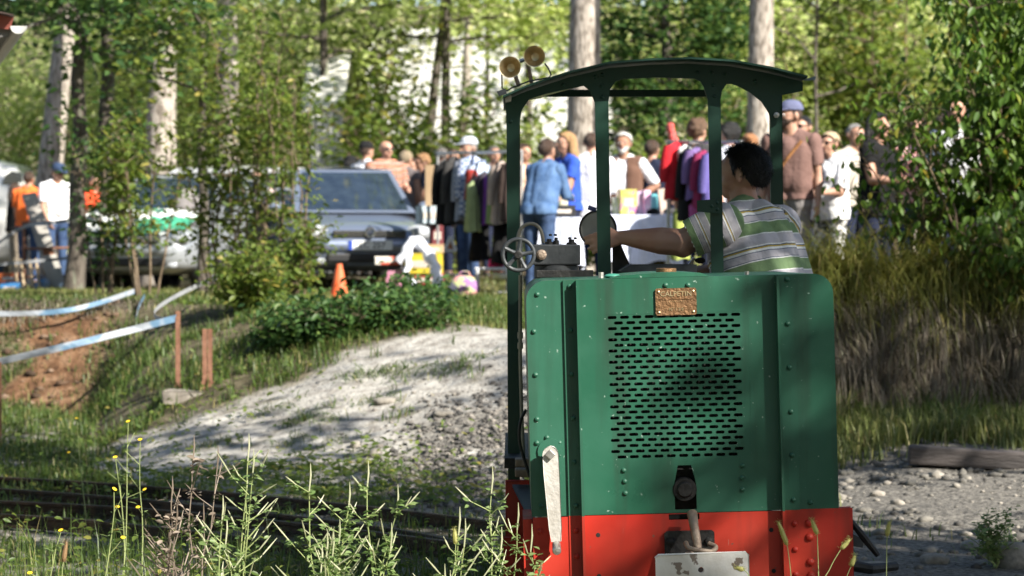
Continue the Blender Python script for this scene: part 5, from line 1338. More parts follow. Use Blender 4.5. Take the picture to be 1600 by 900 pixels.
# further back in the crowd
person('man in a grey shirt behind the clothes rail, near the cab post', stand(772, 226, 1.82), 1.82, 20, greyc, navy, hair_dgrey, 'short')
person('dark-haired woman in a plum top behind the blond woman', stand(862, 219, 1.74), 1.74, -40, cloth('plum', (.16, .04, .09)), navy, hair_black, 'long', female=True)
person('person in a navy jumper between the bearded man and the red scarf', stand(1018, 216, 1.80), 1.80, 160, navy, jeans, hair_brown, 'short', sleeve=1.9, face_parts=False)
person('woman in a mustard top far behind the white van', stand(8, 312, 1.60), 1.60, -20, cloth('mustard', (.45, .28, .05)), navy, hair_blond, 'long', female=True)
person('man in a pale shirt behind the woman in white', stand(1336, 190, 1.80), 1.80, 30, cloth('stone_shirt', (.40, .36, .30)), navy, hair_grey, 'short')
person('woman in a green cardigan between the bald man and the cardboard', stand(646, 246, 1.68), 1.68, -30, cloth('bottle_green', (.03, .10, .06)), navy, hair_brown, 'thick', female=True)

# ------------------------------------------------------------------ the driver
polo = band_cloth('green_striped_polo', [(0, (.18, .27, .135)), (.30, (.80, .80, .80)), (.325, (.08, .10, .16)), (.345, (.48, .46, .50)), (.53, (.08, .10, .16)), (.55, (.82, .82, .82)), (.61, (.50, .37, .09)), (.65, (.08, .10, .16)), (.675, (.80, .80, .80)), (.71, (.48, .46, .50)), (.97, (.80, .80, .78))])
DY = 10.98
db = Vector((PX(1217, DY), DY, .07))
E_ = P(1066, 379, DY - .14); W_ = P(972, 371, DY - .06)
drv = person('driver with black hair in a green striped polo shirt', db, 1.845, -122, polo, cloth('driver_trousers', (.06, .055, .05)), hair_black, 'short', sk=2, vox=.0068, lean=.30, head=(0, -4), belly=.8, build=1.3, collar=cloth('green_collar', (.16, .24, .12)),
             arm_k=1.28, strands=7000, seated=((.10, -1, -.05), (.0, -.1, -1)), stripe=(6.6, .22), sleeve=.80, group='people on the locomotive',
             abs_arms={'L': (E_, W_, (-1, 0, -.20), (0, -1, .15), (-.2, 0, 1), .42), 'R': (P(1150, 420, DY + .2), P(1112, 421, DY + .05), (-1, -.3, -.15), (0, -.4, 1), (.2, -1, .2), .8)})
# ------------------------------------------------------------------ buildings
roof_white = M('white_sheet_roof', (.52, .51, .48), (.42, .41, .39), scale=3, rough=.7, bump=.1, bscale=6)
wall_brown = M('brown_wall', (.16, .105, .075), (.22, .15, .11), scale=4, rough=.9, bump=.3, bscale=12)
wall_cream = M('cream_wall', (.55, .50, .42), (.62, .58, .50), scale=3, rough=.9, bump=.2, bscale=14)
glass_dark = M('dark_glass', (.018, .028, .045), (.03, .045, .065), rough=.05, spec=1.0, coat=.6)
canvas_white = M('white_canvas', (.60, .59, .56), (.52, .51, .48), scale=3, rough=.8, bump=.15, bscale=5)
def barn():
    Y0, Y1 = 60, 70; zg = gz1(0, 60)
    b = thing('building', (-1.8, 65, zg), 'low hall with a pale sheet roof behind the slim trunks', 'building')
    xl, xr = PX(560, 60), PX(960, 60); ze, zr = 3.6, 7.0
    w = MB(); w.box(((xl + xr) / 2, Y0 + .1 + .5, (ze + zg) / 2), (xr - xl - .6, .25, ze - zg - .02)); w.build('wall', wall_brown, b)
    for xx in (xl + .4, xr - .4): MB().box((xx, (Y0 + Y1) / 2 + .5, (ze + zg) / 2), (.25, Y1 - Y0 - 1, ze - zg - .05)).build('wall', wall_brown, b)
    n = 12
    for i in range(n):          # roof sheets, laid side by side with a lap
        a = xl + (xr - xl) * i / n; c = a + (xr - xl) / n * 1.02; up = .012 * (i % 2)
        m = MB(); m.add([(a, Y0 - .4, ze - .12 + up), (c, Y0 - .4, ze - .12 + up), (c, (Y0 + Y1) / 2, zr + up), (a, (Y0 + Y1) / 2, zr + up), (a, Y0 - .4, ze - .16 + up), (c, Y0 - .4, ze - .16 + up), (c, (Y0 + Y1) / 2, zr - .04 + up), (a, (Y0 + Y1) / 2, zr - .04 + up)], [(0, 1, 2, 3), (7, 6, 5, 4), (0, 4, 5, 1), (1, 5, 6, 2), (3, 7, 4, 0)]); m.build('roof_sheet', roof_white, b)
        m = MB(); m.add([(a, Y1 + .4, ze - .12 + up), (c, Y1 + .4, ze - .12 + up), (c, (Y0 + Y1) / 2, zr + up), (a, (Y0 + Y1) / 2, zr + up)], [(3, 2, 1, 0)]); m.build('roof_sheet', roof_white, b)
    for i in range(4):
        cx = xl + 1.0 + i * 1.5; f = MB().box((cx, Y0 + .46, 2.3), (.9, .06, 1.0)).build('window', M('white_frame', (.6, .59, .56), rough=.6), b)
        for k in (-1, 1): MB().box((cx + .21 * k, Y0 + .42, 2.3), (.36, .02, .86)).build('pane', glass_dark, f)
    MB().box((xr - 1.2, Y0 + .45, 1.95), (1.0, .08, 2.0)).build('door', wall_cream, b)
barn()
def marquee():
    Y = 43; zg = gz1(0, Y); xl, xr = PX(488, Y), PX(534, Y); zt0, zt1 = P(0, 172, Y).z, P(0, 158, Y).z
    m = thing('marquee', ((xl + xr) / 2, Y + 1.5, zg), 'white marquee with a sloping roof behind the blue car', 'marquee')
    w = MB(); n = 14
    V = []; F = []
    for i in range(n + 1):
        t = i / n; x = xl + (xr - xl) * t; dy = .04 * math.sin(t * 30)
        V += [(x, Y + dy, zg + .03), (x, Y + dy * .5, zt0 + (zt1 - zt0) * t)]
    F = [(2 * i, 2 * i + 2, 2 * i + 3, 2 * i + 1) for i in range(n)]
    w.add(V, F).build('side_curtain', canvas_white, m, smooth=True)
    MB().add([(xl - .2, Y - .1, zt0 - .05), (xr + .05, Y - .1, zt1 - .05), (xr + .05, Y + 1.6, zt1 + .9), (xl - .2, Y + 1.6, zt0 + .9), (xl - .2, Y + 3.2, zt0 - .05), (xr + .05, Y + 3.2, zt1 - .05)], [(0, 1, 2, 3), (3, 2, 5, 4)]).build('canopy', canvas_white, m)
    for x in (xl, xr):
        for yy in (Y + .05, Y + 3.0): MB().tube([(x, yy, zg), (x, yy, zt0)], .025, 8).build('pole', M('alu_pole', (.5, .5, .5), rough=.4, metal=.8), m)
marquee()
def shelter():
    Y = 14.5; s = thing('shelter', (-3.6, Y + 1, gz1(-3.6, Y + 1)), 'eaves of a shelter with red fascia and white gutter at the upper left', 'shelter')
    redw = M('red_board', (.36, .10, .075), (.42, .13, .10), scale=6, rough=.6); gut = M('white_gutter', (.66, .66, .64), rough=.4); sof = M('grey_soffit', (.20, .19, .18), (.25, .24, .23), rough=.9)
    MB().prism([P(-320, -40, Y), P(22, 26, Y), P(16, 46, Y), P(-320, 20, Y)], (-.005, .025, 0)).build('fascia_board', redw, s)
    V = []; n = 10; c = P(29, 40.5, Y - .05); r_ = 13.0 / FPX * Y
    prof = [(c.x + r_ * math.cos(math.pi + math.pi * k / n), c.z + r_ * math.sin(math.pi + math.pi * k / n) * .95) for k in range(n + 1)]
    m = MB(); m.prism([Vector((a, Y - .05, b)) for a, b in prof], (0, .012, 0))
    for k in range(n):
        a, b = prof[k]; a2, b2 = prof[k + 1]; m.add([(a, Y - .04, b), (a2, Y - .04, b2), (a2 - 1.0, Y + 4, b2), (a - 1.0, Y + 4, b)], [(0, 1, 2, 3)])
    m.build('gutter', gut, s)
    MB().prism([P(-320, 30, Y + .03), P(16, 46, Y + .03), P(12, 58, Y + .03), P(-320, 62, Y + .03)], (-1.0, 3.9, 0)).build('soffit', sof, s)
    MB().prism([P(-330, -60, Y - .1), P(20, 22, Y - .1), P(22, 25, Y - .1), P(-330, -52, Y - .1)], (-1.05, 4.2, 0)).build('roof', M('roof_felt', (.10, .07, .06), rough=.9), s)
    for yy in (Y + .4, Y + 3.6):
        z0 = gz1(-4.3, yy); MB().box((-4.3, yy, (z0 + 2.6) / 2), (.12, .12, 2.62 - z0)).build('post', M('brown_post', (.12, .07, .045), rough=.8), s)
shelter()

# ------------------------------------------------------------------ vehicles
tyre_m = M('tyre', (.012, .012, .012), rough=.85); rim_m = M('alloy', (.35, .35, .36), rough=.35, metal=.9); lens_m = M('lamp_glass', (.55, .57, .60), (.30, .32, .35), scale=25, rough=.08, spec=.8); blackp = M('black_plastic', (.012, .012, .013), rough=.55)
chrome = M('chrome', (.75, .75, .76), rough=.18, metal=1.0)
def paint(name, c): return M('paint_' + name, c, tuple(q * 1.06 for q in c), scale=2, rough=.28, metal=.35, coat=.8)
def car(label, px, Y, yaw, pm, group, plate=None, emblem=False, stations=None, gh=None, inner=None):
    base = Vector((PX(px, Y), Y, gz1(PX(px, Y), Y))); ca, sa = math.cos(R(yaw)), math.sin(R(yaw))
    W = lambda v: Vector((base.x + v[0] * ca - v[1] * sa, base.y + v[0] * sa + v[1] * ca, base.z + v[2]))
    root = thing('car', base, label, 'car', group)
    def put(mb, nm, mat, parent=root, **k): mb.V = [tuple(W(v)) for v in mb.V]; return mb.build(nm, mat, parent, **k)
    st = stations or [(-1.96, .46, .38, .58), (-1.92, .62, .27, .65), (-1.80, .73, .22, .72), (-1.5, .80, .20, .79), (-1.15, .83, .20, .855), (-.8, .83, .2, .92), (0, .83, .2, .94), (1.2, .83, .2, .95), (1.75, .80, .25, .93), (1.92, .68, .35, .82)]
    n = 28; V = []; F = []
    for (y, w, z0, z1) in st:
        for k in range(n):
            a = 2 * math.pi * k / n; c, s = math.cos(a), math.sin(a); e = .52
            V.append((w * math.copysign(abs(c) ** e, c), y, (z0 + z1) / 2 + (z1 - z0) / 2 * math.copysign(abs(s) ** e, s)))
    for i in range(len(st) - 1):
        for k in range(n): F.append((i * n + k, i * n + (k + 1) % n, (i + 1) * n + (k + 1) % n, (i + 1) * n + k))
    F.append(tuple(range(n))); F.append(tuple(reversed(range((len(st) - 1) * n, len(st) * n))))
    body = put(MB().add(V, F), 'body', pm, smooth=True)
    yb0, yb1, yt0, yt1, wb, wt, zb, zt = gh or (-.92, 1.78, -.12, 1.32, .745, .58, .90, 1.44)
    def G(u, v, f):                              # greenhouse surface: f = front/back/left/right
        y0 = yb0 + (yt0 - yb0) * v; y1 = yb1 + (yt1 - yb1) * v; w = wb + (wt - wb) * v; z = zb + (zt - zb) * v
        if f == 'f': return (-w + 2 * w * u, y0 - .10 * (1 - (2 * u - 1) ** 2) * (1 - .4 * v), z)
        if f == 'b': return (w - 2 * w * u, y1 + .05 * (1 - (2 * u - 1) ** 2), z)
        if f == 'r': return (w, y0 + (y1 - y0) * u, z)
        return (-w, y1 - (y1 - y0) * u, z)
    def patch(f, u0, u1, v0, v1, off, N=8):
        V = []; F = []
        for j in range(3):
            for i in range(N + 1):
                p = Vector(G(u0 + (u1 - u0) * i / N, v0 + (v1 - v0) * j / 2, f)); d = {'f': (0, -1, .45), 'b': (0, 1, .3), 'r': (1, 0, .3), 'l': (-1, 0, .3)}[f]
                V.append(p + Vector(d).normalized() * off)
        for j in range(2):
            for i in range(N): F.append((j * (N + 1) + i, j * (N + 1) + i + 1, (j + 1) * (N + 1) + i + 1, (j + 1) * (N + 1) + i))
        return MB().add(V, F)
    gm = MB()
    for f in 'fbrl': q = patch(f, 0, 1, 0, 1, 0); gm.add(q.V, q.F)
    rf = []; Nn = 8
    put(gm, 'cabin', pm)
    V = []; F = []; q0 = [G(i / Nn, 1, 'f') for i in range(Nn + 1)]; q1 = [G(1 - i / Nn, 1, 'b') for i in range(Nn + 1)]
    for j in range(6):
        t = j / 5
        for i in range(Nn + 1): a = Vector(q0[i]); b = Vector(q1[i]); p = a + (b - a) * t; u = 2 * i / Nn - 1; V.append((p.x, p.y, p.z + .06 * (1 - u * u) * (.35 + .65 * math.sin(math.pi * t)) ))
    for j in range(5):
        for i in range(Nn): F.append((j * (Nn + 1) + i, j * (Nn + 1) + i + 1, (j + 1) * (Nn + 1) + i + 1, (j + 1) * (Nn + 1) + i))
    put(MB().add(V, F), 'roof', pm, smooth=True)
    put(patch('f', .05, .95, .06, .93, .006), 'windscreen', glass_dark, smooth=True)
    put(patch('b', .08, .92, .15, .9, .006), 'rear_window', glass_dark, smooth=True)
    for f in 'rl':
        for u0, u1 in ((.09, .46), (.50, .90)): put(patch(f, u0, u1, .10, .90, .005), 'side_window', glass_dark)
    for k in (-1, 1):
        put(MB().tube([(wb * k * .2, yb0 - .02, zb + .03), (wb * k * .2 + .25, yb0 + .13, zb + .11)], .008, 5), 'wiper', blackp)
        put(MB().sphere((.92 * k, -.62, .98), .1, scale=(.95, .55, .68)), 'wing_mirror', pm, smooth=True)
        hl = put(MB().sphere((.60 * k, -1.80, .645), .18, 14, 10, (.98, .66, .56), Matrix.Rotation(R(-26 * k), 3, 'Z')), 'headlight', lens_m, smooth=True)
        put(MB().lathe((.57 * k, -1.86, .645), (0, -1, 0), [(0, .055), (.05, .06), (.052, .045), (.02, .02)], 16), 'lamp_bowl', chrome, hl)
        put(MB().sphere((.55 * k, -1.90, .33), .07, 10, 8, (1.1, .5, .7)), 'fog_lamp', lens_m, smooth=True)
        for wy in (-1.22, 1.22):
            w = put(MB().lathe((.70 * k, wy, .30), (k, 0, 0), [(-.08, .20), (-.08, .29), (-.05, .305), (.09, .305), (.12, .29), (.12, .21)], 26), 'wheel', tyre_m, smooth=True)
            put(MB().lathe((.70 * k, wy, .30), (k, 0, 0), [(.10, .215), (.11, .19), (.08, .17), (.09, .05), (.11, .04), (.11, .001)], 20), 'rim', rim_m, w, smooth=True)
    put(MB().box((0, -1.945, .635), (.86, .05, .085), bev=.01), 'grille', blackp)
    for z in (.617, .652): put(MB().box((0, -1.972, z), (.84, .012, .010)), 'grille_bar', chrome)
    put(MB().box((0, -1.93, .50), (1.12, .16, .13), bev=.05), 'bumper', pm)
    put(MB().box((0, -1.93, .36), (1.0, .10, .10), bev=.02), 'air_intake', blackp)
    if emblem:
        em = put(MB().lathe((0, -1.975, .655), (0, -1, 0), [(0, .068), (.012, .068), (.016, .062), (.012, .058), (.010, .0001)], 28), 'emblem', chrome, smooth=True)
        dk = M('emblem_blue', (.02, .03, .06), rough=.3)
        put(MB().lathe((0, -1.986, .655), (0, -1, 0), [(0, .057), (.001, .0001)], 24), 'emblem_field', dk, em)
        for pts in (((-.026, .046), (0, .006), (.026, .046)), ((-.046, .022), (-.022, -.042), (0, -.002), (.022, -.042), (.046, .022))):
            put(MB().tube([(a, -1.989, .655 + b) for a, b in pts], .0065, 6), 'emblem_letter', chrome, em)
    if plate:
        pl = put(MB().box((0, -2.005, .505), (.52, .012, .11)), 'number_plate', M('plate_white', (.75, .75, .73), rough=.4), root)
        put(MB().box((-.235, -2.013, .505), (.045, .006, .108)), 'plate_band', M('plate_blue', (.02, .06, .35), rough=.4), pl)
        text_obj(plate, .105, .002, M('plate_black', (.012, .012, .012), rough=.5), pl, W((.02, -2.014, .503)), Vector((ca, sa, 0)), Vector((0, 0, 1)))
    return root, W
bc, BW = car('blue-grey hatchback parked facing the camera', 535, 32.7, 13, paint('blue', (.18, .215, .30)), 'parked cars', plate='LC 257', emblem=True)
sc, SW = car('silver car half hidden by the saplings, with a sheet on its bonnet', 290, 33.2, -14, paint('silver', (.33, .35, .37)), 'parked cars')
car('white estate car parked behind the blue car', 470, 38.0, 82, paint('white', (.72, .72, .72)), 'parked cars', gh=(-.92, 1.95, -.12, 1.75, .745, .60, .92, 1.58))
def van():
    Y = 44.0; z = gz1(-8, Y); xr = PX(45, Y); v = thing('van', (xr - 2.4, Y + .9, z), 'white van at the left edge behind the shoppers', 'van')
    wp = paint('van_white', (.78, .78, .77)); V = []; F = []; n = 24
    for (x, d, z0, z1) in ((0, .78, .45, 1.3), (-.06, .88, .35, 1.72), (-.25, .93, .3, 1.98), (-.8, .95, .28, 2.10), (-4.2, .95, .28, 2.12), (-4.8, .92, .3, 1.6), (-5.1, .8, .4, 1.0)):
        for k in range(n):
            a = 2 * math.pi * k / n; c, s = math.cos(a), math.sin(a); e = .35
            V.append((xr + x, Y + .95 + d * math.copysign(abs(c) ** e, c), z + (z0 + z1) / 2 + (z1 - z0) / 2 * math.copysign(abs(s) ** e, s)))
    for i in range(6):
        for k in range(n): F.append((i * n + k, i * n + (k + 1) % n, (i + 1) * n + (k + 1) % n, (i + 1) * n + k))
    F += [tuple(range(n)), tuple(reversed(range(6 * n, 7 * n)))]
    MB().add(V, F).build('body', wp, v, smooth=True)
    MB().prism([P(3, 286, Y - .02), P(35, 286, Y - .02), P(33, 270, Y - .02), P(18, 267, Y - .02), P(8, 274, Y - .02)], (0, .03, 0)).build('side_window', glass_dark, v)
    MB().prism([P(-110, 288, Y - .02), P(-8, 288, Y - .02), P(-8, 268, Y - .02), P(-110, 268, Y - .02)], (0, .03, 0)).build('side_window', glass_dark, v)
    for x in (-.95, -4.2):
        w = MB().lathe((xr + x, Y + .2, z + .33), (0, -1, 0), [(-.1, .2), (-.1, .32), (.1, .33), (.14, .3), (.14, .2)], 22).build('wheel', tyre_m, v, smooth=True)
        MB().lathe((xr + x, Y + .2, z + .33), (0, -1, 0), [(.12, .21), (.10, .1), (.12, .001)], 16).build('rim', rim_m, w)
van()
# ------------------------------------------------------------------ market goods
def garment(name, label, px, y0, y1, wpx, Y, yaw, mat, group, sleeves=True, seed=0, flare=1.15, cat='garment', slen=.62):
    """a garment on a hanger: shoulders, body with folds, two hanging sleeves"""
    r = random.Random(seed); c = P(px, y0, Y); h = (y1 - y0) / FPX * Y; w = wpx / FPX * Y / 2; ca, sa = math.cos(R(yaw)), math.sin(R(yaw))
    root = thing(name, (c.x, c.y, c.z - h), label, cat, group)
    Wd = lambda u, v, z: Vector((c.x + u * ca - v * sa, c.y + u * sa + v * ca, c.z - z))
    n = 26; V = []; rows = [(0, .22, .02), (.025, .45, .035), (.06, .82, .05), (.11, 1.0, .06), (.3, .95, .065), (.55, .97, .07), (.8, 1.05 * flare * .93, .075), (1.0, 1.05 * flare, .08)]
    ph = r.random() * 6
    for f, q, t in rows:
        for k in range(n):
            a = 2 * math.pi * k / n; fold = 1 + .22 * f * math.sin(a * 7 + ph) + .12 * f * math.sin(a * 11 + ph * 2)
            V.append(Wd(w * q * math.cos(a) * (1 + .03 * math.sin(f * 9 + ph)), t * fold * math.sin(a) * (1 if math.sin(a) > 0 else 1), f * h + .012 * f * math.sin(a * 3 + ph)))
    F = [(i * n + k, i * n + (k + 1) % n, (i + 1) * n + (k + 1) % n, (i + 1) * n + k) for i in range(len(rows) - 1) for k in range(n)] + [tuple(reversed(range(n)))]
    MB().add(V, F).build('body', mat, root, smooth=True)
    if sleeves:
        for k in (-1, 1):
            L = h * slen; pts = [Wd(w * .86 * k, 0, h * .08), Wd(w * 1.02 * k, .01, h * .08 + L * .3), Wd(w * 1.05 * k, .03, h * .08 + L * .65), Wd(w * 1.03 * k, .04, h * .08 + L)]
            MB().tube(pts, [.05, .055, .05, .042], 10).build('sleeve', mat, root, smooth=True)
    hg = MB().tube([Wd(-w * .75, 0, .03), Wd(0, 0, -.015), Wd(w * .75, 0, .03)], .008, 6)
    hg.tube(spline([Wd(0, 0, -.015), Wd(0, 0, -.06), Wd(.02, 0, -.085), Wd(.035, 0, -.07)], 4), .004, 5); hg.build('hanger', M('hanger_plastic', (.03, .03, .032), rough=.4), root)
    return root
chk = M('blue_check', (.10, .16, .32), (.55, .58, .66), scale=1, rough=.9)
def check_mat(name, c1, c2, sc):
    m = M(name, c1, rough=.9); nt = m.node_tree; N = nt.nodes; ck = N.new('ShaderNodeTexChecker'); ck.inputs['Scale'].default_value = sc; ck.inputs['Color1'].default_value = (*c1, 1); ck.inputs['Color2'].default_value = (*c2, 1)
    tc = N.new('ShaderNodeTexCoord'); nt.links.new(tc.outputs['Object'], ck.inputs['Vector']); nt.links.new(ck.outputs['Color'], N['Principled BSDF'].inputs['Base Color']); return m
chk = check_mat('blue_check_cloth', (.07, .12, .27), (.50, .54, .64), 32)
GA = 'clothes on the first rail'
for i, (nm, lab, px, y0, y1, w, Y, mt, sl) in enumerate([
        ('coat', 'long black coat at the left end of the clothes rail', 697, 250, 352, 34, 29.9, cloth('coat_black', (.012, .012, .013)), 1),
        ('coat', 'dark grey coat second from the left on the rail', 711, 246, 350, 38, 29.7, cloth('coat_grey', (.045, .043, .042)), 1),
        ('jacket', 'pale grey-blue jacket beside the dark coats', 726, 246, 345, 40, 29.5, cloth('jacket_pale', (.26, .28, .34)), 1),
        ('shirt', 'blue and white checked shirt on the rail', 738, 243, 338, 44, 29.3, chk, 1),
        ('top', 'small red top hanging in front of the checked shirt', 737, 264, 312, 22, 29.0, cloth('red_top', (.22, .025, .02)), 0),
        ('cardigan', 'sage green cardigan on the rail', 738, 283, 362, 22, 28.8, cloth('sage', (.22, .27, .13)), 0),
        ('shirt', 'light blue shirt next to the green cardigan', 751, 254, 330, 40, 29.1, cloth('light_blue', (.38, .45, .56)), 1),
        ('jacket', 'dark violet jacket in the middle of the rail', 757, 270, 348, 34, 28.9, cloth('dark_violet', (.055, .045, .06)), 1),
        ('top', 'bright purple top beneath the dark violet jacket', 764, 272, 352, 18, 28.8, cloth('purple', (.16, .045, .27)), 0),
        ('cardigan', 'green long-sleeved top right of the violet jacket', 772, 262, 350, 22, 28.7, cloth('green_top', (.17, .25, .10)), 0),
        ('jacket', 'beige jacket near the right end of the rail', 784, 252, 350, 38, 28.6, cloth('beige_jacket', (.36, .29, .25)), 1),
        ('jacket', 'dark brown jacket at the right end of the rail', 798, 250, 346, 38, 28.4, cloth('brown_jacket', (.05, .035, .03)), 1),
        ('skirt', 'black skirt hanging low beneath the green cardigan', 750, 340, 408, 36, 29.0, blackc, 0),
        ('skirt', 'black skirt hanging low at the right of the rail', 783, 345, 412, 34, 28.7, blackc, 0)]):
    garment(nm, lab, px, y0, y1, w, Y, 42 + (i % 3) * 9, mt, GA, sleeves=bool(sl), seed=i)
alu = M('alu_pole', (.5, .5, .5), rough=.4, metal=.8)
def rail(label, a, b, zt, legs):
    a = Vector(a); b = Vector(b); rk = thing('clothes_rail', ((a.x + b.x) / 2, (a.y + b.y) / 2, gz1((a.x + b.x) / 2, (a.y + b.y) / 2)), label, 'clothes rail', 'clothes rails')
    MB().tube([a, b], .016, 10).build('crossbar', alu, rk)
    for p in (a, b):
        g0 = gz1(p.x, p.y); MB().tube([(p.x, p.y, g0), p], .016, 10).build('upright', alu, rk)
        d = Vector((.25, .4, 0)); MB().tube([Vector((p.x, p.y, g0 + .04)) - d, Vector((p.x, p.y, g0 + .04)) + d], .014, 8).build('foot', alu, rk)
rail('clothes rail carrying the row of coats and shirts', P(684, 240, 30.3), P(815, 236, 28.1), 0, 2)
GB = 'clothes on the second rail'
for i, (nm, lab, px, y0, y1, w, Y, mt, sl) in enumerate([
        ('jacket', 'bright red jacket at the left end of the second rail', 1056, 222, 312, 42, 25.2, cloth('bright_red', (.50, .02, .03)), 1),
        ('jacket', 'white jacket squeezed beside the red one', 1070, 226, 300, 30, 25.1, cloth('white_jacket', (.62, .61, .60)), 0),
        ('jacket', 'black jacket on the second rail', 1074, 232, 345, 34, 25.0, cloth('coat_black', (.012, .012, .013)), 1),
        ('jacket', 'purple jacket on the second rail', 1088, 230, 312, 36, 24.9, cloth('violet_jacket', (.17, .11, .27)), 1),
        ('top', 'dark magenta top on the second rail', 1098, 234, 325, 30, 24.8, cloth('magenta', (.26, .03, .09)), 1),
        ('top', 'blue-violet top at the right end of the second rail', 1110, 236, 330, 34, 24.7, cloth('blue_violet', (.12, .10, .30)), 1),
        ('dress', 'pink dress hanging low on the second rail', 1083, 318, 352, 12, 24.9, cloth('pink', (.50, .12, .35)), 0),
        ('dress', 'lime green dress hanging at the corner of the white table', 1062, 325, 405, 24, 25.3, cloth('lime', (.34, .40, .10)), 0)]):
    garment(nm, lab, px, y0, y1, w, Y, 48 + (i % 3) * 8, mt, GB, sleeves=bool(sl), seed=20 + i)
rail('clothes rail carrying the red and purple jackets', P(1044, 222, 25.4), P(1160, 222, 24.4), 0, 2)
m = MB(); m.tube(spline([P(1047, 193, 27.2), P(1049, 207, 27.2), P(1053, 222, 27.2), P(1058, 240, 27.2), P(1060, 262, 27.2)], 4), [.02] + [.04] * 6 + [.055] * 10, 9)
m.V = [(a, b, c + .010 * math.sin(c * 60)) for a, b, c in m.V]; m.build('scarf', M('red_lace', (.52, .05, .05), (.66, .16, .14), scale=40, rough=.9, bump=.6, bscale=60), smooth=True, label='red lace scarf hung up at the left of the red jacket', cat='scarf')

# tables
tcl = cloth('table_cloth', (.58, .62, .74), bscale=9, bump=.5)
def table(label, pxa, pxb, ytop, Y, depth, group, clabel):
    xa, xb = PX(pxa, Y), PX(pxb, Y); zt = P(0, ytop, Y).z; g0 = gz1((xa + xb) / 2, Y)
    t = thing('table', ((xa + xb) / 2, Y + depth / 2, g0), label, 'table', group)
    MB().box(((xa + xb) / 2, Y + depth / 2, zt - .02), (xb - xa, depth, .03)).build('tabletop', M('table_wood', (.30, .20, .12), rough=.7), t)
    for x in (xa + .06, xb - .06):
        for yy in (Y + .06, Y + depth - .06): MB().tube([(x, yy, g0), (x, yy, zt - .03)], .02, 8).build('leg', alu, t)
    V = []; n = 60; F = []
    per = []
    for k in range(n):
        u = k / n * (2 * (xb - xa) + 2 * depth)
        if u < xb - xa: p = (xa + u, Y, 0, -1)
        elif u < xb - xa + depth: p = (xb, Y + u - (xb - xa), 1, 0)
        elif u < 2 * (xb - xa) + depth: p = (xb - (u - (xb - xa) - depth), Y + depth, 0, 1)
        else: p = (xa, Y + depth - (u - 2 * (xb - xa) - depth), -1, 0)
        per.append(p)
    for j, (dz, o) in enumerate(((.004, .0), (.0, .012), (-.12, .02), (-.32, .03), (-.52, .04))):
        for k, (x, yy, dx, dy) in enumerate(per):
            w = .02 * math.sin(k * 1.9 + j * .4) * min(1, j / 2); V.append((x + dx * (o + w), yy + dy * (o + w), zt + dz + (.03 * math.sin(k * .7) if j == 4 else 0)))
    F = [(j * n + k, j * n + (k + 1) % n, (j + 1) * n + (k + 1) % n, (j + 1) * n + k) for j in range(4) for k in range(n)] + [tuple(range(n))]
    MB().add(V, F).build('tablecloth', tcl, smooth=True, label=clabel, cat='tablecloth', group='white tablecloths')
    return zt
z1 = table('folding table under the coloured boxes', 948, 1064, 336, 28.6, .75, 'market tables', 'pale cloth hanging from the table with the coloured boxes')
z2 = table('folding table in front of the denim jacket', 838, 906, 340, 27.7, .7, 'market tables', 'pale cloth hanging from the table by the denim jacket')
def gbox(name, label, px0, px1, y0, y1, Y, depth, mat, cat='box', yaw=8, roll=0, group='boxes and goods'):
    a = P(px0, y0, Y); b = P(px1, y1, Y); c = Vector(((a.x + b.x) / 2, Y + depth / 2, (a.z + b.z) / 2))
    rot = Matrix.Rotation(R(yaw), 3, 'Z') @ Matrix.Rotation(R(roll), 3, 'Y'); sz = (abs(b.x - a.x), depth, abs(a.z - b.z))
    root = thing(name, (c.x, c.y, c.z - sz[2] / 2), label, cat, group)
    body = MB().box(c, sz, rot, bev=min(.01, min(sz) * .2)).build('body', mat, root)
    if min(sz) > .08:
        up = rot @ Vector((0, 0, sz[2] / 2 + .004)); MB().box(c + up, (sz[0] * 1.02, depth * 1.02, .012), rot).build('lid', mat, root)
        fr = rot @ Vector((0, -depth / 2 - .003, 0)); MB().box(c + fr, (sz[0] * .6, .004, sz[2] * .35), rot).build('label_panel', M('label_paper', (.62, .58, .50), (.5, .42, .36), scale=30, rough=.8), root)
    return root
flor = M('floral_box', (.52, .50, .10), (.50, .16, .36), scale=14, rough=.7, lo=.5, hi=.58); lil = M('lilac_box', (.50, .34, .55), (.62, .52, .66), scale=10, rough=.7); pkw = M('pink_white_box', (.72, .30, .52), (.78, .70, .76), scale=9, rough=.7); teal = M('teal_box', (.10, .38, .42), rough=.6); beige = M('beige_board', (.55, .42, .34), (.60, .48, .40), scale=5, rough=.8); limew = M('lime_white_box', (.55, .60, .25), (.75, .75, .70), scale=12, rough=.7)
gbox('gift_box', 'yellow-green floral box on the white table', 967, 993, 297, 335, 28.7, .22, flor, group='boxes on the table')
gbox('gift_box', 'small lime and white box left of the floral box', 958, 966, 308, 335, 28.8, .16, limew, group='boxes on the table')
gbox('gift_box', 'lilac box between the floral and the pink box', 993, 1003, 299, 335, 28.75, .2, lil, group='boxes on the table')
gbox('gift_box', 'pink and white box right of the lilac one', 1004, 1015, 297, 335, 28.7, .2, pkw, group='boxes on the table')
gbox('gift_box', 'low teal box right of the pink box', 1016, 1026, 303, 335, 28.9, .2, teal, group='boxes on the table')
gbox('board', 'beige board leaning on the white table', 1030, 1041, 295, 335, 28.8, .03, beige, cat='board', roll=-8)
gbox('bowl_box', 'white carton with a green top on the table by the denim jacket', 873, 886, 299, 338, 27.9, .12, limew, group='boxes on the table')
gbox('tray', 'low black tray of things on the table by the denim jacket', 860, 897, 322, 338, 27.8, .3, blackp, cat='tray')
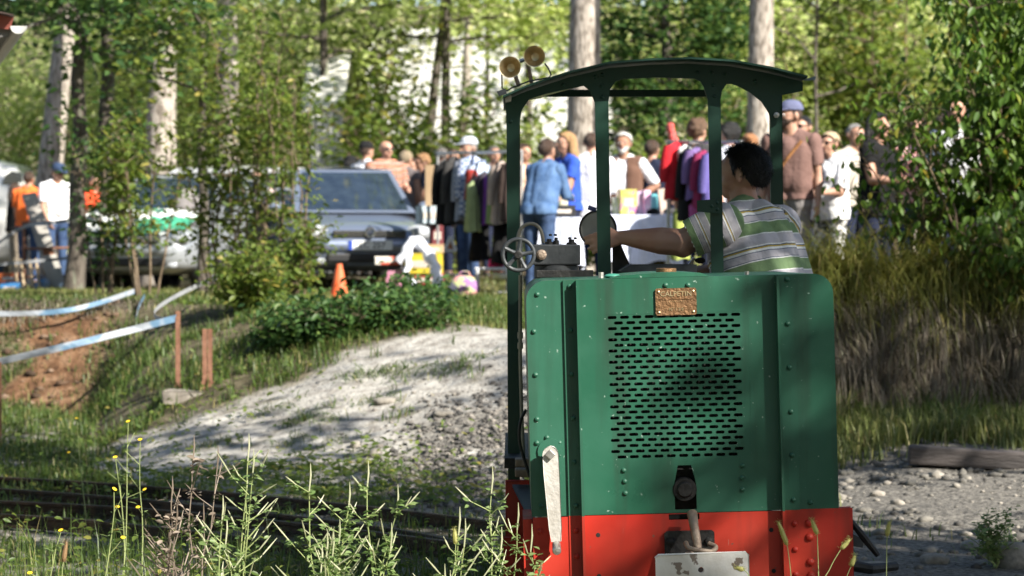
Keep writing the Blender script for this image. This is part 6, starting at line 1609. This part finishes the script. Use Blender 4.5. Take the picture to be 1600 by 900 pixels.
def bag(name, label, px, py, wpx, hpx, Y, mat, cat='bag', seed=1, group='bags and soft goods', handle=True):
    V0, F0 = ICO3; w = wpx / FPX * Y / 2; h = hpx / FPX * Y / 2; c = P(px, py, Y)
    d = 1 + .35 * (fbm(V0[:, 0] * 1.6 + seed, V0[:, 1] * 1.6 + V0[:, 2]) - .5) + .12 * (fbm(V0[:, 0] * 6 + seed, V0[:, 2] * 6) - .5)
    V = V0 * d[:, None]; V = np.sign(V) * np.abs(V) ** .8 * np.array([w, w * .7, h]); V[:, 2] = np.maximum(V[:, 2], -h * .85)
    root = thing(name, (c.x, c.y, c.z - h), label, cat, group)
    mobj('body', V + np.array(c), F0, mat, root, smooth=True)
    if handle: MB().tube(spline([c + Vector((-w * .4, 0, h * .8)), c + Vector((-w * .25, 0, h * 1.25)), c + Vector((w * .25, 0, h * 1.25)), c + Vector((w * .4, 0, h * .8))], 4), .008, 6).build('handle', mat, root, smooth=True)
    return root
bag('bag', 'crumpled black bag on the white table', 1018, 331, 26, 12, 28.75, blackc, seed=2, handle=False)
bag('bag', 'grey scarf bundle at the right end of the white table', 1048, 330, 22, 10, 28.8, dgrey, seed=3, handle=False)
bag('bag', 'dark bag under the white table', 985, 412, 50, 34, 28.9, cloth('dark_bag', (.025, .022, .02)), seed=4)
bag('bag', 'olive bag under the white table, right of the dark bag', 1020, 410, 36, 34, 29.0, cloth('olive_bag', (.07, .065, .03)), seed=5)
# around the blue car
card = M('cardboard', (.42, .29, .17), (.47, .33, .20), scale=5, rough=.9, bump=.15, bscale=30)
gbox('cardboard_sheet', 'sheet of cardboard standing left of the clothes rail', 664, 694, 258, 326, 30.6, .02, card, cat='cardboard', yaw=-12)
gbox('storage_box', 'pale plastic storage box below the cardboard sheet', 651, 686, 323, 350, 30.4, .35, M('pale_plastic', (.46, .55, .60), rough=.5), group='boxes on the ground')
gbox('storage_box', 'dark red carton under the pale storage box', 672, 690, 351, 385, 30.5, .3, M('dark_red_card', (.16, .03, .035), rough=.8), group='boxes on the ground')
yb = M('yellow_box', (.62, .50, .04), (.55, .42, .03), scale=6, rough=.7)
gbox('carton', 'yellow carton with a red base on the grass', 634, 690, 397, 428, 28.6, .35, yb, group='boxes on the ground', yaw=-6)
gbox('carton', 'red strip of packaging under the yellow carton', 634, 692, 429, 446, 28.62, .36, M('red_card', (.40, .06, .05), rough=.8), group='boxes on the ground', yaw=-6)
gbox('carton', 'open brown carton on top of the yellow one', 656, 692, 383, 396, 28.7, .3, card, group='boxes on the ground', yaw=4)
gbox('picture_board', 'pink picture board leaning on the cartons', 603, 638, 423, 464, 28.2, .03, M('pink_picture', (.55, .27, .33), (.40, .15, .24), scale=7, rough=.7, col3=(.06, .04, .05), scale3=6, lo3=.58, hi3=.61), cat='picture', yaw=4)
gbox('small_carton', 'small red and white packet beside the white trousers', 585, 624, 402, 414, 28.2, .10, M('red_white_pack', (.70, .66, .60), (.55, .09, .05), scale=6, rough=.7, lo=.5, hi=.52), group='boxes on the ground')
gbox('magazine', 'grey magazine above the pink picture', 606, 634, 414, 422, 28.25, .06, dgrey, cat='magazine')
m = MB(); wr = thing('white_trousers', P(650, 465, 28.1), 'pair of white trousers draped over the cartons', 'trousers')
m.tube(spline([P(622, 410, 28.15), P(633, 394, 28.15), P(645, 378, 28.2), P(655, 380, 28.2), P(668, 396, 28.1), P(679, 415, 28.05), P(683, 440, 28.0), P(686, 466, 28.0)], 5), [.035 + .025 * math.sin(min(1, i / 12) * 1.57) for i in range(36)], 10)
m.V = [(a + .012 * math.sin(c * 45), b, c + .008 * math.sin(a * 50)) for a, b, c in m.V]; m.build('trouser_leg', cloth('white_linen', (.64, .66, .72)), wr, smooth=True)
m = MB(); m.tube(spline([P(640, 395, 28.15), P(637, 415, 28.1), P(636, 428, 28.05), P(648, 446, 28.0), P(660, 458, 28.0), P(668, 468, 28.0)], 5), .035, 10)
m.V = [(a + .010 * math.sin(c * 40), b, c) for a, b, c in m.V]; m.build('trouser_leg', cloth('white_linen', (.64, .66, .72)), wr, smooth=True)
MB().prism([P(690, 464, 28.1), P(706, 465, 28.1), P(728, 430, 28.3), P(714, 427, 28.3)], (0, .04, .0)).build('navy_board', M('navy_board', (.025, .03, .05), (.05, .05, .07), rough=.8), label='dark navy board leaning beside the patchwork bag', cat='board')
patch = M('patchwork', (.30, .16, .34), (.40, .46, .22), scale=9, rough=.9, lo=.46, hi=.5, col3=(.60, .28, .26), scale3=8, lo3=.52, hi3=.55, bump=.6, bscale=20)
bag('bag', 'colourful patchwork bag on the grass', 726, 450, 46, 40, 28.3, patch, seed=7)
bag('bag', 'bright pink bag under the clothes rail', 775, 414, 24, 24, 28.8, cloth('hot_pink', (.62, .04, .14)), seed=8)
gbox('tray', 'yellow and white tray on the ground under the rail', 768, 796, 428, 436, 28.4, .3, M('yellow_tray', (.66, .62, .25), (.74, .73, .66), scale=8, rough=.6), cat='tray')
def stool(label, px0, px1, y0, y1, Y):
    a, b = P(px0, y0, Y), P(px1, y1, Y); s = thing('stool', ((a.x + b.x) / 2, Y, b.z), label, 'stool'); wm = M('white_plastic', (.72, .72, .72), rough=.4)
    MB().box(((a.x + b.x) / 2, Y + .12, a.z), (b.x - a.x, .26, .03), bev=.01).build('seat', wm, s)
    for x in (a.x + .03, b.x - .03):
        for yy in (Y, Y + .24): MB().tube([(x, yy, a.z), (x, yy, b.z)], [.02, .014], 8).build('leg', wm, s)
stool('low white plastic stool at the edge of the turf', 742, 797, 420, 452, 28.5)
def mirror():
    c = P(703, 382, 29.6); s = thing('framed_mirror', c - Vector((0, 0, .09)), 'small white triangular frame under the coats', 'frame'); wm = M('white_plastic', (.72, .72, .72), rough=.4)
    pts = [P(695, 392, 29.6), P(712, 392, 29.6), P(704, 370, 29.6)]
    for i in range(3): MB().tube([pts[i], pts[(i + 1) % 3]], .018, 8).build('frame_bar', wm, s)
    MB().prism(pts, (0, .01, 0)).build('picture', M('orange_print', (.55, .22, .08), (.3, .1, .05), scale=14, rough=.6), s)
mirror()
def cone():
    c = P(530, 466, 26.5); c.z = gz1(c.x, 26.5); om = M('cone_orange', (.72, .11, .03), (.62, .16, .06), scale=9, rough=.6); k = thing('traffic_cone', c, 'orange traffic cone on the grass in front of the blue car', 'cone'); h = .36
    MB().box(c + Vector((0, 0, .015)), (.24, .24, .03), bev=.008).build('base', om, k)
    MB().lathe(c, (0, 0, 1), [(.03, .095), (h * .45, .068), (h * .8, .045), (h * .9, .034), (h, .030), (h, .02)], 24).build('cone_body', om, k, smooth=True)
cone()
# silver car load
m = MB(); V = []; F = []; n = 16
for j in range(6):
    for i in range(n + 1):
        t = i / n; x = -.72 + 1.44 * t; q = j / 5
        V.append(SW((x, -1.05 - q * .85, .93 + .05 * math.sin(t * 9 + j) - .26 * max(0, q - .55) * 1.6 - q * .04 + .10 * math.exp(-((t - .5) / .25) ** 2) * (1 - q))))
F = [(j * (n + 1) + i, j * (n + 1) + i + 1, (j + 1) * (n + 1) + i + 1, (j + 1) * (n + 1) + i) for j in range(5) for i in range(n)]
m.add(V, F).build('sheet', M('white_green_sheet', (.66, .68, .66), (.05, .34, .20), scale=2.2, rough=.9, lo=.52, hi=.54, col3=(.55, .36, .16), scale3=6, lo3=.66, hi3=.68), smooth=True, label='white and green sheet spread on the silver car bonnet', cat='sheet')
bag('sack', 'grey sack lying on the silver car bonnet', 292, 318, 44, 50, 32.4, cloth('grey_sack', (.26, .24, .24)), cat='sack', seed=11, handle=False)
# left stall
rustm = M('rusty_iron', (.16, .07, .04), (.26, .13, .08), scale=14, rough=.85, bump=.3, bscale=40)
LY = 33.0
fr = thing('scrap_iron_rack', P(75, 460, LY), 'rusty iron rack with a brown panel in front of the shoppers', 'rack')
for a, b, c, d in ((37, 347, 38, 460), (112, 347, 115, 460)): MB().tube([P(a, b, LY), P(c, d, LY)], .022, 8).build('upright', rustm, fr)
for yy in (348, 389, 433): MB().tube([P(34, yy, LY), P(115, yy - 2, LY)], .016, 8).build('crossbar', rustm, fr)
MB().prism([P(67, 390, LY + .03), P(84, 390, LY + .03), P(86, 432, LY + .03), P(69, 432, LY + .03)], (0, .02, 0)).build('panel', M('brown_panel', (.24, .10, .05), rough=.8), fr)
MB().prism([P(34, 304, LY + .4), P(56, 300, LY + .4), P(107, 458, LY - .2), P(80, 460, LY - .2)], (0, .03, 0)).build('plank', M('grey_plank', (.36, .33, .30), (.42, .40, .36), scale=4, rough=.9, stretch=(1, 1, .2)), label='long grey plank leaning beside the man in the white T-shirt', cat='plank')
wood = M('pale_wood', (.45, .33, .20), (.52, .40, .26), scale=8, rough=.8)
for i, (a, lab) in enumerate(((30, 'left wooden trestle leaning at the rusty frame'), (54, 'right wooden trestle leaning at the rusty frame'))):
    t = thing('trestle', P(a, 460, LY - .3), lab, 'trestle', 'wooden trestles')
    for dx in (-5, 5): MB().tube([P(a + dx - 3, 404, LY - .1), P(a + dx + 4, 460, LY - .4)], .018, 6).build('leg', wood, t)
    for yy in (420, 442): MB().tube([P(a - 6, yy, LY - .22), P(a + 8, yy, LY - .26)], .012, 6).build('rung', wood, t)
G = 'goods on the ground at left'
gbox('crate', 'blue crate on the ground at the left edge', -4, 27, 443, 458, LY - .5, .4, M('blue_plastic', (.04, .18, .42), rough=.5), group=G)
gbox('crate', 'orange crate behind the blue one at the left edge', -6, 24, 428, 442, LY - .1, .4, M('orange_plastic', (.50, .12, .03), rough=.5), group=G)
gbox('board', 'navy board standing beside the dark trees', 147, 169, 420, 459, LY - .6, .03, navy, cat='board', group=G)
gbox('board', 'white board leaning beside the navy board', 171, 188, 418, 456, LY - .5, .03, M('white_board', (.64, .64, .62), rough=.6), cat='board', group=G, roll=-10)
gbox('board', 'dark panel leaning right of the white board', 190, 206, 420, 455, LY - .45, .03, blackp, cat='board', group=G, roll=-14)
bag('bag', 'white plastic bag beside the grey plank', 104, 449, 24, 20, LY - .5, M('white_film', (.70, .70, .70), rough=.35), seed=14, group=G)
bag('bag', 'blue and white bag between the trestles', 66, 447, 26, 24, LY - .2, M('blue_white_bag', (.10, .25, .50), (.60, .64, .70), scale=8, rough=.6), seed=15, group=G)
bag('bag', 'blue bag left of the navy board', 137, 450, 16, 20, LY - .6, M('blue_bag', (.04, .14, .40), rough=.6), seed=16, group=G)
gbox('folding_table', 'low white folding table behind the saplings', 190, 236, 380, 392, LY + .6, .5, M('white_plastic', (.72, .72, .72), rough=.4), cat='table', group=G)
bag('pile', 'pile of white clothes seen through the saplings', 205, 345, 60, 40, LY + 1.0, whitec, cat='clothes', seed=18, handle=False, group=G)

# ------------------------------------------------------------------ tape, posts, timber
tape_m = M('barrier_tape', (.30, .33, .37), (.10, .19, .29), scale=3.0, rough=.55, lo=.46, hi=.50, detail=2)
tape_w = M('white_tape', (.34, .35, .37), (.27, .28, .30), scale=5, rough=.45)
def tape(label, pts, wpx, mat, sag=0):
    c = spline([P(*q) for q in pts], 8); V = []; F = []
    for i, p in enumerate(c):
        h = wpx / FPX * p.y / 2; tw = .25 * math.sin(i * .31) + .12 * math.sin(i * 1.3); V += [(p.x, p.y - h * math.sin(tw), p.z + h * math.cos(tw)), (p.x, p.y + h * math.sin(tw), p.z - h * math.cos(tw))]
    F = [(2 * i, 2 * i + 2, 2 * i + 3, 2 * i + 1) for i in range(len(c) - 1)]
    o = MB().add(V, F).build('barrier_tape', mat, label=label, cat='tape', group='barrier tapes')
    md = o.modifiers.new('thick', 'SOLIDIFY'); md.thickness = .0008
PY = hit(278, 612).y; PY2 = hit(324, 606).y
tape('broad blue and white tape tied to the rusty post', [(-60, 578, PY - .6), (60, 551, PY - .4), (160, 527, PY - .2), (276, 497, PY)], 11, tape_m)
tape('blue and white tape along the top of the earth bank', [(-40, 490, 23.2), (60, 489, 23.3), (130, 480, 23.4), (210, 455, 23.8)], 8, tape_m)
tape('white tape rising from the rusty post to the saplings', [(277, 500, PY), (246, 497, PY + .3), (242, 486, PY + .6), (262, 470, PY + 1.2), (300, 450, PY + 2), (340, 432, PY + 3)], 7, tape_w)
tape('thin white tape hung across the rusty frame', [(-20, 392, 32.4), (36, 355, 32.8), (75, 349, 32.6), (113, 344, 32.9)], 6, tape_w)
tape('low white tape strung in front of the goods at left', [(-20, 414, 32.2), (60, 408, 32.3), (116, 403, 32.4), (200, 402, 32.3), (380, 396, 32.0)], 5, tape_w)
tape('loose green and white tape end hanging down the bank', [(226, 462, 23.8), (217, 480, 23.5), (212, 500, 23.3), (206, 512, 23.2)], 6, tape_m)
def post(label, px, y0, Y, w, n=1):
    x = PX(px, Y); g0 = gz1(x, Y) - .08; zt = P(0, y0, Y).z; p = thing('post', (x, Y, g0), label, 'post', 'rusty posts')
    for k in range(n):
        dx = (k - (n - 1) / 2) * w * 1.15; m = MB(); m.box((x + dx, Y, (g0 + zt) / 2), (w, .012, zt - g0)); m.box((x + dx, Y + .02, (g0 + zt) / 2), (.008, .03, zt - g0)); m.build('bar', rustm, p)
    MB().box((x, Y + .02, g0 + .12), (w * n * 1.3, .05, .02)).build('collar', rustm, p)
post('single rusty iron post holding the tape', 278, 486, PY, .035)
post('double rusty iron post right of the tape post', 324, 514, PY2, .034, 2)
post('dark post at the left edge of the picture', -1, 566, 19.0, .03)
q_ = hit(288, 622); MB().prism([q_ + Vector((a, b, c)) for a, b, c in ((-.15, -.10, .045), (.14, -.12, .05), (.17, .10, .05), (-.12, .12, .06))], (0, 0, -.09)).build('flat_stone', M('flat_stone', (.22, .19, .16), (.30, .27, .23), scale=9, rough=.95, bump=.5, bscale=20), bevel=.008, label='flat slab lying at the foot of the rusty posts', cat='stone')
tm = M('weathered_timber', (.050, .044, .042), (.10, .085, .08), scale=6, rough=.9, bump=.6, bscale=30, stretch=(.3, 2, 2))
Yt = 15.6; zt = gz1(2.9, Yt)
MB().box((3.15, Yt, zt + .04), (1.62, .16, .11), Matrix.Rotation(R(3.0), 3, 'Y') @ Matrix.Rotation(R(-6), 3, 'Z'), bev=.015).build('timber_beam', tm, label='dark weathered timber beam lying at the right', cat='timber')
# ------------------------------------------------------------------ tall weeds in the foreground
weed_stem = M('weed_stem', (.20, .25, .09), (.30, .34, .14), scale=12, rough=.8)
weed_spike = leaf_mat('weed_spike', (.42, .44, .28), (.60, .60, .44), trans=.3)
weed_leaf = leaf_mat('weed_leaf', (.12, .20, .06), (.24, .32, .13), trans=.4)
dry_m = leaf_mat('dry_weed', (.15, .115, .085), (.34, .28, .225), trans=.2)
def weed(label, px, top, Y, seed, nst=5, spread=.13, leafy=1.0, name='weed', dry=False, group='tall pale weeds in the foreground', spikes=True):
    r = np.random.default_rng(seed); x0 = PX(px, Y); g0 = gz1(x0, Y); H = P(0, top, Y).z - g0
    root = thing(name, (x0, Y, g0), label, 'weed', group); LC = []; SV = []; SF = []; off = 0
    st = MB(); sp = MB()
    for i in range(nst):
        h = H * (1 if i == 0 else .55 + .42 * r.random()); a = r.random() * 6.28; q = spread * (.3 + .9 * r.random()) * (0.25 if i == 0 else 1)
        ln = wob_line((x0, Y, g0), (x0 + q * math.cos(a), Y + q * math.sin(a), g0 + h), 8, .016, r)
        st.tube(ln, list(np.linspace(.0036, .0016, 8)), 5, caps=False)
        if spikes: sp.tube([ln[7], ln[7] + np.array([.005, 0, .05]), ln[7] + np.array([.004, 0, .09])], [.0022, .0030, .0008], 5, caps=False)
        for k in range(2, 8):
            for j in range(2 if k % 2 else 1):
                b = r.random() * 6.28; L = (.06 + .16 * r.random()) * (1.15 - .08 * k); d = np.array([math.cos(b) * .95, math.sin(b) * .8, .45 + .6 * r.random()]); p0 = ln[k] - (ln[k] - ln[k - 1]) * r.random(); p1 = p0 + d * L * .55; p2 = p0 + d * L + np.array([0, 0, .03 * r.random()])
                st.tube([p0, p1], [.0022, .0015], 4, caps=False)
                if spikes: sp.tube([p1, (p1 + p2) / 2, p2], [.0016, .0026, .0008], 5, caps=False)
                LC += [p0, p1]
            LC.append(ln[k])
    st.build('stem', weed_stem if not dry else dry_m, root)
    if spikes: sp.build('flower_spikes', weed_spike if not dry else dry_m, root, kind='stuff')
    n = int(420 * leafy)
    if n:
        C = np.array(LC)[r.integers(0, len(LC), n)] + r.normal(0, .010, (n, 3))
        V, F = leaves(C, .024, LEAF6, droop=-.1, r=r); mobj('leaves', V, F, weed_leaf if not dry else dry_m, root)
for i, (lab, px, top, Y, nst, sp_, lf) in enumerate([
        ('tallest pale weed with many bare spikes', 372, 718, 8.6, 4, .12, .6),
        ('pale weed in the middle of the foreground cluster', 500, 772, 8.5, 5, .11, 1.6),
        ('leafy pale weed right of the middle cluster', 535, 800, 8.7, 3, .08, 1.6),
        ('slender pale weed at the right of the cluster', 585, 772, 8.4, 3, .09, 1.0),
        ('green leafy weed beside the locomotive', 778, 772, 8.7, 4, .06, 1.1),
        ('pale weed cut off by the lower edge', 330, 825, 8.3, 3, .12, .6),
        ('short green weed at the lower edge left of the locomotive', 690, 838, 8.3, 4, .08, .6)]):
    weed(lab, px, top, Y, 400 + i, nst, sp_, lf)
weed('dry brown weed left of the tallest one', 285, 722, 8.9, 420, 4, .07, .7, dry=True, name='dry_weed', group='dry weeds')
weed('dry brown weed near the yellow flowers', 262, 790, 8.7, 421, 3, .06, .6, dry=True, name='dry_weed', group='dry weeds')
weed('dark green weed on the stones at the right', 1556, 800, 11.9, 422, 6, .07, 1.6, name='green_weed', group='green weeds', spikes=False)
# yellow-flowered weeds
yf = M('yellow_petal', (.80, .55, .02), (.72, .48, .02), rough=.6)
for i, (px, top, Y) in enumerate([(202, 658, 10.8), (182, 715, 10.2), (216, 690, 10.4), (178, 765, 9.6), (96, 830, 9.4), (120, 655, 14)]):
    r = np.random.default_rng(600 + i); x0 = PX(px, Y); g0 = gz1(x0, Y); H = P(0, top, Y).z - g0
    root = thing('flowering_weed', (x0, Y, g0), 'thin weed with small yellow flowers, ' + ['tallest of those at left', 'second from the left in the upright cluster', 'nearest the dry brown weed', 'low in the upright cluster', 'lowest, at the lower left edge', 'far one on the grass beyond the rails'][i], 'weed', 'yellow flowered weeds at left')
    ln = wob_line((x0 + r.normal(0, .05), Y, g0), (x0, Y, g0 + H), 8, .008, r); m = MB(); m.tube(ln, list(np.linspace(.003, .0014, 8)), 5, caps=False); tips = [ln[7]]
    for k in (4, 5, 6):
        d = r.normal(0, 1, 3); d[2] = 1.2; d /= np.linalg.norm(d); q = ln[k] + d * .08; m.tube([ln[k], q], [.0015, .001], 4, caps=False); tips.append(q)
    m.build('stem', weed_stem, root)
    for t in tips[:2]:
        MB().lathe(t, (r.normal(0, .3), -.5, 1), [(0, .002), (.003, .008), (.005, .0095), (.004, .004), (.006, .001)], 9).build('flower', yf, root)
    C = np.array([ln[k] for k in (1, 2, 3, 4, 5, 6)])[r.integers(0, 6, 26)] + r.normal(0, .012, (26, 3)); V, F = leaves(C, .03, LEAFN, droop=0, r=r); mobj('leaves', V, F, weed_leaf, root)
# bristle grass heads in front of the buffer beam
head_m = leaf_mat('bristle_head', (.34, .36, .10), (.52, .50, .22), trans=.4)
head_b = leaf_mat('brown_head', (.22, .13, .06), (.34, .22, .12), trans=.2)
for i, (lab, pts, mt, Y) in enumerate([
        ('bristle grass head at the left of the red beam corner', [(1240, 960), (1235, 890), (1230, 852), (1216, 815)], head_m, 8.5),
        ('tallest bristle grass head in front of the right angle iron', [(1279, 960), (1279, 900), (1277, 835), (1268, 812)], head_m, 8.5),
        ('bristle grass head leaning right over the beam edge', [(1284, 930), (1297, 888), (1314, 858), (1328, 843)], head_m, 8.45),
        ('bristle grass head beyond the beam, standing upright', [(1385, 960), (1385, 900), (1386, 838), (1390, 815)], head_m, 8.6),
        ('faint bristle grass head at the beam edge', [(1310, 960), (1322, 905), (1330, 885), (1336, 868)], head_m, 8.6),
        ('brown grass head at the lower left', [(95, 960), (97, 900), (99, 878), (104, 846)], head_b, 8.6),
        ('pale grass head below the pale weeds', [(712, 960), (711, 900), (712, 850), (710, 826)], head_m, 8.6),
        ('bristle grass head in front of the white plate corner', [(1180, 960), (1172, 905), (1162, 890), (1150, 888)], head_m, 8.4)]):
    c = [P(a, b, Y) for a, b in pts]; g0 = gz1(c[0].x, Y); root = thing('grass_head', (c[0].x, Y, g0), lab, 'grass', 'grass heads in the foreground')
    MB().tube(spline([Vector((c[0].x + .01, Y, g0))] + c[:3], 6), .0015, 5).build('stalk', weed_stem, root)
    sp = spline([c[2], (c[2] + c[3]) / 2, c[3]], 5); m = MB(); m.tube(sp, [.002, .0055, .0075, .008, .0078, .0075, .007, .006, .005, .004, .0015][:len(sp)], 8)
    m.build('head', mt, root, smooth=True)
    r = np.random.default_rng(i); n = 160; k = r.integers(0, len(sp), n); C = np.array([sp[q][:] for q in k]) + r.normal(0, .003, (n, 3)); V, F = leaves(C, .012, (LEAFN[0] * np.array([1, .35, 1]), LEAFN[1]), droop=-.6, r=r); mobj('bristles', V, F, mt, root)
